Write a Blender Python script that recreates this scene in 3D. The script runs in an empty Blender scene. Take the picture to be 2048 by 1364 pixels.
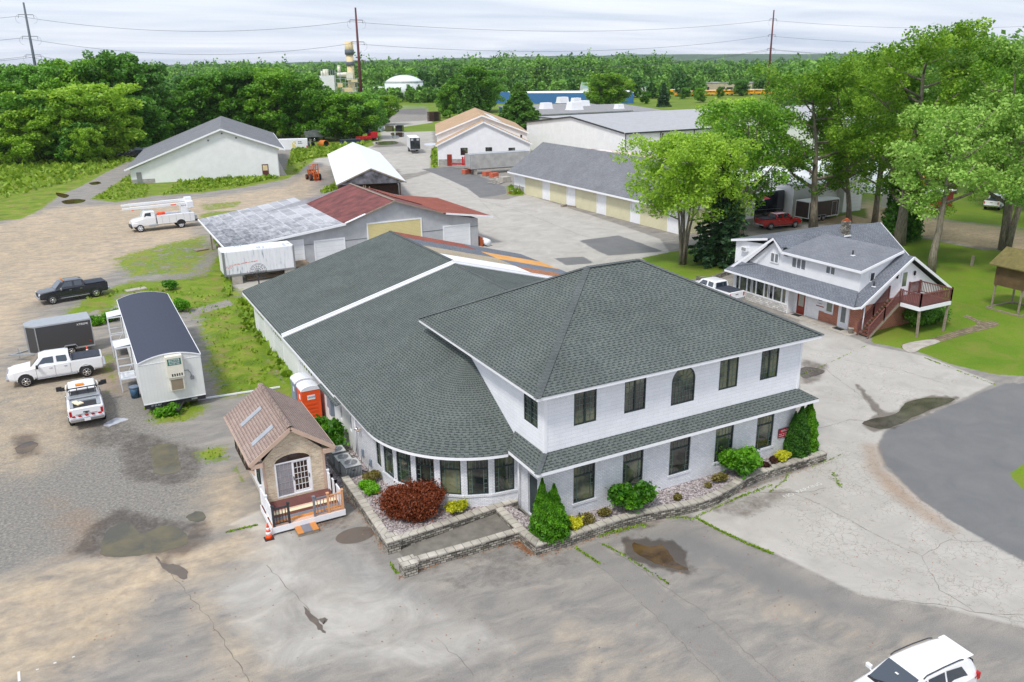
import bpy, bmesh, math, random
import numpy as np
from math import sin, cos, pi, radians, sqrt, atan2
from mathutils import Vector, Matrix, Euler
random.seed(7); RNG = np.random.default_rng(11)
C = bpy.context.scene.collection
SC = bpy.context.scene

# ---------------------------------------------------------------- camera, world, sun, exposure
H = 21.0                       # drone height above the yard
FPX = 1657.2                   # focal length in pixels of the 2048 px wide photograph
YAW, PITCH, ROLL = 0.488596, 0.325944, -0.0132674
_f = np.array([sin(YAW)*cos(PITCH), cos(YAW)*cos(PITCH), -sin(PITCH)])
_r = np.array([cos(YAW), -sin(YAW), 0.0]); _u = np.cross(_r, _f)
CR = _r*cos(ROLL)+_u*sin(ROLL); CU = -_r*sin(ROLL)+_u*cos(ROLL)
cam = bpy.data.cameras.new('camera'); cam.sensor_fit = 'HORIZONTAL'; cam.sensor_width = 36.0
cam.lens = 36.0*FPX/2048; cam.clip_start = 0.5; cam.clip_end = 30000
camo = bpy.data.objects.new('camera', cam); C.objects.link(camo)
M3 = Matrix(((CR[0], CU[0], -_f[0]), (CR[1], CU[1], -_f[1]), (CR[2], CU[2], -_f[2])))
camo.matrix_world = Matrix.Translation((0, 0, H)) @ M3.to_4x4()
SC.camera = camo
SUN_EL, SUN_AZ = radians(56), radians(238)      # azimuth clockwise from +Y
world = bpy.data.worlds.new('World'); SC.world = world; world.use_nodes = True
def build_world():
    nt = world.node_tree; N = nt.nodes; L = nt.links; N.clear()
    out = N.new('ShaderNodeOutputWorld'); bg = N.new('ShaderNodeBackground')
    sky = N.new('ShaderNodeTexSky'); sky.sky_type = 'NISHITA'; sky.sun_disc = False
    sky.sun_elevation = SUN_EL; sky.sun_rotation = SUN_AZ; sky.air_density = 1.0; sky.dust_density = 2.0
    tc = N.new('ShaderNodeTexCoord'); sep = N.new('ShaderNodeSeparateXYZ'); L.new(tc.outputs['Generated'], sep.inputs[0])
    # overcast cloud deck: direction projected on a flat layer, streaky stratus
    zc = N.new('ShaderNodeMath'); zc.operation = 'MAXIMUM'; zc.inputs[1].default_value = 0.0; L.new(sep.outputs[2], zc.inputs[0])
    za = N.new('ShaderNodeMath'); za.operation = 'ADD'; za.inputs[1].default_value = 0.06; L.new(zc.outputs[0], za.inputs[0])
    dx = N.new('ShaderNodeMath'); dx.operation = 'DIVIDE'; L.new(sep.outputs[0], dx.inputs[0]); L.new(za.outputs[0], dx.inputs[1])
    dy = N.new('ShaderNodeMath'); dy.operation = 'DIVIDE'; L.new(sep.outputs[1], dy.inputs[0]); L.new(za.outputs[0], dy.inputs[1])
    cb = N.new('ShaderNodeCombineXYZ'); L.new(dx.outputs[0], cb.inputs[0]); L.new(dy.outputs[0], cb.inputs[1])
    mp = N.new('ShaderNodeMapping'); mp.inputs['Rotation'].default_value = (0, 0, YAW); mp.inputs['Scale'].default_value = (0.30, 0.62, 1); L.new(cb.outputs[0], mp.inputs[0])
    n1 = N.new('ShaderNodeTexNoise'); n1.inputs['Scale'].default_value = 0.9; n1.inputs['Detail'].default_value = 7; n1.inputs['Roughness'].default_value = 0.55; n1.inputs['Distortion'].default_value = 0.4
    L.new(mp.outputs[0], n1.inputs['Vector'])
    cr = N.new('ShaderNodeValToRGB'); e = cr.color_ramp.elements
    e[0].position = 0.32; e[0].color = (0.37, 0.42, 0.51, 1); e[1].position = 0.70; e[1].color = (0.60, 0.62, 0.67, 1)
    L.new(n1.outputs['Fac'], cr.inputs[0])
    # sky texture scaled to the 0.05-0.15 range, the deck covers nearly all of it
    sm = N.new('ShaderNodeVectorMath'); sm.operation = 'SCALE'; sm.inputs['Scale'].default_value = 0.10; L.new(sky.outputs[0], sm.inputs[0])
    mx = N.new('ShaderNodeMix'); mx.data_type = 'RGBA'; mx.inputs[0].default_value = 0.90
    L.new(sm.outputs[0], mx.inputs[6]); L.new(cr.outputs[0], mx.inputs[7])
    L.new(mx.outputs[2], bg.inputs['Color']); bg.inputs['Strength'].default_value = 1.0
    L.new(bg.outputs[0], out.inputs[0])
build_world()
sun = bpy.data.lights.new('sun', 'SUN'); sun.energy = 1.5; sun.angle = radians(10); sun.color = (1.0, 0.96, 0.9)
suno = bpy.data.objects.new('sun', sun); C.objects.link(suno)
sd = Vector((sin(SUN_AZ)*cos(SUN_EL), cos(SUN_AZ)*cos(SUN_EL), sin(SUN_EL)))
suno.rotation_euler = sd.to_track_quat('Z', 'Y').to_euler(); suno.location = sd*100
vs = SC.view_settings; vs.view_transform = 'Standard'; vs.look = 'None'; vs.gamma = 1; vs.use_curve_mapping = False; vs.exposure = 0.85
SC.render.engine = 'CYCLES'
SC.render.resolution_x = 1024; SC.render.resolution_y = 682

def G(px, py, z=0.0):
    """surveying helper: point on the plane at height z seen at a pixel of the photograph"""
    d = CR*((px-1024)/FPX) - CU*((py-682)/FPX) + _f
    t = (z-H)/d[2]
    return (float(d[0]*t), float(d[1]*t), float(z))

# ---------------------------------------------------------------- materials
MATS = {}
def nodes(name):
    m = bpy.data.materials.new(name); m.use_nodes = True; nt = m.node_tree
    b = nt.nodes['Principled BSDF']; MATS[name] = m
    return m, nt.nodes, nt.links, b
def lin(c):
    return tuple(((x/255)/12.92 if x/255 <= 0.04045 else ((x/255+0.055)/1.055)**2.4) for x in c)
def noise(N, L, scale, detail=4, rough=0.55, vec=None, dist=0):
    n = N.new('ShaderNodeTexNoise'); n.inputs['Scale'].default_value = scale; n.inputs['Detail'].default_value = detail
    n.inputs['Roughness'].default_value = rough; n.inputs['Distortion'].default_value = dist
    if vec is not None: L.new(vec, n.inputs['Vector'])
    return n.outputs['Fac']
def ramp(N, L, fac, stops):
    r = N.new('ShaderNodeValToRGB'); e = r.color_ramp.elements
    while len(e) > len(stops): e.remove(e[-1])
    while len(e) < len(stops): e.new(0.5)
    for i, (p, c) in enumerate(stops):
        e[i].position = p; e[i].color = tuple(c)+(1,) if len(c) == 3 else c
    L.new(fac, r.inputs[0]); return r.outputs[0]
def mix(N, L, fac, a, b, mode='MIX'):
    m = N.new('ShaderNodeMix'); m.data_type = 'RGBA'; m.blend_type = mode
    for s, v in ((0, fac), (6, a), (7, b)):
        if isinstance(v, (int, float)): m.inputs[s].default_value = v
        elif isinstance(v, tuple): m.inputs[s].default_value = v+(1,) if len(v) == 3 else v
        else: L.new(v, m.inputs[s])
    return m.outputs[2]
def math_(N, L, op, a, b=None, clamp=False):
    m = N.new('ShaderNodeMath'); m.operation = op; m.use_clamp = clamp
    for s, v in ((0, a), (1, b)):
        if v is None: continue
        if isinstance(v, (int, float)): m.inputs[s].default_value = v
        else: L.new(v, m.inputs[s])
    return m.outputs[0]
def coords(N, L, kind='Object', scale=None):
    t = N.new('ShaderNodeTexCoord'); o = t.outputs[kind]
    if scale:
        m = N.new('ShaderNodeMapping'); m.inputs['Scale'].default_value = scale; L.new(o, m.inputs[0]); o = m.outputs[0]
    return o
def worldpos(N):
    return N.new('ShaderNodeNewGeometry').outputs['Position']
def bump(N, L, h, strength=0.3, dist=0.02, b=None):
    n = N.new('ShaderNodeBump'); n.inputs['Strength'].default_value = strength; n.inputs['Distance'].default_value = dist
    L.new(h, n.inputs['Height']); L.new(n.outputs[0], b.inputs['Normal'])
def plain(name, col, rough=0.6, metal=0.0, var=0.12, scale=3.0, coat=0.0, spec=0.5):
    """flat paint / plastic / metal with a little real-world unevenness"""
    m, N, L, b = nodes(name)
    f = noise(N, L, scale, 5, 0.6, coords(N, L))
    c2 = tuple(min(1, x*(1-var)) for x in col); c1 = tuple(min(1, x*(1+var*0.6)) for x in col)
    L.new(ramp(N, L, f, [(0.3, c2), (0.7, c1)]), b.inputs['Base Color'])
    b.inputs['Roughness'].default_value = rough; b.inputs['Metallic'].default_value = metal
    b.inputs['Coat Weight'].default_value = coat; b.inputs['Specular IOR Level'].default_value = spec
    return m
def shingles(name, base, dark, light, w=0.34, h=0.145, dash=0.5, grime=0.16):
    """laminated asphalt shingles: rows on metre UVs, random dark tabs"""
    m, N, L, b = nodes(name); uv = coords(N, L, 'UV')
    br = N.new('ShaderNodeTexBrick'); L.new(uv, br.inputs['Vector']); br.inputs['Scale'].default_value = 1
    br.inputs['Brick Width'].default_value = w; br.inputs['Row Height'].default_value = h; br.inputs['Mortar Size'].default_value = 0.010
    br.inputs['Color1'].default_value = light+(1,); br.inputs['Color2'].default_value = base+(1,); br.inputs['Mortar'].default_value = dark+(1,)
    br.inputs['Bias'].default_value = -0.1; br.inputs['Mortar Smooth'].default_value = 0.3
    b2 = N.new('ShaderNodeTexBrick'); L.new(uv, b2.inputs['Vector']); b2.inputs['Scale'].default_value = 1
    b2.inputs['Brick Width'].default_value = w*0.86; b2.inputs['Row Height'].default_value = h; b2.inputs['Mortar Size'].default_value = 0.0
    b2.inputs['Color1'].default_value = (0, 0, 0, 1); b2.inputs['Color2'].default_value = (1, 1, 1, 1); b2.inputs['Bias'].default_value = 0
    # shadow-line dash at the lower third of random tabs: a darker granule band that the product has
    sx = N.new('ShaderNodeSeparateXYZ'); L.new(uv, sx.inputs[0])
    fr = math_(N, L, 'FRACT', math_(N, L, 'DIVIDE', sx.outputs[1], h))
    band = math_(N, L, 'LESS_THAN', fr, 0.42)
    row = math_(N, L, 'FLOOR', math_(N, L, 'DIVIDE', sx.outputs[1], h)); off = math_(N, L, 'FRACT', math_(N, L, 'MULTIPLY', math_(N, L, 'SINE', math_(N, L, 'MULTIPLY', row, 12.9)), 437.58))
    fu = math_(N, L, 'FRACT', math_(N, L, 'ADD', math_(N, L, 'DIVIDE', sx.outputs[0], w*.92), off))
    sel = math_(N, L, 'LESS_THAN', fu, math_(N, L, 'ADD', 0.36, math_(N, L, 'MULTIPLY', b2.outputs['Color'], 0.3)))
    k = math_(N, L, 'MULTIPLY', math_(N, L, 'MULTIPLY', band, sel), dash)
    c = mix(N, L, k, br.outputs['Color'], dark)
    big = noise(N, L, 0.45, 5, 0.6, worldpos(N)); fine = noise(N, L, 60, 2, 0.7, uv)
    c = mix(N, L, 1.0, c, ramp(N, L, big, [(0.3, (1-grime,)*3), (0.7, (1+grime*0.4,)*3)]), 'MULTIPLY')
    c = mix(N, L, 1.0, c, ramp(N, L, fine, [(0.3, (0.8,)*3), (0.7, (1.15,)*3)]), 'MULTIPLY')
    L.new(c, b.inputs['Base Color']); b.inputs['Roughness'].default_value = 0.95; b.inputs['Specular IOR Level'].default_value = 0.15
    bump(N, L, fr, 0.35, 0.02, b)
    return m
def bricks(name, c1, c2, mortar, w=0.21, h=0.075, ms=0.012, stain=0.2, bumpy=0.5):
    m, N, L, b = nodes(name); uv = coords(N, L, 'UV')
    br = N.new('ShaderNodeTexBrick'); L.new(uv, br.inputs['Vector']); br.inputs['Scale'].default_value = 1
    br.inputs['Brick Width'].default_value = w; br.inputs['Row Height'].default_value = h; br.inputs['Mortar Size'].default_value = ms
    br.inputs['Color1'].default_value = c1+(1,); br.inputs['Color2'].default_value = c2+(1,); br.inputs['Mortar'].default_value = mortar+(1,)
    n = noise(N, L, 1.3, 5, 0.6, worldpos(N))
    c = mix(N, L, 1.0, br.outputs['Color'], ramp(N, L, n, [(0.3, (1-stain,)*3), (0.6, (1.03,)*3)]), 'MULTIPLY')
    n2 = noise(N, L, 22, 3, 0.6, uv)
    c = mix(N, L, 1.0, c, ramp(N, L, n2, [(0.35, (0.88,)*3), (0.65, (1.06,)*3)]), 'MULTIPLY')
    L.new(c, b.inputs['Base Color']); b.inputs['Roughness'].default_value = 0.85
    iv = math_(N, L, 'SUBTRACT', 1.0, br.outputs['Fac']); bump(N, L, iv, bumpy, 0.01, b)
    return m
def siding(name, col, pitch=0.12, line=0.72, joint=0, vertical=False, rough=0.6, stain=0.06):
    """lap siding / ribbed metal: thin lines every pitch metres on UV"""
    m, N, L, b = nodes(name); uv = coords(N, L, 'UV'); sx = N.new('ShaderNodeSeparateXYZ'); L.new(uv, sx.inputs[0])
    a = sx.outputs[0] if vertical else sx.outputs[1]
    fr = math_(N, L, 'FRACT', math_(N, L, 'DIVIDE', a, pitch))
    ln = math_(N, L, 'LESS_THAN', fr, 0.14)
    n = noise(N, L, 0.9, 5, 0.6, worldpos(N))
    base = ramp(N, L, n, [(0.3, tuple(x*(1-stain*1.6) for x in col)), (0.65, col)])
    c = mix(N, L, ln, base, tuple(x*line for x in col))
    L.new(c, b.inputs['Base Color']); b.inputs['Roughness'].default_value = rough
    bump(N, L, fr, 0.25, 0.015, b)
    return m

def make_materials():
    W = (0.85, 0.86, 0.88)
    shingles('green_shingle', lin((98, 106, 103)), lin((50, 55, 58)), lin((108, 115, 111)), dash=0.75)
    shingles('green_cap', lin((96, 101, 102)), lin((74, 79, 81)), lin((102, 108, 108)), w=3, h=0.2, dash=0.2)
    shingles('grey_shingle', lin((116, 121, 130)), lin((70, 76, 86)), lin((130, 135, 143)))
    shingles('speckle_shingle', lin((122, 126, 134)), lin((96, 100, 108)), lin((134, 137, 143)), dash=0.25)
    shingles('dark_shingle', lin((122, 124, 129)), lin((100, 102, 107)), lin((134, 136, 140)), dash=0.25)
    shingles('tan_shingle', lin((184, 156, 126)), lin((158, 132, 104)), lin((196, 168, 138)), dash=0.2)
    shingles('red_shingle', lin((150, 88, 76)), lin((120, 66, 58)), lin((160, 98, 84)), dash=0.3)
    shingles('orange_shingle', lin((226, 166, 96)), lin((200, 140, 76)), lin((232, 176, 110)), dash=0.2)
    shingles('slate_shingle', lin((118, 126, 138)), lin((92, 98, 110)), lin((126, 134, 146)), dash=0.25)
    shingles('buff_shingle', lin((176, 162, 140)), lin((140, 128, 108)), lin((184, 172, 152)), dash=0.25)
    shingles('clay_shingle', lin((166, 116, 88)), lin((130, 90, 72)), lin((186, 132, 98)), dash=0.35)
    shingles('brown_tile', lin((158, 139, 130)), lin((92, 76, 72)), lin((172, 154, 144)), w=0.17, h=0.17, dash=0.55, grime=0.15)
    bricks('white_brick', (0.83, 0.84, 0.87), (0.70, 0.72, 0.76), (0.50, 0.52, 0.56), ms=0.009, stain=0.10)
    bricks('tan_brick', lin((226, 210, 180)), lin((190, 168, 138)), lin((214, 204, 188)), stain=0.12)
    bricks('red_brick', lin((176, 88, 58)), lin((150, 66, 44)), lin((190, 160, 140)), stain=0.15)
    bricks('white_shake', (0.82, 0.84, 0.88), (0.79, 0.81, 0.85), (0.66, 0.68, 0.72), w=0.62, h=0.19, ms=0.008, stain=0.04, bumpy=0.25)
    bricks('retaining_block', lin((186, 180, 168)), lin((92, 88, 80)), lin((54, 50, 44)), w=0.26, h=0.13, ms=0.014, stain=0.45, bumpy=1.0)
    bricks('cap_stone', lin((196, 190, 178)), lin((172, 166, 154)), lin((90, 86, 78)), w=0.42, h=0.6, ms=0.012, stain=0.4)
    bricks('block_wall', lin((186, 184, 180)), lin((160, 158, 154)), lin((132, 130, 126)), w=0.4, h=0.2, ms=0.012, stain=0.3)
    bricks('field_stone', lin((226, 224, 220)), lin((186, 184, 180)), lin((150, 148, 144)), w=0.35, h=0.16, ms=0.014, stain=0.2)
    bricks('pavers', lin((160, 140, 116)), lin((118, 104, 88)), lin((92, 92, 60)), w=0.3, h=0.3, ms=0.03, stain=0.4)
    siding('white_siding', W, 0.12, 0.86); siding('white_panel', (0.82, 0.83, 0.86), 0.3, 0.93, vertical=True)
    siding('cream_panel', lin((240, 240, 238)), 0.3, 0.85, vertical=True); siding('grey_panel', lin((186, 188, 192)), 0.3, 0.88, vertical=True, stain=0.15)
    siding('trailer_panel', lin((222, 224, 222)), 0.2, 0.90, vertical=True); siding('yellow_door', lin((222, 208, 150)), 0.16, 0.62)
    siding('pale_door', lin((220, 214, 180)), 0.16, 0.66); siding('white_door', (0.80, 0.82, 0.85), 0.5, 0.86)
    siding('blue_panel', lin((58, 112, 170)), 0.4, 0.85, vertical=True); siding('weathered_board', lin((126, 126, 134)), 0.2, 0.35, vertical=True, stain=0.7, rough=0.9)
    siding('silver_rib', lin((184, 184, 182)), 0.35, 0.82, vertical=True, rough=0.4, stain=0.2); siding('white_metal_roof', lin((232, 234, 238)), 0.6, 0.95, vertical=True, rough=0.5, stain=0.06)
    siding('red_metal_roof', lin((132, 70, 66)), 0.22, 0.72, stain=0.45, rough=0.7); siding('grey_metal_roof', lin((172, 173, 176)), 0.8, 0.93, vertical=True, rough=0.6, stain=0.1)
    siding('membrane_roof', lin((150, 150, 152)), 1.4, 0.86, vertical=True, rough=0.9, stain=0.2); siding('tan_panel', lin((196, 184, 160)), 1.0, 0.8, vertical=True, stain=0.2)
    siding('green_metal_roof', lin((128, 158, 152)), 0.6, 0.92, vertical=True); siding('brown_shake', lin((112, 90, 62)), 0.14, 0.6, stain=0.3, rough=0.95)
    siding('deck_board_red', lin((128, 74, 62)), 0.14, 0.7, stain=0.25); siding('wood_plank', lin((150, 132, 108)), 0.14, 0.6, stain=0.35, rough=0.9)
    plain('white_trim', (0.84, 0.85, 0.88), 0.5, var=0.04); plain('white_paint', (0.84, 0.85, 0.87), 0.5, var=0.06)
    plain('window_green', lin((36, 52, 54)), 0.45, var=0.1); plain('muntin', lin((96, 116, 108)), 0.5); plain('dark_metal', (0.03, 0.03, 0.035), 0.5)
    plain('tan_trim', lin((196, 170, 152)), 0.6, var=0.06); plain('bronze_frame', lin((66, 48, 42)), 0.5)
    plain('rust', lin((166, 84, 44)), 0.85, var=0.4); plain('rust_orange', lin((206, 104, 48)), 0.7, var=0.35)
    plain('grey_metal', lin((150, 152, 154)), 0.45, 0.5); plain('galv', lin((188, 192, 196)), 0.4, 0.6); plain('steel_dark', lin((70, 72, 76)), 0.5, 0.5)
    plain('concrete', lin((176, 170, 160)), 0.9, var=0.25, scale=2); plain('dark_concrete', lin((120, 116, 108)), 0.9, var=0.3, scale=2)
    plain('rubber', (0.018, 0.018, 0.02), 0.8); plain('black_plastic', (0.02, 0.02, 0.022), 0.5); plain('chrome', (0.62, 0.63, 0.66), 0.18, 0.9, var=0.05)
    plain('car_white', (0.82, 0.83, 0.85), 0.25, var=0.02, coat=0.6); plain('car_black', (0.012, 0.014, 0.025), 0.2, var=0.1, coat=0.8); plain('car_red', lin((176, 24, 24)), 0.25, var=0.08, coat=0.7)
    plain('car_grey', lin((130, 134, 140)), 0.3, 0.3, coat=0.5)
    plain('tonneau', lin((52, 58, 70)), 0.7, var=0.15); plain('lamp_red', lin((180, 12, 18)), 0.3); plain('lamp_amber', lin((236, 140, 30)), 0.35); plain('lamp_clear', (0.75, 0.77, 0.8), 0.15)
    plain('orange_plastic', lin((232, 84, 30)), 0.5, var=0.1); plain('grey_plastic', lin((128, 140, 156)), 0.55, var=0.08); plain('white_plastic', (0.80, 0.82, 0.86), 0.4, var=0.04)
    plain('cone_orange', lin((250, 84, 24)), 0.5, var=0.06); plain('bin_blue', lin((58, 92, 120)), 0.5); plain('bin_lid', lin((104, 118, 138)), 0.5)
    plain('ac_grey', lin((196, 198, 196)), 0.5, 0.1, var=0.06); plain('ac_dark', lin((146, 148, 148)), 0.6)
    plain('sign_red', lin((186, 34, 52)), 0.5, var=0.04); plain('sign_white', (0.86, 0.86, 0.88), 0.5, var=0.02); plain('sign_blue', lin((36, 66, 120)), 0.5, var=0.03); plain('sign_green', lin((22, 106, 88)), 0.5, var=0.03); plain('sign_yellow', lin((226, 204, 40)), 0.5)
    plain('steel_rust', lin((98, 52, 54)), 0.8, var=0.2); plain('steel_grey', lin((96, 104, 112)), 0.7); plain('wire', lin((88, 92, 98)), 0.6, 0.4)
    plain('tank_white', lin((214, 222, 222)), 0.6, var=0.05); plain('plant_tan', lin((222, 202, 158)), 0.7); plain('bus_yellow', lin((240, 168, 24)), 0.5, var=0.08)
    plain('roof_black', lin((62, 68, 84)), 0.9, var=0.18, scale=12); plain('charcoal', lin((86, 86, 88)), 0.4, 0.5, var=0.15, scale=30); plain('box_brown', lin((70, 58, 56)), 0.4, var=0.2)
    plain('deck_red', lin((112, 70, 66)), 0.7, var=0.12); plain('deck_brown', lin((108, 62, 48)), 0.7, var=0.15); plain('deck_orange', lin((206, 136, 70)), 0.7, var=0.1); plain('deck_grey', lin((124, 124, 132)), 0.7, var=0.1)
    plain('deck_cream', lin((236, 224, 190)), 0.7, var=0.05); plain('deck_pink', lin((216, 178, 156)), 0.7, var=0.06); plain('wood_old', lin((146, 134, 120)), 0.9, var=0.3, scale=6); plain('wood_dark', lin((72, 54, 44)), 0.9, var=0.3)
    plain('door_red', lin((142, 48, 30)), 0.45, var=0.15); plain('frost', lin((170, 170, 156)), 0.3, var=0.2, scale=14); plain('mat_black', (0.02, 0.02, 0.02), 0.95); plain('brick_stack', lin((196, 100, 74)), 0.9, var=0.3, scale=8)
    plain('curtain', lin((120, 124, 126)), 0.3, var=0.25, scale=4); plain('screen', lin((146, 144, 150)), 0.7, var=0.08); plain('awning_red', lin((196, 44, 64)), 0.6); plain('poly_sheet', lin((214, 222, 228)), 0.35, var=0.12, scale=1.5)
    plain('unpainted_dumpster', lin((176, 190, 198)), 0.6, var=0.2); plain('olive', lin((92, 96, 62)), 0.7, var=0.2); plain('navy', lin((38, 52, 84)), 0.6, var=0.25); plain('bright_red', lin((190, 22, 34)), 0.45, var=0.15)
    plain('truck_grey_old', lin((104, 110, 112)), 0.7, var=0.35, scale=1.5); plain('gravel_stone', lin((176, 164, 160)), 0.9, var=0.35, scale=14)
    plain('moss_roof', lin((112, 104, 60)), .95, var=.3); plain('faded_paint', lin((214, 212, 206)), .9, var=.1)
    # glass: dark, reflective, with olive mottling painted in for reflected trees and ground
    m, N, L, b = nodes('glass'); f = noise(N, L, 0.8, 3, 0.5, worldpos(N))
    L.new(ramp(N, L, f, [(0.38, lin((26, 32, 34))), (0.5, lin((62, 70, 60))), (0.62, lin((112, 116, 88)))]), b.inputs['Base Color']); b.inputs['Roughness'].default_value = 0.06; b.inputs['Specular IOR Level'].default_value = 0.9; b.inputs['Coat Weight'].default_value = 0.4; b.inputs['Coat Roughness'].default_value = 0.03
    m, N, L, b = nodes('glass_pale'); f = noise(N, L, 0.9, 3, 0.5, worldpos(N))
    L.new(ramp(N, L, f, [(0.35, lin((84, 96, 88))), (0.65, lin((140, 150, 128)))]), b.inputs['Base Color']); b.inputs['Roughness'].default_value = 0.08; b.inputs['Specular IOR Level'].default_value = 0.9
    m, N, L, b = nodes('car_glass'); b.inputs['Base Color'].default_value = lin((46, 58, 70))+(1,); b.inputs['Roughness'].default_value = 0.04; b.inputs['Specular IOR Level'].default_value = 1.0; b.inputs['Coat Weight'].default_value = 0.8
    m, N, L, b = nodes('arch_glass'); b.inputs['Base Color'].default_value = lin((52, 40, 36))+(1,); b.inputs['Roughness'].default_value = 0.08; b.inputs['Specular IOR Level'].default_value = 0.8
    # streaked white box body
    m, N, L, b = nodes('streaked_white'); uv = coords(N, L, 'UV', (2.2, 0.25, 1)); f = noise(N, L, 2.2, 6, 0.65, uv); g = noise(N, L, 0.5, 2, 0.5, coords(N, L, 'UV'))
    k = math_(N, L, 'MULTIPLY', f, math_(N, L, 'ADD', g, 0.45))
    L.new(ramp(N, L, k, [(0.42, (0.80, 0.81, 0.84)), (0.56, (0.70, 0.72, 0.76)), (0.66, lin((150, 160, 172)))]), b.inputs['Base Color']); b.inputs['Roughness'].default_value = 0.5
    # lean-to roof patched rolls: white coating worn to dark felt
    m, N, L, b = nodes('patched_roof'); uv = coords(N, L, 'UV')
    br = N.new('ShaderNodeTexBrick'); L.new(uv, br.inputs['Vector']); br.inputs['Scale'].default_value = 1; br.inputs['Brick Width'].default_value = 2.1; br.inputs['Row Height'].default_value = 1.3; br.inputs['Mortar Size'].default_value = 0.10; br.inputs['Mortar Smooth'].default_value = 1.0
    br.inputs['Color1'].default_value = lin((184, 186, 191))+(1,); br.inputs['Color2'].default_value = lin((150, 152, 158))+(1,); br.inputs['Mortar'].default_value = lin((196, 198, 204))+(1,)
    p = worldpos(N); sp = N.new('ShaderNodeSeparateXYZ'); L.new(p, sp.inputs[0])
    wear = math_(N, L, 'ADD', math_(N, L, 'MULTIPLY', math_(N, L, 'SUBTRACT', 21.5, sp.outputs[0]), 0.055), math_(N, L, 'MULTIPLY', math_(N, L, 'SUBTRACT', 98.0, sp.outputs[1]), 0.022))
    wn = noise(N, L, 1.6, 8, 0.75, coords(N, L, 'UV', (.5, 1.2, 1)))
    k = math_(N, L, 'ADD', math_(N, L, 'SUBTRACT', wear, .06), math_(N, L, 'MULTIPLY', math_(N, L, 'SUBTRACT', wn, 0.46), 3.0), True)
    L.new(mix(N, L, k, br.outputs['Color'], lin((66, 70, 78))), b.inputs['Base Color']); b.inputs['Roughness'].default_value = 0.85
    # rusty old metal roof
    m, N, L, b = nodes('rusty_roof'); f = noise(N, L, 0.35, 7, 0.7, worldpos(N))
    L.new(ramp(N, L, f, [(0.42, lin((224, 222, 220))), (0.52, lin((206, 186, 176))), (0.6, lin((150, 84, 66)))]), b.inputs['Base Color']); b.inputs['Roughness'].default_value = 0.8
    # gravel bed of the planters
    m, N, L, b = nodes('stone_mulch'); v = N.new('ShaderNodeTexVoronoi'); v.inputs['Scale'].default_value = 14; L.new(worldpos(N), v.inputs['Vector'])
    L.new(ramp(N, L, v.outputs['Color'], [(0.1, lin((92, 82, 80))), (0.5, lin((150, 139, 139))), (0.9, lin((200, 193, 193)))]), b.inputs['Base Color']); b.inputs['Roughness'].default_value = 0.9; bump(N, L, v.outputs['Distance'], 0.8, 0.03, b)
    # bark
    m, N, L, b = nodes('bark'); uv = coords(N, L, 'Object', (3, 3, 0.6)); f = noise(N, L, 2.5, 6, 0.7, uv)
    L.new(ramp(N, L, f, [(0.3, lin((84, 76, 66))), (0.7, lin((156, 148, 132)))]), b.inputs['Base Color']); b.inputs['Roughness'].default_value = 0.95; bump(N, L, f, 0.8, 0.05, b)
def leaf_mat(name, dark, lite, trans=0.25, hue=0.0):
    """foliage: per-leaf tone from a stored attribute, patchy tone through the crown, light passing through leaves"""
    m, N, L, b = nodes(name)
    at = N.new('ShaderNodeAttribute'); at.attribute_name = 'tone'
    n = noise(N, L, 0.35, 3, 0.5, worldpos(N))
    oi = N.new('ShaderNodeObjectInfo')
    t = math_(N, L, 'ADD', math_(N, L, 'MULTIPLY', at.outputs['Fac'], 0.65), math_(N, L, 'MULTIPLY', n, 0.5))
    t = math_(N, L, 'ADD', t, math_(N, L, 'MULTIPLY', math_(N, L, 'SUBTRACT', oi.outputs['Random'], 0.5), 0.5))
    c = ramp(N, L, t, [(0.2, dark), (0.85, lite)])
    L.new(c, b.inputs['Base Color']); b.inputs['Roughness'].default_value = 0.5; b.inputs['Specular IOR Level'].default_value = 0.35
    tr = N.new('ShaderNodeBsdfTranslucent'); L.new(c, tr.inputs[0]); ms = N.new('ShaderNodeMixShader'); ms.inputs[0].default_value = trans
    out = [x for x in N if x.type == 'OUTPUT_MATERIAL'][0]
    L.new(b.outputs[0], ms.inputs[1]); L.new(tr.outputs[0], ms.inputs[2]); L.new(ms.outputs[0], out.inputs[0])
    return m
make_materials()
leaf_mat('leaf_bright', (0.09, 0.24, 0.008), (0.42, 0.64, 0.06), 0.45)
leaf_mat('leaf_vivid', (0.10, 0.26, 0.01), (0.42, 0.64, 0.06), 0.4)
leaf_mat('leaf_green', (0.05, 0.18, 0.008), (0.27, 0.52, 0.04), 0.4)
leaf_mat('leaf_deep', (0.04, 0.15, 0.014), (0.20, 0.44, 0.05), 0.35)
leaf_mat('leaf_silver', (0.08, 0.23, 0.012), (0.40, 0.63, 0.13), 0.4)
leaf_mat('leaf_far', (0.045, 0.15, 0.025), (0.24, 0.46, 0.075), 0.3)
leaf_mat('leaf_pine', (0.015, 0.055, 0.022), (0.09, 0.19, 0.07), 0.1)
leaf_mat('leaf_red', (0.06, 0.016, 0.006), (0.25, 0.060, 0.02), 0.25)
leaf_mat('leaf_yellow', (0.26, 0.32, 0.01), (0.75, 0.72, 0.04), 0.3)
leaf_mat('leaf_olive', (0.07, 0.07, 0.012), (0.24, 0.20, 0.05), 0.25)
leaf_mat('leaf_shrub', (0.03, 0.14, 0.005), (0.20, 0.50, 0.02), 0.35)
leaf_mat('grass_blade', (0.10, 0.21, 0.010), (0.32, 0.46, 0.04), 0.3)

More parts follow.
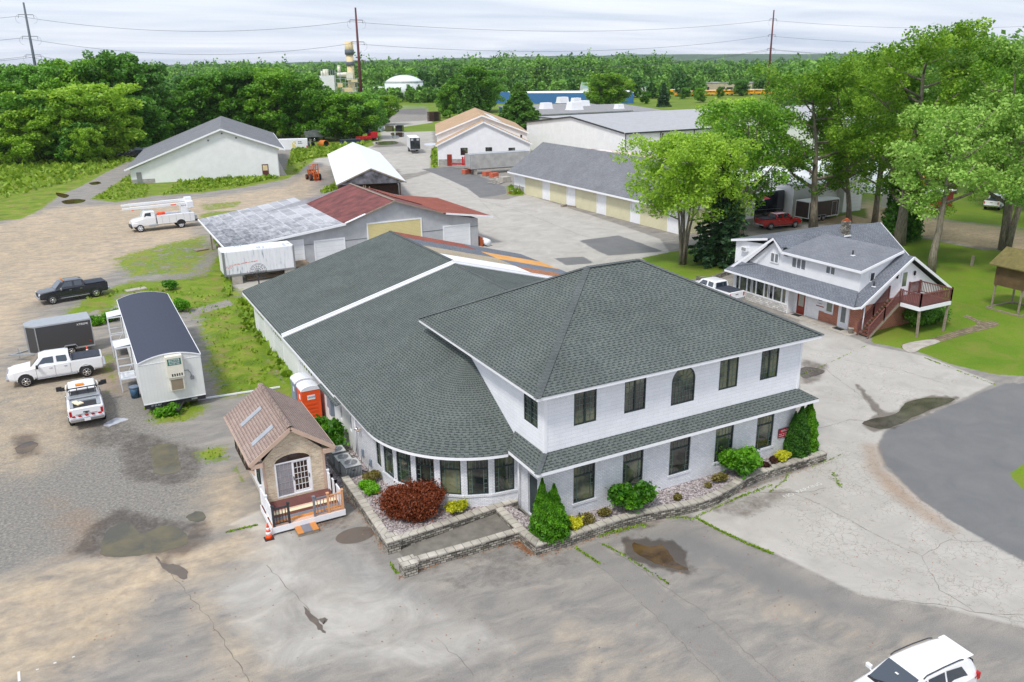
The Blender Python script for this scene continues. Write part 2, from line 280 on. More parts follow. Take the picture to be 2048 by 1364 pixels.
# ---------------------------------------------------------------- mesh helpers
def V3(*a): return np.array(a, float)
class MB:
    """collects faces; build() links them as ONE mesh object with metre UVs"""
    def __init__(s): s.v = []; s.f = []; s.m = []; s.uv = []; s.sm = []
    def add(s, vs, fs, mi=0, uvs=None, smooth=False):
        b = len(s.v); s.v += [tuple(map(float, p)) for p in vs]
        for i, f in enumerate(fs):
            s.f.append([b+k for k in f]); s.m.append(mi); s.sm.append(smooth); s.uv.append(None if uvs is None else uvs[i])
        return s
    def quad(s, *p, mi=0, uv=None): return s.add(p, [list(range(len(p)))], mi, None if uv is None else [uv])
    def box(s, c, d, rz=0, mi=0, taper=None):
        x, y, z = d[0]/2, d[1]/2, d[2]/2; t = taper or 1
        P = [(-x, -y, -z), (x, -y, -z), (x, y, -z), (-x, y, -z), (-x*t, -y*t, z), (x*t, -y*t, z), (x*t, y*t, z), (-x*t, y*t, z)]
        ca, sa = cos(rz), sin(rz)
        P = [(c[0]+p[0]*ca-p[1]*sa, c[1]+p[0]*sa+p[1]*ca, c[2]+p[2]) for p in P]
        return s.add(P, [[0, 3, 2, 1], [4, 5, 6, 7], [0, 1, 5, 4], [1, 2, 6, 5], [2, 3, 7, 6], [3, 0, 4, 7]], mi)
    def bb(s, x0, x1, y0, y1, z0, z1, mi=0): return s.box(((x0+x1)/2, (y0+y1)/2, (z0+z1)/2), (abs(x1-x0), abs(y1-y0), abs(z1-z0)), 0, mi)
    def beam(s, a, b, w, h=None, mi=0, up=(0, 0, 1)):
        a, b = V3(*a), V3(*b); h = h or w; d = b-a; L = np.linalg.norm(d)
        if L < 1e-6: return s
        d /= L; u = np.array(up, float)
        if abs(d@u) > 0.98: u = V3(1, 0, 0)
        r = np.cross(d, u); r /= np.linalg.norm(r); u = np.cross(r, d)
        P = [a-r*w/2-u*h/2, a+r*w/2-u*h/2, a+r*w/2+u*h/2, a-r*w/2+u*h/2]; Q = [p+(b-a) for p in P]
        return s.add(P+Q, [[0, 1, 2, 3], [7, 6, 5, 4], [4, 5, 1, 0], [5, 6, 2, 1], [6, 7, 3, 2], [7, 4, 0, 3]], mi)
    def tube(s, pts, r, n=8, mi=0, cap=True, smooth=True):
        pts = [V3(*p) for p in pts]; rs = r if isinstance(r, (list, tuple)) else [r]*len(pts)
        rings = []; 
        for i, p in enumerate(pts):
            d = pts[min(i+1, len(pts)-1)]-pts[max(i-1, 0)]; d = d/(np.linalg.norm(d)+1e-9)
            u = V3(0, 0, 1) if abs(d[2]) < 0.9 else V3(1, 0, 0)
            a = np.cross(d, u); a /= np.linalg.norm(a); b = np.cross(d, a)
            rings.append([p+rs[i]*(cos(2*pi*k/n)*a+sin(2*pi*k/n)*b) for k in range(n)])
        vs = [q for R in rings for q in R]; fs = []
        for i in range(len(pts)-1):
            for k in range(n):
                k2 = (k+1) % n; fs.append([i*n+k, i*n+k2, (i+1)*n+k2, (i+1)*n+k])
        if cap: fs.append(list(range(n))[::-1]); fs.append([(len(pts)-1)*n+k for k in range(n)])
        return s.add(vs, fs, mi, None, smooth)
    def lathe(s, c, prof, n=20, mi=0, axis='z', smooth=True, cap=True):
        vs = []; fs = []
        for r, z in prof:
            for k in range(n):
                a = 2*pi*k/n; p = (r*cos(a), r*sin(a), z)
                if axis == 'y': p = (p[0], p[2], p[1])
                if axis == 'x': p = (p[2], p[0], p[1])
                vs.append((c[0]+p[0], c[1]+p[1], c[2]+p[2]))
        for i in range(len(prof)-1):
            for k in range(n):
                k2 = (k+1) % n; fs.append([i*n+k, i*n+k2, (i+1)*n+k2, (i+1)*n+k])
        if cap and prof[0][0] > 1e-4: fs.append(list(range(n))[::-1])
        if cap and prof[-1][0] > 1e-4: fs.append([(len(prof)-1)*n+k for k in range(n)])
        return s.add(vs, fs, mi, None, smooth)
    def prism(s, poly, z0, z1, mi=0):
        n = len(poly); vs = [(p[0], p[1], z0) for p in poly]+[(p[0], p[1], z1) for p in poly]
        fs = [list(range(n))[::-1], [n+i for i in range(n)]]+[[i, (i+1) % n, n+(i+1) % n, n+i] for i in range(n)]
        return s.add(vs, fs, mi)
    def slab(s, poly, t, mi=0, mi2=None):
        """a roof plane: top polygon, thickness t straight down"""
        n = len(poly); lo = [(p[0], p[1], p[2]-t) for p in poly]; e = mi if mi2 is None else mi2
        s.add(list(poly), [list(range(n))], mi); s.add(lo, [list(range(n))[::-1]], e)
        for i in range(n):
            j = (i+1) % n; s.add([lo[i], lo[j], poly[j], poly[i]], [[0, 1, 2, 3]], e)
        return s
    def build(s, name, mats, parent=None, world=False, bevel=0, fixn=False):
        if isinstance(mats, str): mats = [mats]
        off = (0, 0, 0)
        if world and parent is not None:
            p = parent
            while p.parent: p = p.parent
            off = p.location
        me = bpy.data.meshes.new(name)
        v = [(a-off[0], b-off[1], c-off[2]) for a, b, c in s.v]
        me.from_pydata(v, [], s.f)
        for k in mats: me.materials.append(MATS[k])
        me.polygons.foreach_set('material_index', s.m); me.polygons.foreach_set('use_smooth', s.sm)
        uvl = me.uv_layers.new(name='UVMap'); data = np.zeros((len(me.loops), 2)); li = 0
        va = np.array(s.v) if s.v else np.zeros((0, 3))
        for f, uv in zip(s.f, s.uv):
            k = len(f)
            if uv is not None: data[li:li+k] = uv
            else:
                P = va[f]; nrm = np.zeros(3)
                for i in range(k): nrm += np.cross(P[i]-P[0], P[(i+1) % k]-P[0])
                ln = np.linalg.norm(nrm); nrm = nrm/ln if ln > 1e-12 else V3(0, 0, 1)
                if abs(nrm[2]) > 0.999: data[li:li+k, 0] = P[:, 0]; data[li:li+k, 1] = P[:, 1]
                else:
                    t = np.cross(V3(0, 0, 1), nrm); t /= np.linalg.norm(t); b = np.cross(nrm, t)
                    data[li:li+k, 0] = P@t; data[li:li+k, 1] = P@b
            li += k
        uvl.data.foreach_set('uv', data.ravel())
        me.update(); o = bpy.data.objects.new(name, me); C.objects.link(o)
        if parent is not None: o.parent = parent
        if fixn:
            bm = bmesh.new(); bm.from_mesh(me); bmesh.ops.recalc_face_normals(bm, faces=bm.faces); bm.to_mesh(me); bm.free()
        if bevel:
            md = o.modifiers.new('bevel', 'BEVEL'); md.width = bevel; md.segments = 2; md.limit_method = 'ANGLE'; md.angle_limit = radians(35)
        return o
def tag(o, label=None, cat=None, group=None, kind=None):
    if label: o['label'] = label
    if cat: o['category'] = cat
    if group: o['group'] = group
    if kind: o['kind'] = kind
    return o
def thing(name, label, cat, loc=(0, 0, 0), rz=0.0, group=None, scale=1):
    o = bpy.data.objects.new(name, None); C.objects.link(o); o.location = loc; o.rotation_euler = (0, 0, rz); o.scale = (scale,)*3
    o.empty_display_size = 0.3
    return tag(o, label, cat, group)
def kids(o): return [x for x in bpy.data.objects if x.parent == o]
def copy_tree(o, loc=None, rz=None, label=None, scale=None, parent=None):
    c = o.copy(); C.objects.link(c); c.parent = parent
    if loc is not None: c.location = loc
    if rz is not None: c.rotation_euler = (0, 0, rz)
    if scale is not None: c.scale = scale if isinstance(scale, tuple) else (scale,)*3
    if label: c['label'] = label
    for k in kids(o): copy_tree(k, parent=c)
    return c
def text(name, body, parent, loc, rot, size, mat, align='CENTER', sx=1.0, extrude=0.002):
    cu = bpy.data.curves.new(name, 'FONT'); cu.body = body; cu.size = size; cu.align_x = align; cu.align_y = 'CENTER'; cu.extrude = extrude
    t = bpy.data.objects.new('tmp', cu); C.objects.link(t)
    dg = bpy.context.evaluated_depsgraph_get(); me = bpy.data.meshes.new_from_object(t.evaluated_get(dg))
    bpy.data.objects.remove(t, do_unlink=True)
    me.materials.clear(); me.materials.append(MATS[mat]); me.name = name
    o = bpy.data.objects.new(name, me); C.objects.link(o)
    mtx = Matrix.Translation(loc) @ (rot if isinstance(rot, Matrix) else Euler(rot).to_matrix().to_4x4()) @ Matrix.Diagonal((sx, 1, 1, 1))
    me.transform(mtx)
    if parent is not None: o.parent = parent
    return o
# ---------------------------------------------------------------- ground: one sheet to the horizon, surface kinds stored per point
def P2(*px): return np.array([G(a, b)[:2] for a, b in px])
def sdf(X, Y, poly):
    """signed distance (positive inside) of grid points to a polygon"""
    ins = np.zeros(X.shape, bool); d = np.full(X.shape, 1e18); n = len(poly)
    for i in range(n):
        x0, y0 = poly[i]; x1, y1 = poly[(i+1) % n]
        ex, ey = x1-x0, y1-y0; L2 = ex*ex+ey*ey+1e-12
        t = np.clip(((X-x0)*ex+(Y-y0)*ey)/L2, 0, 1)
        d = np.minimum(d, (X-x0-t*ex)**2+(Y-y0-t*ey)**2)
        c = ((y0 > Y) != (y1 > Y)); xi = ex*(Y-y0)/(ey if abs(ey) > 1e-12 else 1e-12)+x0
        ins ^= c & (X < xi)
    d = np.sqrt(d); return np.where(ins, d, -d)
REG = {k: [] for k in ('grass', 'sand', 'conc', 'dark', 'gravel', 'wet', 'crack', 'dirt', 'lawn')}
def reg(kind, val, feather, *px): REG[kind].append((P2(*px), val, feather))
def regw(kind, val, feather, *pts): REG[kind].append((np.array(pts, float), val, feather))
# --- left yard: sandy dirt with gravel
reg('sand', .60, 2.5, (-200, 450), (0, 446), (110, 412), (230, 408), (430, 392), (560, 372), (600, 345), (660, 330), (640, 390), (600, 400), (400, 440), (420, 480), (300, 510), (200, 560), (90, 615), (60, 690), (0, 740), (-200, 780))
reg('sand', .5, 2.0, (-300, 760), (0, 740), (60, 660), (200, 640), (230, 760), (180, 900), (60, 960), (-300, 980))
reg('gravel', .55, 3.0, (-200, 470), (100, 455), (300, 410), (560, 378), (600, 350), (640, 340), (600, 372), (470, 398), (320, 470), (180, 500), (0, 560), (-200, 600)); reg('gravel', .5, 2.0, (0, 620), (60, 560), (160, 520), (240, 560), (120, 620), (40, 680)); reg('dark', .6, 1.2, (600, 330), (650, 325), (660, 370), (600, 400), (560, 385)); reg('gravel', .7, 1.2, (300, 560), (420, 520), (440, 560), (420, 600), (350, 600)); reg('gravel', .8, 2.0, (-300, 820), (30, 770), (220, 740), (330, 830), (420, 900), (450, 960), (380, 1060), (180, 1110), (0, 1160), (-300, 1200))
reg('sand', .56, 1.2, (-300, 1180), (0, 1150), (150, 1110), (380, 1080), (520, 1040), (540, 1120), (330, 1190), (260, 1300), (140, 1364), (-300, 1500))
reg('sand', .40, 1.0, (330, 1190), (420, 1160), (560, 1320), (600, 1420), (460, 1420))
reg('sand', .32, 1.2, (1380, 1100), (1700, 1230), (1900, 1290), (1740, 1320), (1500, 1230))
reg('sand', .28, 1.2, (1100, 1200), (1400, 1300), (1500, 1420), (1000, 1420))
reg('sand', .6, 1.5, (400, 960), (480, 920), (520, 1000), (500, 1050), (420, 1080), (380, 1040))
# light worn pavement
reg('conc', 1, .5, (770, 372), (862, 345), (905, 352), (940, 372), (960, 396), (1010, 400), (1052, 388), (1235, 448), (1320, 478), (1340, 505), (1280, 520), (1200, 560), (1100, 560), (960, 500), (955, 440), (830, 400))
reg('conc', 1, .35, (1600, 640), (1690, 668), (1740, 690), (1850, 712), (1990, 765), (1930, 795), (1850, 830), (1770, 860), (1752, 890), (1765, 930), (1840, 1000), (1940, 1060), (2048, 1110), (2300, 1230), (2300, 1400), (2048, 1255), (1890, 1215), (1720, 1190), (1560, 1110), (1385, 1036), (1375, 1030), (1480, 985), (1650, 925), (1600, 880))
reg('conc', .9, 1.5, (780, 245), (865, 240), (868, 300), (870, 340), (800, 350), (780, 300), (700, 300), (760, 250))
reg('conc', .7, 2, (600, 318), (660, 312), (700, 300), (870, 280), (870, 335), (700, 345))
reg('conc', .9, .4, (430, 520), (480, 500), (600, 500), (640, 560), (500, 590), (470, 575))
reg('conc', .8, .3, (450, 1050), (540, 1010), (600, 1005), (610, 1040), (520, 1065))
reg('conc', .55, 1.5, (550, 1010), (780, 1100), (900, 1180), (1100, 1300), (900, 1364), (500, 1364), (350, 1180))
# dark asphalt road, patches
reg('dark', 1, .18, (2010, 766), (2300, 775), (2300, 1250), (2048, 1122), (1940, 1065), (1845, 1003), (1772, 930), (1755, 893), (1772, 862), (1852, 832), (1935, 797))
reg('dark', .95, .3, (843, 338), (905, 333), (945, 345), (1012, 375), (1012, 388), (960, 396), (934, 376), (895, 358), (868, 347))
reg('dark', .85, .3, (1106, 516), (1168, 513), (1190, 527), (1132, 531)); reg('dark', .8, .3, (1157, 481), (1237, 470), (1330, 503), (1216, 512), (1190, 500))
reg('dark', .55, 1.5, (1380, 1040), (1560, 1115), (1800, 1220), (2048, 1262), (2300, 1400), (1900, 1300), (1600, 1240), (1300, 1120), (1200, 1060))
reg('dark', .5, 1.5, (640, 1040), (780, 1110), (1000, 1240), (900, 1250), (700, 1200), (560, 1080))
reg('dark', .42, .06, (1150, 1093), (1195, 1083), (1270, 1130), (1400, 1220), (1600, 1400), (1480, 1400), (1330, 1250), (1230, 1160)); reg('dark', .4, 2, (760, 285), (870, 275), (870, 300), (700, 320))
reg('dark', .45, 1.2, (60, 1230), (260, 1180), (380, 1210), (300, 1300), (60, 1400)); reg('dark', .4, 1, (0, 1200), (120, 1160), (170, 1200), (0, 1280))
# damp / stains
reg('wet', .72, .5, (180, 1050), (240, 1010), (300, 1030), (380, 1040), (420, 1030), (430, 1080), (370, 1115), (290, 1120), (180, 1118), (130, 1110))
reg('wet', .6, .5, (230, 890), (280, 860), (420, 900), (400, 960), (340, 975), (240, 960)); reg('wet', .5, .8, (210, 830), (290, 850), (300, 900), (180, 900), (120, 880))
reg('wet', 1.2, .14, (1242, 1070), (1262, 1078), (1275, 1076), (1310, 1083), (1345, 1080), (1370, 1106), (1368, 1126), (1388, 1140), (1378, 1147), (1340, 1142), (1295, 1131), (1256, 1112), (1248, 1092)); reg('wet', .75, .5, (20, 870), (80, 865), (90, 910), (30, 920)); reg('wet', .55, .25, (1150, 1045), (1240, 1035), (1340, 1015), (1420, 1000), (1560, 975), (1600, 985), (1500, 1040), (1380, 1020), (1300, 1060), (1200, 1075))
reg('wet', .9, .1, (1708, 768), (1716, 766), (1768, 822), (1752, 830)); reg('wet', .9, .15, (1722, 850), (1750, 832), (1795, 822), (1815, 800), (1860, 790), (1928, 794), (1890, 815), (1836, 836), (1790, 858), (1745, 864))
reg('wet', .7, .3, (1600, 715), (1660, 730), (1640, 765), (1600, 770)); reg('wet', .6, .1, (300, 1105), (380, 1140), (375, 1165), (330, 1145))
reg('wet', .8, .8, (770, 212), (850, 210), (850, 228), (770, 230)); reg('wet', .7, 1, (750, 285), (800, 283), (820, 292), (740, 296))
reg('wet', .35, 1.0, (790, 1120), (1000, 1060), (1180, 1100), (1160, 1180), (900, 1200)); reg('wet', .5, .3, (560, 1000), (640, 1010), (720, 1030), (700, 1060), (640, 1060))
# cracked net along the old lot edge
reg('crack', 1, 1.2, (1660, 905), (1740, 880), (1780, 940), (1860, 1010), (1960, 1075), (2048, 1115), (2100, 1150), (1990, 1130), (1880, 1080), (1760, 1010), (1640, 960), (1600, 930))
reg('crack', .55, 2, (1480, 990), (1650, 940), (1800, 1010), (2048, 1130), (2048, 1250), (1700, 1180)); reg('crack', .4, 2, (1600, 690), (1750, 700), (1980, 770), (1750, 870), (1610, 860))
# reddish brown worn strips
reg('dirt', .9, .6, (1725, 885), (1752, 890), (1768, 935), (1845, 1010), (1920, 1062), (1900, 1068), (1790, 1000), (1735, 940)); reg('dirt', .8, 1, (190, 700), (230, 720), (250, 790), (200, 780))
reg('dirt', .6, 1.5, (100, 1000), (200, 1010), (220, 1110), (130, 1115)); reg('dirt', .6, 2, (1560, 420), (1735, 430), (1740, 460), (1560, 440))
# ---------------- grass
reg('grass', 1, 1.0, (-400, 320), (0, 326), (235, 312), (275, 318), (215, 345), (165, 375), (118, 392), (80, 420), (40, 438), (0, 442), (-400, 480))
reg('grass', 1, 1.0, (180, 398), (215, 378), (255, 352), (275, 340), (560, 335), (575, 340), (600, 322), (640, 312), (575, 358), (480, 376), (400, 386), (310, 391), (230, 405))
reg('grass', .9, 1.0, (570, 335), (582, 300), (600, 292), (745, 282), (750, 290), (680, 312), (622, 318), (600, 345), (575, 356))
reg('grass', 1, 2, (-500, 250), (300, 250), (700, 250), (760, 250), (762, 282), (600, 296), (280, 318), (0, 332), (-500, 340))
reg('grass', .80, 1.6, (130, 620), (180, 590), (260, 560), (330, 560), (400, 548), (440, 500), (470, 570), (500, 600), (530, 660), (570, 730), (600, 780), (600, 830), (520, 790), (430, 800), (420, 760), (400, 690), (390, 640), (300, 590), (250, 590), (230, 640), (195, 650), (185, 625), (100, 655))
reg('grass', .60, 2.0, (200, 520), (300, 490), (420, 465), (440, 500), (400, 548), (240, 560)); reg('grass', .55, 1.2, (390, 408), (500, 400), (480, 415), (400, 425)); reg('grass', .6, 1, (390, 430), (420, 422), (500, 418), (480, 428), (400, 445))
reg('grass', .95, .8, (455, 600), (492, 590), (560, 660), (600, 745), (600, 800), (575, 790), (540, 730), (490, 680)); reg('grass', .9, .8, (420, 530), (440, 500), (470, 600), (440, 600))
reg('grass', .70, 1.0, (280, 812), (330, 790), (410, 795), (430, 815), (380, 848), (300, 852)); reg('grass', .66, .8, (375, 905), (455, 885), (468, 925), (440, 930), (390, 925)); reg('grass', .55, 1.0, (180, 700), (240, 700), (250, 780), (210, 790))
reg('grass', .75, .4, (455, 930), (475, 930), (530, 1010), (520, 1015)); reg('grass', .95, .5, (620, 825), (700, 860), (745, 960), (720, 1000), (660, 940)); reg('grass', .9, 1, (650, 380), (670, 360), (690, 395))
reg('lawn', 1, .4, (1283, 516), (1345, 503), (1500, 480), (1560, 520), (1470, 545), (1440, 552), (1360, 561), (1322, 546))
reg('lawn', 1, .35, (1770, 690), (1845, 706), (1900, 728), (1990, 749), (2048, 752), (2300, 775), (2300, 560), (2048, 502), (1960, 500), (1860, 478), (1800, 470), (1740, 500), (1700, 560), (1735, 640), (1745, 686))
reg('lawn', .8, 1, (1560, 455), (1700, 430), (1740, 440), (1735, 415), (1640, 425), (1560, 440)); reg('lawn', 1, 1.0, (1735, 360), (1735, 392), (1810, 415), (1900, 440), (2048, 455), (2400, 460), (2400, 300), (1735, 300))
reg('lawn', .9, .3, (2016, 948), (2048, 926), (2150, 900), (2150, 1010), (2048, 982)); reg('grass', 1, .8, (1052, 250), (1100, 280), (1112, 300), (1062, 325), (1056, 290)); reg('grass', 1, 2, (780, 205), (880, 205), (880, 214), (780, 216))
reg('grass', .9, 1, (843, 244), (880, 243), (880, 262), (845, 260)); reg('grass', .9, .6, (862, 300), (878, 290), (878, 336), (860, 336)); reg('grass', .7, .5, (1010, 370), (1040, 370), (1052, 392), (1012, 390))
reg('sand', .95, 1.2, (1740, 395), (1800, 418), (1880, 440), (2048, 458), (2400, 470), (2400, 505), (2048, 500), (1960, 496), (1850, 474), (1790, 462), (1735, 455), (1600, 440), (1560, 430), (1700, 420))
regw('lawn', 1, 20, (105, 60), (400, 100), (900, 300), (900, 900), (150, 900), (130, 240), (115, 200), (108, 110))
regw('lawn', 1, 20, (-900, 120), (-30, 120), (-5, 200), (60, 290), (66, 350), (60, 900), (-900, 900))
regw('lawn', 1, 40, (-9000, 420), (9000, 420), (9000, 12000), (-9000, 12000)); regw('lawn', 1, 3, (98, 255), (130, 245), (240, 300), (240, 420), (60, 420), (60, 330))
# bare ways that cut the grass again
WAYS = [(P2((118, 392), (165, 372), (215, 345), (258, 322), (320, 315), (330, 318), (275, 330), (240, 352), (190, 392)), .6), (P2((465, 610), (350, 640), (345, 630), (455, 600)), .3), (P2((775, 218), (860, 216), (866, 245), (750, 262), (760, 240)), 1.0)]
def build_ground():
    def axis(segs):
        out = []
        for a, b, st in segs: out += list(np.arange(a, b, st))
        return np.array(out+[segs[-1][1]])
    xs = axis([(-9000, -1000, 1000), (-1000, -200, 100), (-200, -40, 8), (-40, 66, .42), (66, 130, 1.0), (130, 260, 5), (260, 1000, 60), (1000, 9000, 800)])
    ys = axis([(-60, 8, 4), (8, 108, .42), (108, 190, .8), (190, 330, 1.6), (330, 600, 12), (600, 2000, 100), (2000, 12000, 1000)])
    X, Y = np.meshgrid(xs, ys); n = X.size
    fld = {}
    for k, lst in REG.items():
        a = np.zeros(X.shape)
        for poly, val, fe in lst:
            lo = poly.min(0)-fe*2; hi = poly.max(0)+fe*2
            i0, i1 = np.searchsorted(xs, [lo[0], hi[0]]); j0, j1 = np.searchsorted(ys, [lo[1], hi[1]])
            i0 = max(i0-1, 0); j0 = max(j0-1, 0); i1 = min(i1+1, len(xs)); j1 = min(j1+1, len(ys))
            s = sdf(X[j0:j1, i0:i1], Y[j0:j1, i0:i1], poly)
            a[j0:j1, i0:i1] = np.maximum(a[j0:j1, i0:i1], val*np.clip(s/(2*fe)+.5, 0, 1))
        fld[k] = a
    for poly, fe in WAYS:
        s = np.clip(sdf(X, Y, poly)/(2*fe)+.5, 0, 1); fld['grass'] *= (1-s); fld['lawn'] *= (1-s)
    Z = np.zeros(X.shape)
    vs = np.stack([X.ravel(), Y.ravel(), Z.ravel()], 1)
    nx, ny = len(xs), len(ys); idx = np.arange(n).reshape(ny, nx)
    q = np.stack([idx[:-1, :-1].ravel(), idx[:-1, 1:].ravel(), idx[1:, 1:].ravel(), idx[1:, :-1].ravel()], 1)
    me = bpy.data.meshes.new('ground'); me.vertices.add(n); me.vertices.foreach_set('co', vs.ravel())
    me.loops.add(q.size); me.loops.foreach_set('vertex_index', q.ravel()); me.polygons.add(len(q)); me.polygons.foreach_set('loop_start', np.arange(0, q.size, 4)); me.update()
    for nm, ks in (('ma', ('grass', 'sand', 'conc')), ('mb', ('dark', 'gravel', 'wet')), ('mc', ('crack', 'dirt', 'lawn'))):
        at = me.attributes.new(nm, 'FLOAT_COLOR', 'POINT'); d = np.ones((n, 4))
        for i, k in enumerate(ks): d[:, i] = fld[k].ravel()
        at.data.foreach_set('color', d.ravel())
    m, N, L, b = nodes('ground'); p = worldpos(N)
    def att(nm):
        a = N.new('ShaderNodeAttribute'); a.attribute_name = nm; s = N.new('ShaderNodeSeparateColor'); L.new(a.outputs['Color'], s.inputs[0]); return s.outputs
    A, B, D = att('ma'), att('mb'), att('mc')
    n_big = noise(N, L, .09, 5, .6, p, .5); n_mid = noise(N, L, .45, 6, .65, p, .8); n_sml = noise(N, L, 2.2, 6, .7, p); n_fine = noise(N, L, 22, 3, .7, p); n_g = noise(N, L, 7, 4, .75, p)
    # streaky drift along the wash direction
    mp = N.new('ShaderNodeMapping'); mp.inputs['Rotation'].default_value = (0, 0, radians(38)); mp.inputs['Scale'].default_value = (.26, .62, 1); L.new(p, mp.inputs[0])
    n_str = noise(N, L, 1.7, 9, .68, mp.outputs[0], .5)
    n_mix = math_(N, L, 'ADD', math_(N, L, 'MULTIPLY', n_str, .6), math_(N, L, 'MULTIPLY', noise(N, L, 1.1, 8, .72, p, .6), .4))
    def thr(mask, nz, amp, soft):
        """mask pushed up and down by noise, then sharpened: irregular borders"""
        s = math_(N, L, 'ADD', mask, math_(N, L, 'MULTIPLY', math_(N, L, 'SUBTRACT', nz, .5), amp))
        return math_(N, L, 'MULTIPLY', math_(N, L, 'SUBTRACT', s, .5-soft), 1/(2*soft), True)
    asp = ramp(N, L, n_str, [(.3, lin((119, 117, 114))), (.5, lin((138, 134, 128))), (.7, lin((158, 151, 141)))])
    asp = mix(N, L, 1, asp, ramp(N, L, n_fine, [(.3, (.8,)*3), (.7, (1.2,)*3)]), 'MULTIPLY')
    asp = mix(N, L, 1, asp, ramp(N, L, noise(N, L, 70, 2, .8, p), [(.3, (.84,)*3), (.7, (1.16,)*3)]), 'MULTIPLY')
    gra = ramp(N, L, n_g, [(.28, lin((90, 90, 89))), (.5, lin((127, 124, 118))), (.72, lin((166, 158, 146)))])
    c = mix(N, L, thr(B[1], n_sml, .9, .25), asp, gra)
    con = ramp(N, L, n_mid, [(.3, lin((162, 158, 151))), (.7, lin((184, 180, 173)))])
    con = mix(N, L, 1, con, ramp(N, L, n_fine, [(.3, (.93,)*3), (.7, (1.05,)*3)]), 'MULTIPLY')
    c = mix(N, L, thr(A[2], n_mid, .5, .14), c, con)
    drk = ramp(N, L, n_mid, [(.3, lin((106, 107, 108))), (.7, lin((119, 119, 119)))])
    drk = mix(N, L, 1, drk, ramp(N, L, n_fine, [(.3, (.86,)*3), (.7, (1.14,)*3)]), 'MULTIPLY')
    c = mix(N, L, thr(B[0], n_str, .55, .16), c, drk)
    snd = ramp(N, L, n_sml, [(.25, lin((178, 152, 118))), (.5, lin((208, 184, 149))), (.75, lin((226, 206, 174)))])
    snd = mix(N, L, 1, snd, ramp(N, L, n_mid, [(.35, (.86, .87, .88)), (.62, (1.06, 1.04, 1.02))]), 'MULTIPLY')
    snd = mix(N, L, 1, snd, ramp(N, L, n_g, [(.3, (.88,)*3), (.65, (1.05,)*3)]), 'MULTIPLY')
    sk = math_(N, L, 'MULTIPLY', math_(N, L, 'MULTIPLY', thr(A[1], n_mix, 2.0, .38), math_(N, L, 'ADD', math_(N, L, 'MULTIPLY', A[1], 1.0), .12, True)), 1.0)
    c = mix(N, L, sk, c, snd)
    c = mix(N, L, math_(N, L, 'MULTIPLY', thr(D[1], n_mid, .8, .3), .6), c, lin((146, 116, 88)))
    # cracks
    def net(scale, w, dist):
        v = N.new('ShaderNodeTexVoronoi'); v.feature = 'DISTANCE_TO_EDGE'; v.inputs['Scale'].default_value = scale
        q = N.new('ShaderNodeVectorMath'); q.operation = 'ADD'; nn = N.new('ShaderNodeTexNoise'); nn.inputs['Scale'].default_value = 1.5; nn.inputs['Detail'].default_value = 4; L.new(p, nn.inputs['Vector'])
        sc = N.new('ShaderNodeVectorMath'); sc.operation = 'SCALE'; sc.inputs['Scale'].default_value = dist; L.new(nn.outputs['Color'], sc.inputs[0]); L.new(p, q.inputs[0]); L.new(sc.outputs[0], q.inputs[1]); L.new(q.outputs[0], v.inputs['Vector'])
        return math_(N, L, 'LESS_THAN', v.outputs['Distance'], w)
    k1 = math_(N, L, 'MULTIPLY', net(2.6, .03, .8), thr(D[0], n_mid, 2.2, .1)); k2 = math_(N, L, 'MULTIPLY', net(.22, .004, 2.6), math_(N, L, 'GREATER_THAN', D[0], .2))
    c = mix(N, L, math_(N, L, 'MULTIPLY', math_(N, L, 'MAXIMUM', k1, k2), .45), c, lin((120, 112, 100)))
    # damp
    wk = thr(B[2], math_(N, L, 'ADD', math_(N, L, 'MULTIPLY', n_sml, .6), math_(N, L, 'MULTIPLY', n_mid, .4)), 1.5, .2)
    c = mix(N, L, math_(N, L, 'MULTIPLY', wk, .72), c, mix(N, L, 1, c, lin((128, 112, 100)), 'MULTIPLY'))
    # grass
    g1 = ramp(N, L, n_mid, [(.25, lin((74, 100, 20))), (.5, lin((108, 134, 26))), (.75, lin((148, 150, 66)))])
    g1 = mix(N, L, 1, g1, ramp(N, L, n_g, [(.25, (.66,)*3), (.7, (1.2,)*3)]), 'MULTIPLY')
    g1 = mix(N, L, math_(N, L, 'MULTIPLY', ramp(N, L, noise(N, L, .55, 6, .7, p), [(.5, (0, 0, 0)), (.62, (1, 1, 1))]), .6), g1, lin((138, 118, 80)))
    lw = ramp(N, L, n_big, [(.3, lin((84, 116, 20))), (.7, lin((114, 140, 30)))]); lw = mix(N, L, 1, lw, ramp(N, L, n_g, [(.25, (.74,)*3), (.7, (1.15,)*3)]), 'MULTIPLY')
    lw = mix(N, L, math_(N, L, 'MULTIPLY', ramp(N, L, n_mid, [(.45, (0, 0, 0)), (.7, (1, 1, 1))]), .6), lw, lin((126, 122, 60)))
    n_gs = math_(N, L, 'ADD', math_(N, L, 'MULTIPLY', n_sml, .55), math_(N, L, 'MULTIPLY', n_mid, .45))
    c = mix(N, L, thr(A[0], n_gs, 1.9, .10), c, g1)
    c = mix(N, L, thr(D[2], n_sml, .5, .10), c, lw)
    L.new(c, b.inputs['Base Color'])
    rr = math_(N, L, 'SUBTRACT', .92, math_(N, L, 'MULTIPLY', wk, .45)); L.new(rr, b.inputs['Roughness']); b.inputs['Specular IOR Level'].default_value = .3
    h = math_(N, L, 'ADD', math_(N, L, 'MULTIPLY', n_g, .6), math_(N, L, 'MULTIPLY', n_fine, .4)); bump(N, L, h, .35, .03, b)
    me.materials.append(m); o = bpy.data.objects.new('ground', me); C.objects.link(o); tag(o, kind='structure')
build_ground()
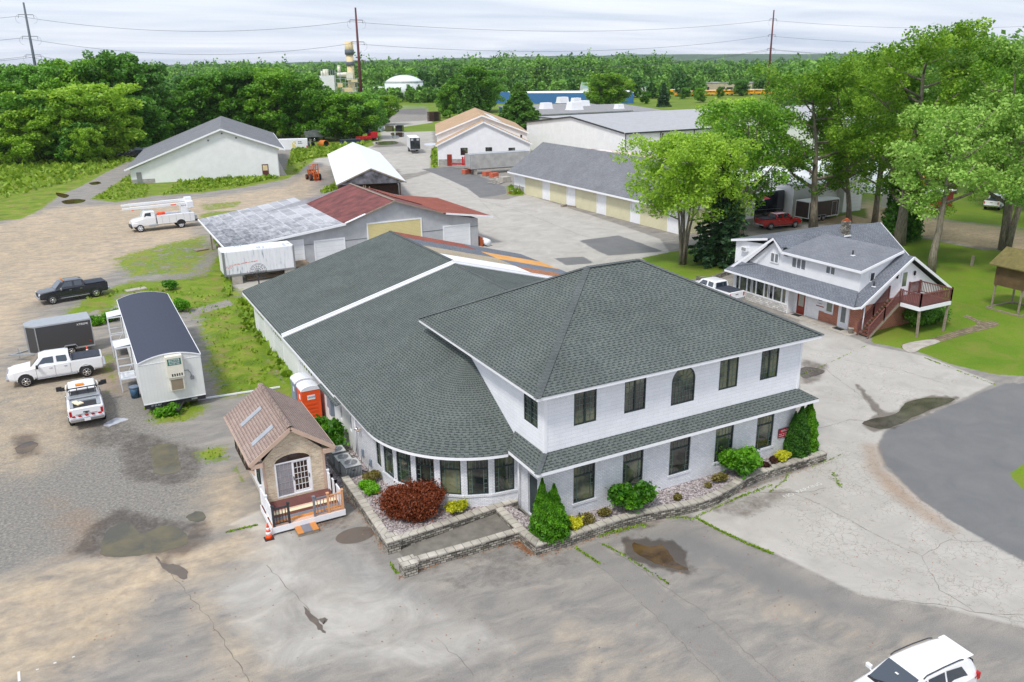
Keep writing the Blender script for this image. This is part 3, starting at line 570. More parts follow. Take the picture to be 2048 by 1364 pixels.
# irregular flat sheets lying 4 mm up: puddles, crack lines, paint
def blob(px, z=.004, sub=5, jit=.10, seed=1):
    r = random.Random(seed); P = [G(a, b)[:2] for a, b in px]; out = []
    n = len(P)
    for i in range(n):
        p0, p1, p2, p3 = P[i-1], P[i], P[(i+1) % n], P[(i+2) % n]
        for k in range(sub):
            t = k/sub; q = []
            for a in (0, 1): q.append(.5*((2*p1[a])+(-p0[a]+p2[a])*t+(2*p0[a]-5*p1[a]+4*p2[a]-p3[a])*t*t+(-p0[a]+3*p1[a]-3*p2[a]+p3[a])*t**3)+r.uniform(-jit, jit))
            out.append((q[0], q[1], z))
    return out
def puddle_mat(name, c1, c2, rough=.06):
    m, N, L, b = nodes(name); f = noise(N, L, .8, 5, .6, worldpos(N), .6)
    L.new(ramp(N, L, f, [(.38, lin(c1)), (.62, lin(c2))]), b.inputs['Base Color']); b.inputs['Roughness'].default_value = rough; b.inputs['Specular IOR Level'].default_value = .45
puddle_mat('puddle_brown', (98, 78, 50), (58, 46, 34), .08); puddle_mat('puddle_olive', (102, 94, 68), (78, 76, 64), .1); puddle_mat('puddle_dark', (66, 60, 56), (92, 84, 76), .1); puddle_mat('puddle_painted_sky', (196, 200, 212), (170, 172, 180), .08)  # the palest carries a sky reflection painted into its base colour
puddle_mat('damp_stain', (92, 82, 76), (104, 94, 84), .5)
PUD = [ ('puddle', 'puddle_brown', [(1268, 1086), (1300, 1094), (1322, 1090), (1338, 1106), (1352, 1124), (1378, 1140), (1350, 1138), (1310, 1126), (1280, 1112), (1266, 1098)], .008),
 ('puddle', 'puddle_olive', [(202, 1108), (214, 1062), (245, 1046), (268, 1052), (285, 1066), (322, 1052), (356, 1056), (378, 1082), (350, 1098), (305, 1106), (250, 1114)], .004),
 ('puddle', 'puddle_olive', [(299, 898), (322, 888), (352, 892), (358, 920), (362, 940), (330, 950), (308, 944), (304, 918)], .004),
 ('puddle', 'puddle_olive', [(374, 1032), (398, 1022), (412, 1036), (396, 1044), (380, 1042)], .004), ('puddle', 'puddle_brown', [(30, 896), (60, 882), (76, 888), (62, 902), (38, 908)], .004),
 ('puddle', 'damp_stain', [(311, 1114), (330, 1128), (352, 1128), (376, 1144), (370, 1160), (350, 1150), (328, 1136)], .004),
 ('puddle', 'puddle_dark', [(1724, 848), (1745, 838), (1790, 828), (1812, 806), (1850, 796), (1910, 798), (1880, 812), (1836, 830), (1790, 852), (1760, 858)], .010),
 ('puddle', 'puddle_dark', [(1598, 738), (1622, 734), (1650, 742), (1630, 752), (1606, 756)], .004), ('puddle', 'puddle_brown', [(782, 266), (808, 265), (812, 273), (790, 274)], .004),
 ('puddle', 'puddle_painted_sky', [(784, 272), (796, 271), (798, 276), (786, 277)], .008), ('puddle', 'puddle_olive', [(752, 284), (790, 282), (794, 288), (760, 290)], .004), ('puddle', 'puddle_painted_sky', [(850, 287), (872, 286), (872, 290), (852, 291)], .004),
 ('puddle', 'puddle_brown', [(124, 402), (150, 398), (172, 400), (160, 406), (132, 408)], .004), ('puddle', 'puddle_brown', [(178, 366), (196, 363), (202, 367), (186, 370)], .004), ('puddle', 'puddle_brown', [(112, 385), (138, 390), (130, 396), (116, 392)], .004),
 ('puddle', 'puddle_painted_sky', [(209, 846), (232, 836), (256, 838), (236, 846), (214, 854)], .004), ('puddle', 'damp_stain', [(606, 1212), (624, 1226), (640, 1246), (652, 1266), (636, 1258), (616, 1234)], .004), ('puddle', 'damp_stain', [(640, 1238), (654, 1236), (650, 1248), (642, 1246)], .006)]
for i, (nm, mt, px, z) in enumerate(PUD):
    o = MB().add(blob(px, z, 4, .05, i), [list(range(len(px)*4))]).build('puddle', mt); tag(o, kind='structure')
o = MB().add([(9.35+.75*1.25*cos(a), 33.5+.75*.9*sin(a), .005) for a in np.linspace(0, 2*pi, 40)[:-1]], [list(range(39))]).build('damp_patch', 'damp_stain'); tag(o, kind='structure')
def ribbon(name, px, w, mat, z=.006, jit=.05, seed=0, step=.5, kind='structure', var=.6):
    r = random.Random(seed); P = [V3(*G(a, b)) for a, b in px]; pts = []
    for a, b in zip(P[:-1], P[1:]):
        n = max(1, int(np.linalg.norm(b-a)/step))
        for k in range(n): pts.append(a+(b-a)*k/n)
    pts.append(P[-1]); mb = MB(); Lf = []; Rt = []
    for i, p in enumerate(pts):
        d = pts[min(i+1, len(pts)-1)]-pts[max(0, i-1)]; d /= np.linalg.norm(d)+1e-9; nrm = V3(-d[1], d[0], 0)
        c = p+nrm*r.uniform(-jit, jit); ww = w*(1-var*r.random())/2
        Lf.append((c[0]+nrm[0]*ww, c[1]+nrm[1]*ww, z)); Rt.append((c[0]-nrm[0]*ww, c[1]-nrm[1]*ww, z))
    n = len(pts)
    mb.add(Lf+Rt, [[i, n+i, n+i+1, i+1] for i in range(n-1)])
    o = mb.build(name, mat, fixn=False); tag(o, kind=kind); return o
plain('crack_dark', lin((112, 107, 99)), .95); plain('moss', lin((112, 140, 34)), .95, var=.35, scale=5)
CR_ = [([(1150, 1093), (1230, 1160), (1330, 1250), (1440, 1364)], .05, 'crack_dark'), ([(1195, 1083), (1270, 1130), (1400, 1220), (1560, 1364)], .05, 'crack_dark'),
 ([(1560, 978), (1620, 1000), (1700, 1040), (1770, 1080), (1842, 1112), (1880, 1180), (1950, 1225), (2048, 1232)], .05, 'crack_dark'), ([(1842, 1112), (1900, 1080), (1960, 1085), (2010, 1060)], .04, 'crack_dark'),
 ([(535, 1130), (560, 1160), (600, 1200), (620, 1225)], .05, 'crack_dark'), ([(870, 1275), (920, 1320), (950, 1350)], .05, 'crack_dark'), ([(310, 1112), (420, 1240), (500, 1364)], .06, 'crack_dark'),
 ([(1620, 860), (1700, 840), (1740, 842)], .06, 'crack_dark'), ([(1640, 730), (1720, 790), (1760, 830)], .07, 'crack_dark'), ([(960, 400), (1060, 430), (1160, 470), (1200, 480)], .12, 'crack_dark'), ([(1690, 720), (1800, 740), (1900, 770)], .05, 'crack_dark'),
 ([(860, 350), (960, 400), (1000, 440)], .08, 'crack_dark'), ([(1330, 1010), (1480, 985), (1620, 985), (1650, 975)], .07, 'crack_dark'),
 ([(1800, 1200), (1900, 1212), (2048, 1245)], .05, 'crack_dark')]
for i, (px, w, mt) in enumerate(CR_): ribbon('pavement_crack', px, w*.6, mt, .006, .07, i, .3, var=.8)
# ---------------------------------------------------------------- walls with real openings, windows, doors
def wall(mb, p0, p1, z0, z1, holes=(), depth=.12, mi=0, mr=None, top=None):
    """wall face from p0 to p1 (outward normal on the right hand of p0->p1), holes = (u0,u1,v0,v1) from p0; reveals go inwards"""
    p0, p1 = V3(*p0[:2]), V3(*p1[:2]); L = np.linalg.norm(p1-p0); d = (p1-p0)/L; nrm = V3(d[1], -d[0])
    mr = mi if mr is None else mr
    us = sorted({0, L, *[h[0] for h in holes], *[h[1] for h in holes]}); zs = sorted({z0, z1, *[h[2] for h in holes], *[h[3] for h in holes]})
    def pt(u, z, q=0): a = p0+d*u-nrm*q; return (a[0], a[1], z)
    for a, b in zip(us[:-1], us[1:]):
        for e, f in zip(zs[:-1], zs[1:]):
            m = ((a+b)/2, (e+f)/2)
            if any(h[0] < m[0] < h[1] and h[2] < m[1] < h[3] for h in holes): continue
            mb.quad(pt(a, e), pt(b, e), pt(b, f), pt(a, f), mi=mi)
    for a, b, e, f in [h[:4] for h in holes]:
        mb.quad(pt(a, e), pt(a, e, depth), pt(a, f, depth), pt(a, f), mi=mr); mb.quad(pt(b, f), pt(b, f, depth), pt(b, e, depth), pt(b, e), mi=mr)
        mb.quad(pt(a, f), pt(a, f, depth), pt(b, f, depth), pt(b, f), mi=mr); mb.quad(pt(b, e), pt(b, e, depth), pt(a, e, depth), pt(a, e), mi=mr)
    return mb
class Fr:
    """local frame on a wall: u along, v up (world z), w outwards"""
    def __init__(s, p0, p1): s.o = V3(*p0[:2]); d = V3(*p1[:2])-s.o; s.L = np.linalg.norm(d); s.d = d/s.L; s.n = V3(s.d[1], -s.d[0])
    def pt(s, u, z, w=0): a = s.o+s.d*u+s.n*w; return (a[0], a[1], z)
    def bar(s, mb, u0, u1, z0, z1, w0, w1, mi=0):
        P = [s.pt(u0, z0, w0), s.pt(u1, z0, w0), s.pt(u1, z1, w0), s.pt(u0, z1, w0), s.pt(u0, z0, w1), s.pt(u1, z0, w1), s.pt(u1, z1, w1), s.pt(u0, z1, w1)]
        mb.add(P, [[0, 3, 2, 1], [4, 5, 6, 7], [0, 1, 5, 4], [1, 2, 6, 5], [2, 3, 7, 6], [3, 0, 4, 7]], mi)
def window(fr, root, u0, u1, z0, z1, rec=.08, fm='window_green', gm='glass', fw=.06, cols=2, rows=4, mull=0, trans=0, side=0, mt=.02, mm='muntin', name='window', pane='pane'):
    """frame set in the opening, pane behind thin bars. mull = wide centre bar, trans = height of a transom light, side = side lights"""
    f = MB(); w1 = -rec+.05; w0 = -rec
    for a in ((u0, u0+fw, z0, z1), (u1-fw, u1, z0, z1), (u0+fw, u1-fw, z0, z0+fw), (u0+fw, u1-fw, z1-fw, z1)): fr.bar(f, *a, w0, w1)
    a0, a1, b0, b1 = u0+fw, u1-fw, z0+fw, z1-fw
    def grid(a0, a1, b0, b1, c, r):
        for i in range(1, c): x = a0+(a1-a0)*i/c; fr.bar(f, x-mt/2, x+mt/2, b0, b1, w0+.010, w0+.026, 1)
        for j in range(1, r): y = b0+(b1-b0)*j/r; fr.bar(f, a0, a1, y-mt/2, y+mt/2, w0+.012, w0+.028, 1)
    if trans:
        zt = b1-trans; fr.bar(f, a0, a1, zt-.07, zt, w0, w1-.005); grid(a0, a1, zt, b1, 5, 1); b1 = zt-.07
    if mull:
        n = mull+1
        for i in range(1, n): x = a0+(a1-a0)*i/n; fr.bar(f, x-.045, x+.045, b0, b1, w0, w1-.003)
        for i in range(n): grid(a0+(a1-a0)*i/n+.045*(i > 0), a0+(a1-a0)*(i+1)/n-.045*(i < n-1), b0, b1, cols, rows)
    elif side:
        for x in (a0+side, a1-side): fr.bar(f, x-.015, x+.015, b0, b1, w0+.01, w0+.03, 1)
        for j in range(1, rows):
            y = b0+(b1-b0)*j/rows
            fr.bar(f, a0, a0+side-.015, y-.01, y+.01, w0+.012, w0+.028, 1); fr.bar(f, a1-side+.015, a1, y-.01, y+.01, w0+.012, w0+.028, 1)
    else: grid(a0, a1, b0, b1, cols, rows)
    fo = f.build(name, [fm, mm], root, True)
    g = MB(); g.quad(fr.pt(u0+fw*.5, z0+fw*.5, w0+.008), fr.pt(u1-fw*.5, z0+fw*.5, w0+.008), fr.pt(u1-fw*.5, z1-fw*.5, w0+.008), fr.pt(u0+fw*.5, z1-fw*.5, w0+.008)); po = g.build(pane, gm, root, True); po.parent = fo
    return fo
def edge(mb, pts, w, h, mi=0):
    for a, b in zip(pts[:-1], pts[1:]): mb.beam(a, b, w, h, mi)

def main_building():
    R = thing('office_building', 'large white brick office with dark green shingle roofs, curved window bay and long wing', 'building', (18, 40, 0))
    B = lambda mb, n, m, **k: mb.build(n, m, R, True, **k)
    # ---- ground floor brick
    w = MB(); X0, X1, Y0 = 17.16, 32.95, 29.3
    wx = [1.58, 4.40, 7.24, 10.2, 13.03]; wd = [1.21]*5
    holes = [(a, a+1.21+(.1 if i == 2 else 0), 1.1, 2.99) for i, a in enumerate(wx)]
    wall(w, (X0, Y0), (X1, Y0), 0, 3.5, holes, .1)
    wall(w, (X0, 31.9), (X0, Y0), 0, 3.5, [(1.05, 1.95, .3, 2.5)], .15)
    wall(w, (X1, Y0), (X1, 41.5), 0, 3.5)
    ang = [radians(180+15*i) for i in range(7)]; RB = 5.1; cx, cy = 17.16, 37.0
    pts = [(cx+RB*cos(a), cy+RB*sin(a)) for a in ang]
    for a, b in zip(pts[:-1], pts[1:]):
        L = sqrt((a[0]-b[0])**2+(a[1]-b[1])**2); wall(w, a, b, 0, 3.3, [(L/2-.51, L/2+.51, 1.1, 2.98)], .09)
    xw = 12.06
    wall(w, (xw, 41.3), (xw, 37.0), 0, 3.3, [(3.35, 4.05, 1.1, 2.98)], .09)
    B(w, 'brick_wall', 'white_brick')
    s = MB(); f0 = Fr((X0, Y0), (X1, Y0))
    for h in holes: f0.bar(s, h[0]-.08, h[1]+.08, 1.0, 1.098, -.02, .05)
    for a, b in zip(pts[:-1], pts[1:]):
        fr = Fr(a, b); fr.bar(s, 0, fr.L, 1.0, 1.095, -.01, .06)
    B(s, 'window_sill', 'white_brick')
    for h in holes: window(f0, R, *h, rec=.09, trans=.42, side=.17, rows=5)
    for a, b in zip(pts[:-1], pts[1:]):
        fr = Fr(a, b); window(fr, R, fr.L/2-.51, fr.L/2+.51, 1.1, 2.98, rec=.085, trans=.45, side=.17, rows=5, fw=.055)
    window(Fr((xw, 41.3), (xw, 37.0)), R, 3.35, 4.05, 1.1, 2.98, rec=.085, trans=.45, rows=3, cols=1)
    fd = Fr((X0, 31.9), (X0, Y0)); d = MB(); fd.bar(d, 1.05, 1.95, .3, 2.5, -.14, -.1); do = B(d, 'entrance_door', 'window_green'); k = MB(); fd.bar(k, 1.12, 1.17, 1.25, 1.4, -.1, -.04); k.build('handle', 'chrome', R, True).parent = do
    # ---- long side wing
    w = MB(); doors = [(68.0-67.2, 68.0-64.2), (68.0-61.6, 68.0-58.2), (68.0-53.3, 68.0-49.9)]
    wall(w, (xw, 68.0), (xw, 41.3), 0, 3.3, [(a, b, 0, 2.45) for a, b in doors]+[(23.7, 24.1, 1.2, 2.1), (25.5, 25.9, 1.2, 2.2)], .12)
    wall(w, (36.8, 68), (xw, 68), 0, 3.3); wall(w, (36.8, 41.5), (36.8, 68), 0, 3.3); w.add([(xw, 67.9, 3.3), (36.8, 67.9, 3.3), (24.4, 67.9, 6.75)], [[0, 1, 2]])
    w.add([(xw, 42.7, 3.3), (17.16, 42.7, 3.3), (17.16, 42.7, 6.3), (xw, 42.7, 3.65)], [[0, 1, 2, 3]])
    w.bb(xw-.04, xw, 54.0, 55.3, 0, 3.3)
    B(w, 'wing_wall', 'white_paint')
    fl = Fr((xw, 68.0), (xw, 41.3))
    for a, b in doors:
        m = MB(); fl.bar(m, a, b, 0, 2.45, -.12, -.08); dd = B(m, 'garage_door', 'white_door'); g = MB(); k_ = 6
        for i in range(k_): c = a+(b-a)*(i+.5)/k_; fl.bar(g, c-.14, c+.14, 1.72, 2.15, -.08, -.07)
        g.build('window_light', 'glass', R, True).parent = dd
        t = MB(); fl.bar(t, a-.12, a, 0, 2.6, 0, .04); fl.bar(t, b, b+.12, 0, 2.6, 0, .04); fl.bar(t, a, b, 2.45, 2.6, 0, .04); t.build('door_trim', 'white_trim', R, True).parent = dd
    for u in (23.7, 25.5): window(fl, R, u, u+.4, 1.2, 2.1+.1*(u > 25), rec=.08, fm='white_trim', cols=1, rows=2, gm='glass_pale')
    # ---- upper floor
    w = MB(); up = [(1.56, 2.79, 5.13, 6.77), (4.36, 5.6, 5.13, 6.77), (10.15, 11.38, 5.13, 6.77), (12.93, 14.15, 5.13, 6.77)]; ar = (7.14, 8.60, 4.93, 6.12)
    wall(w, (X0, Y0), (X1, Y0), 3.9, 7.12, up+[(7.14, 8.60, 4.93, 6.85)], .08)
    # fill around the arch head
    f0 = Fr((X0, Y0), (X1, Y0)); ac = (7.14+8.60)/2; ra = .73; arc = [(ac+ra*cos(t), 6.12+ra*sin(t)) for t in np.linspace(0, pi, 25)]
    for (u0, z0), (u1, z1) in zip(arc[:-1], arc[1:]): w.quad(f0.pt(u0, 6.852), f0.pt(u0, z0), f0.pt(u1, z1), f0.pt(u1, 6.852)); w.quad(f0.pt(u0, z0), f0.pt(u0, z0, -.08), f0.pt(u1, z1, -.08), f0.pt(u1, z1))
    wall(w, (X0, 41.4), (X0, Y0), 3.4, 7.12, [(10.2, 11.5, 5.1, 6.6)], .08)
    wall(w, (X1, Y0), (X1, 41.4), 3.4, 7.12); wall(w, (X1, 41.4), (X0, 41.4), 3.4, 7.12)
    B(w, 'upper_wall', 'white_shake')
    for h in up: window(f0, R, *h, rec=.07, mull=1, cols=2, rows=5)
    window(Fr((X0, 41.4), (X0, Y0)), R, 10.2, 11.5, 5.1, 6.6, rec=.07, mull=1, cols=2, rows=5)
    # arched window
    f = MB(); u0, u1, z0 = 7.14, 8.60, 4.93
    f0.bar(f, u0, u0+.06, z0, 6.12, -.07, -.02); f0.bar(f, u1-.06, u1, z0, 6.12, -.07, -.02); f0.bar(f, u0+.06, u1-.06, z0, z0+.06, -.07, -.02)
    for (a, b), (c, e) in zip(arc[:-1], arc[1:]):
        q = lambda u, z: (ac+(u-ac)*.918, 6.12+(z-6.12)*.918); (a2, b2), (c2, e2) = q(a, b), q(c, e)
        f.quad(f0.pt(a, b, -.02), f0.pt(a2, b2, -.02), f0.pt(c2, e2, -.02), f0.pt(c, e, -.02)); f.quad(f0.pt(a2, b2, -.02), f0.pt(a2, b2, -.07), f0.pt(c2, e2, -.07), f0.pt(c2, e2, -.02))
    for i in range(1, 6): x = u0+.06+(u1-u0-.12)*i/6; f0.bar(f, x-.01, x+.01, z0+.06, 6.12, -.055, -.04, 1)
    for j in range(1, 5): y = z0+.06+(6.12-z0-.06)*j/4; f0.bar(f, u0+.06, u1-.06, y-.01, y+.01, -.053, -.038, 1)
    for t in np.linspace(0, pi, 7)[1:-1]: f.beam(f0.pt(ac+.28*cos(t), 6.12+.28*sin(t), -.045), f0.pt(ac+.67*cos(t), 6.12+.67*sin(t), -.045), .02, .015, 1)
    hub = [(ac+.28*cos(t), 6.12+.28*sin(t)) for t in np.linspace(0, pi, 9)]
    for a, b in zip(hub[:-1], hub[1:]): f.beam(f0.pt(*a, -.045), f0.pt(*b, -.045), .02, .015, 1)
    fo = B(f, 'arched_window', ['window_green', 'muntin']); g = MB(); P = [f0.pt(u0+.03, z0+.03, -.06), f0.pt(u1-.03, z0+.03, -.06)]+[f0.pt(ac+(a-ac)*.96, 6.12+(b-6.12)*.96, -.06) for a, b in arc]; g.add(P, [list(range(len(P)))]); g.build('pane', 'glass', R, True).parent = fo
    # corner boards, fascias, soffits
    t = MB()
    t.bb(X0-.02, X0+.13, Y0-.025, Y0, 4.12, 7.05); t.bb(X0-.025, X0, Y0-.02, Y0+.12, 4.12, 7.05); t.bb(X1-.13, X1+.02, Y0-.025, Y0, 4.12, 7.05)
    B(t, 'corner_board', 'white_trim')
    def ring(x0, x1, y0, y1, z0, z1, th=.04):
        m = MB(); m.bb(x0, x1, y0, y0+th, z0, z1); m.bb(x0, x1, y1-th, y1, z0, z1); m.bb(x0, x0+th, y0+th, y1-th, z0, z1); m.bb(x1-th, x1, y0+th, y1-th, z0, z1); return m
    m = ring(16.4, 33.6, 28.6, 42.1, 7.07, 7.23); m.bb(16.45, 33.55, 28.65, 42.05, 7.05, 7.068); B(m, 'fascia', 'white_trim')
    # ---- upper hip roof with overhang
    e = .03; x0, x1, y0, y1, ze, zr = 16.4-e, 33.6+e, 28.6-e, 42.1+e, 7.25, 10.78; rl, rr, ry = 23.3, 26.6, 35.35
    a, b, c, d_ = (x0, y0, ze), (x1, y0, ze), (x1, y1, ze), (x0, y1, ze); p, q = (rl, ry, zr), (rr, ry, zr)
    m = MB(); m.quad(a, b, q, p); m.quad(b, c, q); m.quad(c, d_, p, q); m.quad(d_, a, p)
    m.bb(x0, x1, y0, y1, 7.235, 7.249)
    ro = B(m, 'hip_roof', 'green_shingle')
    m = MB()
    def cap(a, b, w=.17, h=.035):
        a, b = V3(*a), V3(*b); d = (b-a)/np.linalg.norm(b-a); s = np.cross(d, V3(0, 0, 1)); s /= np.linalg.norm(s); n = np.cross(s, d)
        n = int(np.linalg.norm(b-a)/.2) and n; k = int(np.linalg.norm(b-a)/.2)
        for i in range(k):
            p0 = a+(b-a)*i/k; p1 = a+(b-a)*(i+1.25)/k if i < k-1 else b; l0, l1 = .022+h, .008+h
            dr = .055
            m.add([p0-s*w+n*(l0-dr), p0+n*l0, p0+s*w+n*(l0-dr), p1-s*w+n*(l1-dr), p1+n*l1, p1+s*w+n*(l1-dr)], [[0, 1, 4, 3], [1, 2, 5, 4], [0, 2, 1]])
    for u, v in ((a, p), (b, q), (c, q), (d_, p), (p, q)): cap(u, v)
    B(m, 'ridge_cap', 'green_cap').parent = ro
    # ---- side roof plane, cone over the bay, skirt roof
    m = MB(); s2 = .53; zt = 3.45+s2*(17.16-11.4)
    m.slab([(11.4, 37.0, 3.45), (17.16, 37.0, zt), (17.16, 42.8, zt), (11.4, 42.8, 3.45)][::1], .05, 0)
    RE = 5.76; nb = 20; na = 36
    for i in range(nb):
        ra, rb = RE*(1-i/nb), RE*(1-(i+1)/nb)
        za, zb = 3.45+s2*(RE-ra), 3.45+s2*(RE-rb); rm = (ra+rb)/2
        for j in range(na):
            t0, t1 = pi+pi/2*j/na, pi+pi/2*(j+1)/na; sl = sqrt(1+s2*s2)
            P = [(cx+ra*cos(t0), cy+ra*sin(t0), za), (cx+ra*cos(t1), cy+ra*sin(t1), za), (cx+rb*cos(t1), cy+rb*sin(t1), zb), (cx+rb*cos(t0), cy+rb*sin(t0), zb)]
            k = RE*.75; uv = [(t0*k, (RE-ra)*sl), (t1*k, (RE-ra)*sl), (t1*k, (RE-rb)*sl), (t0*k, (RE-rb)*sl)]
            m.add(P, [[0, 1, 2, 3]], 0, [uv], True)
    # skirt roof front and left return, hipped at the corner
    zf, zw = 3.62, 4.14; xe, ye = 16.36, 28.55; r = 33.8
    m.quad((xe, ye, zf), (r, ye, zf), (X1, Y0, zw), (X0, Y0, zw)); m.quad((r, ye, zf), (r, 32.0, zf), (X1, 32.0, zw), (X1, Y0, zw))
    m.quad((xe, 31.35, zf), (xe, ye, zf), (X0, Y0, zw), (X0, 32.1, zw))
    ro = B(m, 'lower_roof', 'green_shingle'); m = MB(); cap((xe, ye, zf+.01), (X0-.02, Y0-.02, zw), .15); B(m, 'hip_cap', 'green_cap').parent = ro
    m = MB()
    ar_ = [(cx+(RE-.01)*cos(t), cy+(RE-.01)*sin(t)) for t in np.linspace(pi, 1.5*pi-.14, 30)]
    P = [(11.4, 42.8)]+ar_
    for (a0, b0), (a1, b1) in zip(P[:-1], P[1:]): m.quad((a0, b0, 3.29), (a1, b1, 3.29), (a1, b1, 3.44), (a0, b0, 3.44)); m.quad((a0, b0, 3.29), (a0+(cx-a0)*.14, b0+(cy-b0)*.14*(b0 < cy), 3.29), (a1+(cx-a1)*.14, b1+(cy-b1)*.14*(b1 < cy), 3.29), (a1, b1, 3.29))
    m.bb(xe, xe+.03, ye, 31.3, 3.45, 3.605); m.bb(xe+.03, r, ye, ye+.03, 3.45, 3.605); m.bb(r-.03, r, ye+.03, 32.0, 3.45, 3.605); m.bb(xe+.03, X0, ye+.03, 31.3, 3.44, 3.45); m.bb(X0, r-.03, ye+.03, Y0, 3.44, 3.45)
    B(m, 'lower_fascia', 'white_trim')
    # ---- rear wing gable roof
    zr2, ze2, xr = 6.88, 3.3, 24.4
    m = MB(); m.slab([(11.4, 42.8, ze2), (xr, 42.8, zr2), (xr, 55, zr2), (11.4, 55, ze2)], .06); m.slab([(xr, 41.0, zr2), (37.4, 41.0, ze2), (37.4, 55, ze2), (xr, 55, zr2)], .06)
    m.slab([(17.2, 40.5, 4.9), (xr, 40.5, zr2), (xr, 42.8, zr2), (17.2, 42.8, 4.9)], .06)
    u = .16
    m.slab([(11.4, 55, ze2+u), (xr, 55, zr2+u), (xr, 68.4, zr2+u), (11.4, 68.4, ze2+u)], .18); ro = B(m, 'wing_roof', 'green_shingle')
    kx = lambda x: zr2+u-(x-xr)*(zr2-ze2)/(37.4-xr); xm = 31.3; pr = MB()
    bands = [(65.3, 68.4, 0, 'red_shingle'), (61.6, 65.3, 1, 'slate'), (58.2, 61.6, 2, 'buff'), (55.0, 58.2, 3, 'white')]
    for a0, b0, k_, _ in bands: pr.slab([(xr, a0, kx(xr)), (xm, a0, kx(xm)), (xm, b0, kx(xm)), (xr, b0, kx(xr))], .1, k_)
    for a0, b0, k_ in ((64.6, 68.4, 1), (61.2, 64.6, 4), (58.2, 61.2, 5), (55.0, 58.2, 6)): pr.slab([(xm, a0, kx(xm)), (37.4, a0, kx(37.4)), (37.4, b0, kx(37.4)), (xm, b0, kx(xm))], .1, k_)
    pr.build('sample_shingle_roof', ['red_shingle', 'grey_shingle', 'buff_shingle', 'white_trim', 'orange_shingle', 'slate_shingle', 'clay_shingle'], R, True)
    m = MB(); edge(m, [(11.38, 54.93, ze2+.1), (xr, 54.93, zr2+.1), (37.42, 54.93, ze2+.1)], .12, .24); edge(m, [(11.38, 54.80, ze2+.02), (xr, 54.80, zr2+.02), (37.42, 54.80, ze2+.02)], .14, .10); B(m, 'gable_trim', 'white_trim')
    m = MB(); m.bb(11.37, 11.40, 42.8, 68.4, 3.12, 3.29); m.bb(11.4, 12.06, 42.8, 68.4, 3.1, 3.12); B(m, 'side_fascia', 'white_trim')
    m = MB(); cap((xr, 42.8, zr2), (xr, 54.7, zr2), .15); cap((xr, 55.1, zr2+u), (xr, 68.4, zr2+u), .15); B(m, 'wing_ridge_cap', 'green_cap').parent = ro
    m = MB(); m.tube([(24.9, 42.9, 6.6), (24.9, 42.9, 7.35)], .06, 10); B(m, 'vent_pipe', 'black_plastic')
    # older eave step near the bay
    m = MB(); m.slab([(11.15, 41.8, 3.12), (12.1, 41.8, 3.36), (12.1, 45.4, 3.36), (11.15, 45.4, 3.12)], .05, 0); B(m, 'step_eave', 'green_shingle')
    # wall fittings on the side
    m = MB(); fl.bar(m, 22.1, 22.5, .9, 2.15, 0, .22); fl.bar(m, 21.5, 21.9, 1.2, 1.9, .02, .16); B(m, 'electric_meter', 'grey_plastic')
    fb = Fr((xw, 41.3), (xw, 37.0)); m = MB(); fb.bar(m, 1.0, 1.2, .55, .95, 0, .1); B(m, 'electric_box', 'grey_plastic', bevel=.01); m = MB(); fb.bar(m, 2.3, 2.5, .5, .9, 0, .1); B(m, 'electric_box', 'grey_plastic', bevel=.01)
    m = MB(); m.tube([fb.pt(.95, 2.1, 0), fb.pt(.95, 2.1, .12)], .05, 8); m.lathe(V3(*fb.pt(.80, 2.08, .22)), [(.03, -.12), (.09, 0.02), (.085, .08)], 12, 1, 'x'); m.lathe(V3(*fb.pt(1.05, 2.08, .2)), [(.03, -.1), (.08, 0.02)], 12, 0, 'x'); B(m, 'flood_light', ['tan_trim', 'chrome'])
    m = MB(); m.tube([fb.pt(.1, 3.2, .06), fb.pt(.1, .2, .06)], .05, 8); m.beam(fl.pt(26.6, 3.1, .07), fl.pt(26.6, .2, .07), .08, .06); B(m, 'downspout', 'white_trim')
    m = MB(); m.tube([(17.0, 31.5, 3.4), (17.0, 31.5, .3)], .04, 8); B(m, 'downspout', 'white_trim')
    # office sign
    S = thing('office_sign', 'red wall sign reading OFFICE on the white brick between the last window and the corner', 'sign', (32.22, 29.27, 1.72))
    m = MB(); m.box((0, -.015, 0), (.86, .03, .50)); m.box((0, -.012, 0), (.90, .02, .54), 0, 1); m.build('panel', ['sign_red', 'dark_metal'], S)
    rt = Euler((pi/2, 0, 0)).to_matrix().to_4x4()
    text('lettering', 'OFFICE', S, (.0, -.036, .12), rt, .16, 'sign_white', sx=1.1); text('lettering', 'MON - FRI  7:30 - 4PM', S, (0, -.036, -.05), rt, .085, 'sign_white'); text('lettering', 'SATURDAY  8 - NOON', S, (0, -.036, -.16), rt, .085, 'sign_white')
    # foundation spot lamp
    m = MB(); m.tube([(19.0, 29.15, .4), (19.0, 29.15, .62)], .05, 8); tag(m.build('ground_light', 'black_plastic'), 'small black ground light at the foot of the brick wall by the yellow shrub', 'light')
main_building()

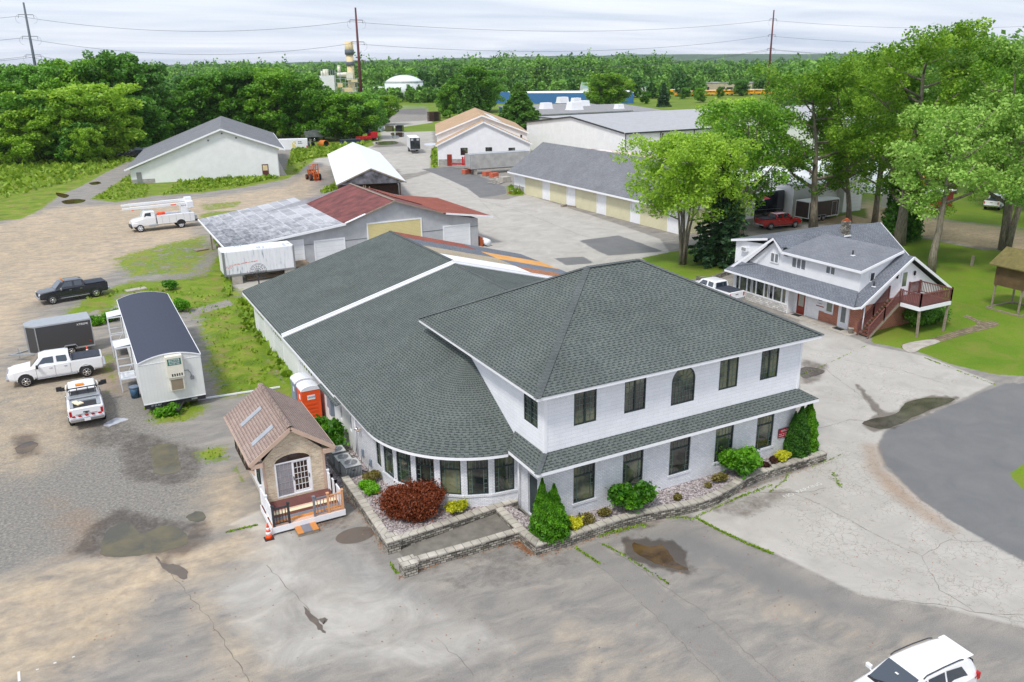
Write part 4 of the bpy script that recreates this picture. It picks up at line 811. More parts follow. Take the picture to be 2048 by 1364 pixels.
# ---------------------------------------------------------------- retaining walls, planter beds, ramp
def block_run(name, label, pts, th, h, capo=.03, closed=False, base=0.0, group=None):
    R = thing(name, label, 'wall', (pts[0][0], pts[0][1], 0), group=group); n = len(pts)
    P = [V3(*p) for p in pts]; inn = []
    for i, p in enumerate(P):
        d0 = P[i]-P[i-1] if i else P[1]-P[0]; d1 = P[i+1]-P[i] if i < n-1 else d0
        d0 = d0/np.linalg.norm(d0); d1 = d1/np.linalg.norm(d1); t = d0+d1; t /= np.linalg.norm(t); nn = V3(-t[1], t[0]); k = 1/max(.35, (nn@V3(-d0[1], d0[0])))
        inn.append((nn, k))
    def off(i, o): q = P[i]+inn[i][0]*inn[i][1]*o; return (q[0], q[1])
    m = MB(); c = MB(); L = 0
    for i in range(n-1):
        hh = h if not isinstance(h, list) else h[i]; h2 = h if not isinstance(h, list) else h[i+1]
        a, b, a2, b2 = off(i, 0), off(i+1, 0), off(i, th), off(i+1, th); l = np.linalg.norm(P[i+1]-P[i])
        uv = [(L, 0), (L+l, 0), (L+l, h2), (L, hh)]
        m.add([(*a, 0), (*b, 0), (*b, h2-.07), (*a, hh-.07)], [[0, 1, 2, 3]], 0, [uv]); m.add([(*b2, 0), (*a2, 0), (*a2, hh-.07), (*b2, h2-.07)], [[0, 1, 2, 3]], 0, [uv])
        if i == 0: m.add([(*a2, 0), (*a, 0), (*a, hh-.07), (*a2, hh-.07)], [[0, 1, 2, 3]])
        if i == n-2: m.add([(*b, 0), (*b2, 0), (*b2, h2-.07), (*b, h2-.07)], [[0, 1, 2, 3]])
        ao, bo, ai, bi = off(i, -capo), off(i+1, -capo), off(i, th+capo), off(i+1, th+capo)
        vs = [(*ao, hh-.07), (*bo, h2-.07), (*bi, h2-.07), (*ai, hh-.07), (*ao, hh), (*bo, h2), (*bi, h2), (*ai, hh)]
        cu = [(L, 0.05), (L+l, 0.05), (L+l, .5), (L, .5)]
        c.add(vs, [[4, 5, 6, 7], [0, 1, 5, 4], [2, 3, 7, 6], [1, 2, 6, 5], [3, 0, 4, 7]], 0, [cu, cu, cu, cu, cu]); L += l
    m.build('block_face', 'retaining_block', R, True); c.build('cap_stone', 'cap_stone', R, True)
    return R
fw = [(15.82, 31.9), (15.80, 29.4), (15.91, 27.89), (16.8, 27.86), (17.84, 27.84), (19.05, 27.86), (20.4, 27.88), (21.6, 27.80), (22.7, 27.62), (23.8, 27.42), (24.9, 27.30), (26.0, 27.38), (27.13, 27.62), (28.5, 28.02), (29.5, 28.12), (31.0, 28.10), (32.6, 28.07), (34.34, 28.05)]
block_run('retaining_wall', 'long curving grey block retaining wall with stone caps in front of the office windows', fw, .34, .52)
o = MB().add([(p[0], p[1]+.2, .44) for p in fw[2:]]+[(34.2, 29.3, .44), (17.1, 29.3, .44), (16.6, 31.8, .44), (16.0, 31.8, .44)], [list(range(len(fw)-2+4))]).build('gravel_bed', 'stone_mulch'); tag(o, kind='structure')
block_run('retaining_wall', 'grey block planter wall round the red maple bed with a corner pillar', [(10.25, 38.4), (10.21, 34.5), (10.16, 31.33), (13.5, 31.5), (17.2, 31.75)], .34, .55)
block_run('retaining_wall', 'low grey block wall along the outer side of the entrance ramp ending in a square pillar', [(10.75, 29.45), (13.2, 29.35), (15.8, 29.32)], .3, .5)
for x, y, h, lab in ((10.42, 29.45, .62, 'outer square block pillar at the foot of the entrance ramp'), (10.42, 31.5, .66, 'inner square block pillar at the corner of the red maple bed')):
    R = thing('pillar', lab, 'pillar', (x, y, 0)); m = MB(); m.box((0, 0, h/2-.05), (.62, .62, h-.1)); m.build('block_face', 'retaining_block', R); m = MB(); m.box((0, 0, h-.05), (.72, .72, .1)); m.build('cap_stone', 'cap_stone', R, bevel=.01)
bed = [(10.45, 38.2), (10.4, 31.6), (13.5, 31.75), (17.1, 31.95)]+[(17.16+5.05*cos(t), 37+5.05*sin(t)) for t in np.linspace(1.5*pi, pi, 8)]+[(12.1, 38.3)]
o = MB().add([(x, y, .46) for x, y in bed], [list(range(len(bed)))]).build('gravel_bed', 'stone_mulch'); tag(o, kind='structure')
o = MB().add([(9.9, 38.4, .02), (12.06, 38.4, .02), (12.06, 43.5, .02), (10.2, 43.5, .02)], [[0, 1, 2, 3]]).build('gravel_bed', 'stone_mulch'); tag(o, kind='structure')
m = MB(); m.add([(10.75, 29.7, .02), (17.1, 29.7, .28), (17.1, 31.75, .28), (10.6, 31.3, .02), (17.16, 29.3, .30), (15.9, 29.6, .26)], [[0, 1, 2, 3]]); m.bb(15.95, 17.1, 29.3, 31.7, .2, .29)
tag(m.build('ramp_path', 'dark_concrete'), kind='structure')
m = MB(); m.box((16.7, 30.95, .31), (.55, .9, .03)); tag(m.build('door_mat', 'mat_black'), 'black door mat on the landing before the dark entrance door', 'mat')
# ---------------------------------------------------------------- vehicles: x forward, y left, z up, origin on the ground under the middle
def wheel(root, x, y, r=.41, w=.28, rim='chrome', dual=False):
    s = 1 if y > 0 else -1
    m = MB(); m.lathe((x, y, r), [(r*.62, -w/2), (r*.93, -w/2), (r, -w*.33), (r, w*.33), (r*.93, w/2), (r*.62, w/2)], 24, 0, 'y'); t = m.build('wheel', 'rubber', root)
    q = MB(); yo = y+s*(w/2+.006)
    q.lathe((x, yo, r), [(0.001, 0), (r*.64, 0)], 20, 1, 'y')
    for k in range(6):
        a = 2*pi*k/6; q.beam((x+.04*cos(a), yo+s*.022, r+.04*sin(a)), (x+r*.6*cos(a), yo+s*.016, r+r*.6*sin(a)), r*.2, .02, 0, up=(0, 1, 0))
    q.lathe((x, yo+s*.02, r), [(r*.58, 0), (r*.66, .012*s), (r*.66, -.012*s), (r*.58, 0)], 20, 0, 'y', cap=False); q.lathe((x, yo+s*.02, r), [(0.001, s*.02), (r*.17, s*.02), (r*.17, -s*.02)], 12, 0, 'y')
    q.build('rim', [rim, 'steel_dark'], root).parent = t
    return t
class Loft:
    """car skin: stations (x, half width at belt, z bottom, z belt, half width at roof, z roof)"""
    def __init__(s, st, n=5): s.st = st; s.x = [a[0] for a in st]
    def at(s, x):
        k = max(0, min(len(s.st)-2, int(np.searchsorted(s.x, x))-1)); a, b = s.st[k], s.st[k+1]; t = (x-a[0])/(b[0]-a[0]) if b[0] > a[0] else 0
        return [a[i]+(b[i]-a[i])*min(1, max(0, t)) for i in range(6)]
    def ring(s, x, st=None):
        _, w, z0, zb, wt, zt = st or s.at(x); h = zt-zb
        return [(x, w*.94, z0), (x, w, z0+.12), (x, w*1.005, (z0+zb)/2), (x, w*.985, zb), (x, w*.97+(wt-w*.97)*.06, zb+h*.06), (x, w*.95+(wt-w*.95)*.5, zb+h*.5), (x, wt+.02, zt-min(.07, h*.3)), (x, wt-.06, zt-.012), (x, wt*.5, zt+.012*min(1, h*2)), (x, 0, zt+.02*min(1, h*2))]
    def side(s, x, f):
        """point on the glasshouse side, f from belt (0) to roof (1)"""
        _, w, z0, zb, wt, zt = s.at(x); return V3(x, (w*.95)+(wt-w*.95)*f+.012, zb+(zt-zb)*f)
    def mesh(s, mi=0):
        m = MB(); rings = []
        for a in s.st:
            r = s.ring(a[0], a); rings.append(r+[(p[0], -p[1], p[2]) for p in r[-2::-1]])
        n = len(rings[0]); vs = [p for r in rings for p in r]; fs = [[i*n+k, i*n+k+1, (i+1)*n+k+1, (i+1)*n+k] for i in range(len(rings)-1) for k in range(n-1)]
        fs += [[(i+1)*n, (i+1)*n+n-1, i*n+n-1, i*n] for i in range(len(rings)-1)]; fs += [list(range(n)), list(range((len(rings)-1)*n, len(rings)*n))[::-1]]
        m.add(vs, fs, mi, None, False); return m
    def glass(s, name, root, x0, x1, f0=.10, f1=.86, sh0=0, sh1=0, mat='car_glass'):
        """side window pairs; sh0/sh1 lean the front and rear edges"""
        for sg in (1, -1):
            m = MB(); P = [s.side(x0, f0), s.side(x1+sh1, f0), s.side(x1, f1), s.side(x0+sh0, f1)]
            P = [(p[0], sg*(p[1]), p[2]) for p in P]
            if sg < 0: P = P[::-1]
            m.quad(*P); m.build(name, mat, root)
def pickup(label, loc, rz, paint='car_white', group=None, rim='chrome', cover=True, utility=False, scale=1, amber=False):
    R = thing('pickup_truck', label, 'pickup', (loc[0], loc[1], 0), rz, group, scale)
    L2, W = 2.98, .98
    st = [(-2.98, .94, .62, 1.30, .90, 1.34), (-2.90, W, .52, 1.32, .93, 1.37), (-1.02, W, .50, 1.32, .93, 1.37), (-1.00, W, .50, 1.30, .92, 1.38), (-.92, W, .50, 1.30, .80, 1.88), (-.70, W, .50, 1.30, .74, 1.95), (.55, W, .50, 1.27, .74, 1.97), (.95, W, .50, 1.25, .76, 1.88), (1.52, W, .50, 1.22, .84, 1.30), (1.62, W, .50, 1.2, .86, 1.27), (2.60, .96, .50, 1.12, .80, 1.18), (2.86, .90, .52, 1.02, .74, 1.10), (2.95, .86, .55, .95, .70, 1.0)]
    lf = Loft(st); b = lf.mesh().build('body', paint, R, bevel=.02)
    lf.glass('side_window', R, .42, 1.18, sh0=.0, sh1=0, f0=.08, f1=.84) if False else None
    for nm, x0, x1, xa in (('side_window', .06, 1.22, .66), ('rear_side_window', -.80, -.12, -.12)):
        for sg in (1, -1):
            P = [lf.side(x0, .10), lf.side(x1, .14), lf.side(xa, .88), lf.side(x0 if nm == 'side_window' else -.74, .88)]
            P = [(p[0], sg*p[1], p[2]) for p in P][::sg]; m = MB(); m.quad(*P); m.build('side_window', 'car_glass', R)
    m = MB(); m.quad((1.53, .74, 1.335), (1.53, -.74, 1.335), (.985, -.66, 1.895), (.985, .66, 1.895)); m.build('windshield', 'car_glass', R)
    m = MB(); m.quad((-1.005, -.70, 1.42), (-1.005, .70, 1.42), (-.945, .66, 1.84), (-.945, -.66, 1.84)); m.build('rear_window', 'car_glass', R)
    ar = MB()
    for x in (1.93, -1.86):
        for y in (W+.004, -W-.004):
            s = 1 if y > 0 else -1; P = [(x+.50*cos(t), y, .47+.50*sin(t)) for t in np.linspace(-.1, pi+.1, 18)]; P = P[::-s]; ar.add(P, [list(range(len(P)))])
            for a, c in zip(np.linspace(0, pi, 12)[:-1], np.linspace(0, pi, 12)[1:]): ar.beam((x+.52*cos(a), y, .47+.52*sin(a)), (x+.52*cos(c), y, .47+.52*sin(c)), .04, .03, 1, up=(0, 1, 0))
            wheel(R, x, s*(W-.10), rim=rim)
    ar.build('wheel_arch', ['black_plastic', paint], R)
    m = MB(); m.box((0, 0, .55), (4.6, 1.5, .3)); m.build('chassis', 'black_plastic', R)
    m = MB(); m.box((3.0, 0, .66), (.16, 1.84, .22)); m.build('front_bumper', 'chrome', R, bevel=.04)
    m = MB(); m.box((-3.06, 0, .68), (.18, 1.86, .2)); m.build('rear_bumper', 'chrome', R, bevel=.03)
    m = MB(); m.box((2.965, 0, .95), (.04, 1.1, .26)); m.build('grille', 'black_plastic' if paint == 'car_black' else 'chrome', R)
    for s in (1, -1):
        m = MB(); m.box((2.90, s*.72, .96), (.14, .26, .22)); m.build('headlight', 'lamp_clear', R, bevel=.03)
        m = MB(); m.box((-2.96, s*.86, 1.08), (.08, .14, .34)); m.build('taillight', 'lamp_red', R, bevel=.02)
        m = MB(); m.box((1.12, s*1.12, 1.36), (.14, .26, .24)); m.beam((1.15, s*.95, 1.28), (1.12, s*1.05, 1.3), .06); m.build('mirror', 'chrome' if paint == 'car_black' else 'black_plastic', R, bevel=.03)
        m = MB(); m.box((-.02, s*.98, .46), (2.5, .14, .06)); m.build('running_board', 'chrome', R, bevel=.02)
        m = MB(); m.box((.30, s*.994, 1.12), (.2, .03, .04)); m.box((-.62, s*.994, 1.12), (.2, .03, .04)); m.build('door_handle', 'chrome', R)
        m = MB()
        for x in (1.22, .05, -.92): m.box((x, s*.984, .92), (.014, .012, .72))
        m.build('door_seam', 'steel_dark', R)
    if cover: m = MB(); m.box((-1.96, 0, 1.405), (1.84, 1.66, .05)); [m.box((-2.75+.42*i, 0, 1.435), (.02, 1.6, .012)) for i in range(1, 4)]; m.build('bed_cover', 'tonneau', R)
    m = MB(); m.box((-2.995, 0, 1.12), (.012, .34, .06)); m.build('tailgate_handle', 'black_plastic', R)
    if amber:
        m = MB()
        for i in (-2, -1, 0, 1, 2): m.box((.68, i*.26, 2.0), (.1, .1, .05))
        m.build('roof_marker_light', 'lamp_amber', R)
    if utility:
        m = MB(); m.box((-1.9, 0, 1.385), (1.7, 1.64, .02)); m.build('bed_floor', 'black_plastic', R)
        m = MB(); m.box((-1.28, 0, 1.56), (.52, 1.78, .06)); m.box((-1.28, 0, 1.46), (.46, 1.6, .18)); m.box((-2.2, .74, 1.42), (1.2, .2, .1)); m.box((-2.2, -.74, 1.42), (1.2, .2, .1)); m.box((-1.75, 0, 1.44), (.3, 1.4, .12)); m.build('tool_box', 'galv', R, bevel=.02)
        m = MB(); 
        for y in (-.72, -.3, .3, .72): m.beam((-1.05, y, 1.45), (-1.05, y, 2.06), .05)
        m.beam((-1.05, -.8, 2.04), (-1.05, .8, 2.04), .06); m.beam((-1.05, -.8, 1.85), (-1.05, .8, 1.85), .04); m.build('cab_rack', 'black_plastic', R)
        m = MB(); m.box((-.42, .1, 2.04), (.26, .5, .09)); m.build('light_bar', 'lamp_amber', R, bevel=.02)
        m = MB(); m.box((-2.05, .48, 1.46), (.5, .3, .1), .3); m.box((-2.3, .3, 1.46), (.4, .4, .12), .5); m.build('sand_bag', 'deck_cream', R, bevel=.04)
        m = MB()
        for y in (-.72, -.35, .0, .38, .72): m.add([(-3.012, y-.12, .84), (-3.012, y+.06, .84), (-3.012, y+.12, .96), (-3.012, y-.06, .96)][::-1], [[0, 1, 2, 3]])
        m.build('reflective_stripe', 'lamp_red', R)
        m = MB(); m.box((-3.01, 0, 1.0), (.02, 1.2, .02)); m.lathe((-3.0, 0, 1.06), [(.001, -.03), (.07, -.03)], 12, 1, 'x'); m.build('badge', ['steel_dark', 'chrome'], R)
        m = MB(); m.box((-3.16, 0, .68), (.02, .34, .16)); m.build('number_plate', 'sign_white', R)
        for s in (1, -1): m = MB(); m.box((1.1, s*1.3, 1.42), (.12, .34, .3)); m.beam((1.12, s*.95, 1.3), (1.1, s*1.2, 1.35), .05); m.build('towing_mirror', ['black_plastic'], R, bevel=.03)
    return R
RZ = lambda ax, ay, bx, by: atan2(by-ay, bx-ax)
pickup('white crew cab pickup with dark bed cover parked side-on before the dark enclosed trailer', (-2.65, 64.05), pi+.01, 'car_white')
pickup('black crew cab pickup with amber roof lights alone on the sandy dirt', (-1.04, 87.25), pi+.2, 'car_black', amber=True)
pickup('white work pickup seen from behind with open tool bed and amber light bar', (-1.15, 56.25), radians(91), 'car_white', cover=False, utility=True)
pickup('white pickup with black bed cover half hidden behind the green roof by the annex', (50.9, 56.2), radians(93), 'car_white', scale=.97)
pickup('red pickup with grey bed cover parked by the black motorhome under the trees', (80.9, 78.0), radians(-8), 'car_red')
pickup('black pickup far away at the edge of the left forest', (15.2, 225.5), pi+.1, 'car_black')

def suv():
    R = thing('suv', 'white sport utility car with black roof rails at the bottom right edge of the lot', 'car', (22.5, 13.88, 0), pi-.05)
    st = [(-2.32, .70, .45, .80, .60, .95), (-2.26, .82, .36, .98, .66, 1.25), (-2.1, .88, .32, 1.05, .62, 1.50), (-1.85, .90, .30, 1.06, .60, 1.66), (-1.5, .915, .28, 1.05, .62, 1.70), (-.6, .92, .28, 1.02, .64, 1.73), (.1, .92, .28, 1.0, .64, 1.72), (.42, .92, .28, .99, .66, 1.66), (.8, .92, .28, .98, .72, 1.42), (1.22, .92, .28, .97, .78, 1.10), (1.35, .91, .28, .95, .78, 1.06), (1.9, .89, .28, .88, .72, .98), (2.2, .82, .3, .78, .62, .86), (2.34, .70, .36, .66, .5, .72)]
    lf = Loft(st); lf.mesh().build('body', 'car_white', R, bevel=.03)
    m = MB(); m.quad((1.2, .70, 1.135), (1.2, -.70, 1.135), (.50, -.60, 1.665), (.50, .60, 1.665)); m.build('windshield', 'car_glass', R)
    m = MB(); m.quad((1.29, .72, 1.10), (1.29, -.72, 1.10), (1.2, -.72, 1.13), (1.2, .72, 1.13)); m.beam((1.24, .1, 1.14), (1.0, .62, 1.34), .02); m.beam((1.24, -.5, 1.14), (1.08, .02, 1.27), .02); m.build('wiper_cowl', 'black_plastic', R)
    m = MB(); m.box((.72, -.05, 1.515), (.08, .12, .01)); m.build('windshield_sticker', 'sign_white', R)
    for a, b, c, d in ((.22, .92, .42, .22), (-.62, .14, .14, -.62), (-1.75, -.70, -.70, -1.45)):
        for sg in (1, -1):
            P = [lf.side(a if a > -1 else -1.72, .12), lf.side(b, .12), lf.side(c, .84), lf.side(d, .84 if a > -1 else .75)]; P = [(p[0], sg*p[1], p[2]) for p in P][::sg]; m = MB(); m.quad(*P); m.build('side_window', 'car_glass', R)
    for sg in (1, -1):
        m = MB(); m.tube([(.35, sg*.66, 1.68), (.2, sg*.65, 1.755), (-.6, sg*.64, 1.785), (-1.4, sg*.62, 1.765), (-1.6, sg*.61, 1.71)], .022, 8); m.build('roof_rail', 'steel_dark', R)
        m = MB(); m.box((.86, sg*1.03, 1.14), (.13, .22, .16)); m.beam((.9, sg*.88, 1.05), (.88, sg*.98, 1.1), .05); m.build('mirror', 'car_white', R, bevel=.04)
        m = MB(); m.add([(-2.05, sg*.885, 1.18), (-2.28, sg*.79, 1.1), (-2.30, sg*.74, .9), (-2.2, sg*.84, .88), (-1.95, sg*.905, 1.02)], [[0, 1, 2, 3, 4][::-sg]]); m.box((-2.2, sg*.80, 1.0), (.16, .14, .24)); m.build('taillight', 'lamp_red', R)
        m = MB(); m.box((2.15, sg*.68, .74), (.25, .2, .12)); m.build('headlight', 'lamp_clear', R, bevel=.03)
        m = MB(); 
        for x in (.18, -.66): m.box((x, sg*.925, .72), (.012, .01, .6))
        m.box((-.35, sg*.93, .88), (.18, .03, .03)); m.box((.45, sg*.93, .9), (.18, .03, .03)); m.build('door_trim', 'steel_dark', R)
        ar = MB(); 
        for x in (1.35, -1.36): P = [(x+.40*cos(t), sg*.924, .36+.40*sin(t)) for t in np.linspace(0, pi, 14)][::-sg]; ar.add(P, [list(range(14))]); wheel(R, x, sg*.84, .34, .22)
        ar.build('wheel_arch', 'black_plastic', R)
    m = MB(); m.quad((-2.135, -.60, 1.52), (-2.135, .60, 1.52), (-2.29, .62, 1.1), (-2.29, -.62, 1.1)); m.build('rear_window', 'car_glass', R)
    m = MB(); m.box((-2.02, 0, 1.66), (.3, 1.16, .04)); m.build('spoiler', 'car_white', R, bevel=.01)
suv()

def enclosed_trailer(name, label, loc, rz, L, W, Ht, side, roof, vnose=.6, door=False, axles=1, logo=None, dark_front=True):
    R = thing(name, label, 'trailer', (loc[0], loc[1], 0), rz); z0 = .5
    out = [(-L/2, -W/2), (L/2-vnose, -W/2), (L/2, -W*.22), (L/2, W*.22), (L/2-vnose, W/2), (-L/2, W/2)] if vnose else [(-L/2, -W/2), (L/2, -W/2), (L/2, W/2), (-L/2, W/2)]
    m = MB(); m.prism(out, z0, Ht); m.build('body', side, R)
    m = MB(); m.prism([(x*1.003, y*1.01) for x, y in out], Ht, Ht+.05); n = len(out)
    for i in range(n):
        a, b = out[i], out[(i+1) % n]; m.beam((*a, z0), (*a, Ht), .07); m.beam((a[0], a[1], z0+.03), (b[0], b[1], z0+.03), .08, .1); m.beam((a[0], a[1], Ht-.02), (b[0], b[1], Ht-.02), .06, .08)
    m.build('roof_and_trim', roof, R)
    m = MB(); m.beam((L/2-.3, -.7, .48), (L/2+1.2, 0, .48), .1); m.beam((L/2-.3, .7, .48), (L/2+1.2, 0, .48), .1); m.beam((L/2+.7, 0, .0), (L/2+.7, 0, .95), .06); m.beam((L/2+1.1, 0, .48), (L/2+1.4, 0, .52), .09); m.build('drawbar', 'galv', R)
    for s in (1, -1):
        for k in range(axles):
            x = -L*.12+(k-(axles-1)/2)*.85; wheel(R, x, s*(W/2+.02), .36, .22)
        m = MB(); xs_ = -L*.12; h = .46+(axles-1)*.42
        P = [(xs_-h-.1, .5), (xs_-h+.1, .84), (xs_+h-.1, .84), (xs_+h+.1, .5)]
        for a, b in zip(P[:-1], P[1:]): m.beam((a[0], s*(W/2+.08), a[1]), (b[0], s*(W/2+.08), b[1]), .26, .03, up=(0, 0, 1))
        m.build('mudguard', 'galv', R)
        m = MB(); m.box((-L/2+.25, s*(W/2+.01), .95), (.14, .03, .07)); m.build('marker_light', 'lamp_red', R)
    if door:
        for s in (1, -1):
            m = MB(); x0, x1 = L/2-vnose-1.3, L/2-vnose-.4
            for a in ((x0, .6, x0, Ht-.25), (x1, .6, x1, Ht-.25), (x0, .6, x1, .6), (x0, Ht-.25, x1, Ht-.25)): m.beam((a[0], s*(W/2+.012), a[1]), (a[2], s*(W/2+.012), a[3]), .05, .03, up=(0, 1, 0))
            m.build('side_door', 'galv', R)
    if logo: text('logo', logo, R, (-L/2+.6, W/2+.012, Ht-.3), Euler((pi/2, 0, pi)).to_matrix().to_4x4(), .22, 'sign_white')
    return R
enclosed_trailer('enclosed_trailer', 'charcoal enclosed cargo trailer with pale roof parked behind the white pickup', (-2.25, 70.0), pi+radians(5), 4.4, 2.15, 2.62, 'charcoal', 'galv', logo='XTREME')
enclosed_trailer('enclosed_trailer', 'black enclosed cargo trailer with twin axles and white trimmed side door among the trees', (89.8, 79.6), 0.02, 6.2, 2.3, 2.7, 'box_brown', 'white_paint', door=True, axles=2, vnose=.5)

def box_trailer():
    R = thing('semi_trailer', 'black ended box trailer standing alone on the yard lane far beyond the open shed', 'trailer', (77.2, 195.6, 0), radians(-106)+pi)
    m = MB(); m.bb(-4.4, 4.4, -1.2, 1.2, 1.1, 3.75); m.build('body', 'white_metal_roof', R); m = MB(); m.bb(-4.43, -4.4, -1.2, 1.2, 1.1, 3.75)
    m.build('rear_door', 'car_black', R); m = MB(); m.bb(-4.46, -4.43, -1.0, -.4, 3.1, 3.6); m.bb(-4.46, -4.43, .4, 1.0, 3.1, 3.6); m.bb(-4.5, -4.4, -1.2, 1.2, 1.0, 1.12); m.build('door_fitting', 'galv', R)
    m = MB(); m.bb(-4.2, 4.2, -.5, .5, .85, 1.1); [m.beam((-4.3, y, 1.0), (-4.3, y, .25), .08) for y in (-.8, .8)]; m.beam((-4.3, -.9, .3), (-4.3, .9, .3), .08); m.build('frame', 'dark_metal', R)
    for x in (2.6, 1.5):
        for y in (-1.0, 1.0): wheel(R, x, y, .5, .3)
box_trailer()

def bucket_truck():
    R = thing('bucket_truck', 'white utility bucket truck with two long white booms folded over the cab', 'truck', (11.25, 121.05, 0), pi+radians(4.5)); Wd = 1.2
    lf = Loft([(1.35, 1.05, .8, 1.5, .9, 2.4), (1.45, 1.1, .7, 1.75, .95, 2.62), (2.5, 1.1, .7, 1.75, .95, 2.62), (2.75, 1.1, .7, 1.72, .95, 2.5), (3.05, 1.1, .7, 1.65, .95, 1.82), (4.1, 1.05, .7, 1.4, .8, 1.6), (4.35, 1.0, .7, 1.3, .7, 1.4)])
    lf.mesh().build('cab', 'car_white', R, bevel=.04)
    for sg in (1, -1):
        P = [lf.side(1.9, .1), lf.side(2.85, .1), lf.side(2.6, .8), lf.side(1.9, .8)]; P = [(p[0], sg*p[1], p[2]) for p in P][::sg]; m = MB(); m.quad(*P); m.build('side_window', 'car_glass', R)
        m = MB(); m.box((3.95, sg*1.0, 1.0), (.9, .22, .5)); m.build('fender', 'car_white', R, bevel=.08)
        m = MB(); m.box((1.75, sg*1.1, .75), (1.1, .35, .35)); m.build('step_tank', 'galv', R, bevel=.05)
        for x, r in ((3.45, .5), (-1.75, .5)): wheel(R, x, sg*1.02, r, .32, 'white_plastic')
        m = MB(); m.box((-1.2, sg*1.0, 1.4), (4.8, .5, 1.15)); m.build('side_locker', 'car_white', R, bevel=.03)
        m = MB(); [m.box((x, sg*1.255, 1.45), (.012, .01, 1.0)) for x in (-3, -2.2, -1.2, -.3, .6)]; m.build('locker_seam', 'steel_dark', R)
        m = MB(); P = [(-1.75+.62*cos(t), sg*1.256, .6+.62*sin(t)) for t in np.linspace(0, pi, 14)][::-sg]; m.add(P, [list(range(14))]); m.build('wheel_arch', 'black_plastic', R)
    m = MB(); m.quad((3.03, .9, 1.86), (3.03, -.9, 1.86), (2.76, -.85, 2.46), (2.76, .85, 2.46)); m.build('windshield', 'car_glass', R)
    m = MB(); m.box((-.5, 0, .8), (7.4, .9, .3)); m.box((4.45, 0, .75), (.2, 2.1, .35)); m.build('chassis', 'steel_dark', R)
    m = MB(); m.box((-1.2, 0, 1.3), (4.8, 1.5, .5)); m.box((-3.75, 0, 1.3), (.4, 2.3, .5)); m.build('deck', 'galv', R)
    m = MB(); m.box((-2.6, 0, 2.2), (1.0, .9, 1.3)); m.tube([(-2.6, 0, 2.6), (-2.6, 0, 3.3)], .38, 14); m.build('turret', 'car_white', R, bevel=.05)
    for y, z in ((.35, 3.15), (-.35, 3.55)):
        m = MB(); m.beam((-2.9, y, z), (4.3, y, z-.05), .34, .36); m.beam((4.3, y, z-.05), (5.2, y, z-.06), .26, .28); m.build('boom', 'car_white', R, bevel=.04)
    m = MB(); m.box((-3.3, .35, 3.0), (.9, .9, .9)); m.box((-3.3, -.45, 3.5), (.9, .8, .8)); m.build('bucket', 'white_plastic', R, bevel=.06)
    m = MB(); m.box((.7, .5, 2.15), (.7, .4, .35)); m.box((.2, 0, 2.1), (.5, .7, .25)); m.build('orange_hose', 'cone_orange', R, bevel=.05)
    m = MB(); m.box((3.95, .35, 2.86), (.18, .4, .10)); m.box((-1.2, .53, 3.15), (.7, .02, .12)); m.build('safety_mark', 'cone_orange', R)
bucket_truck()

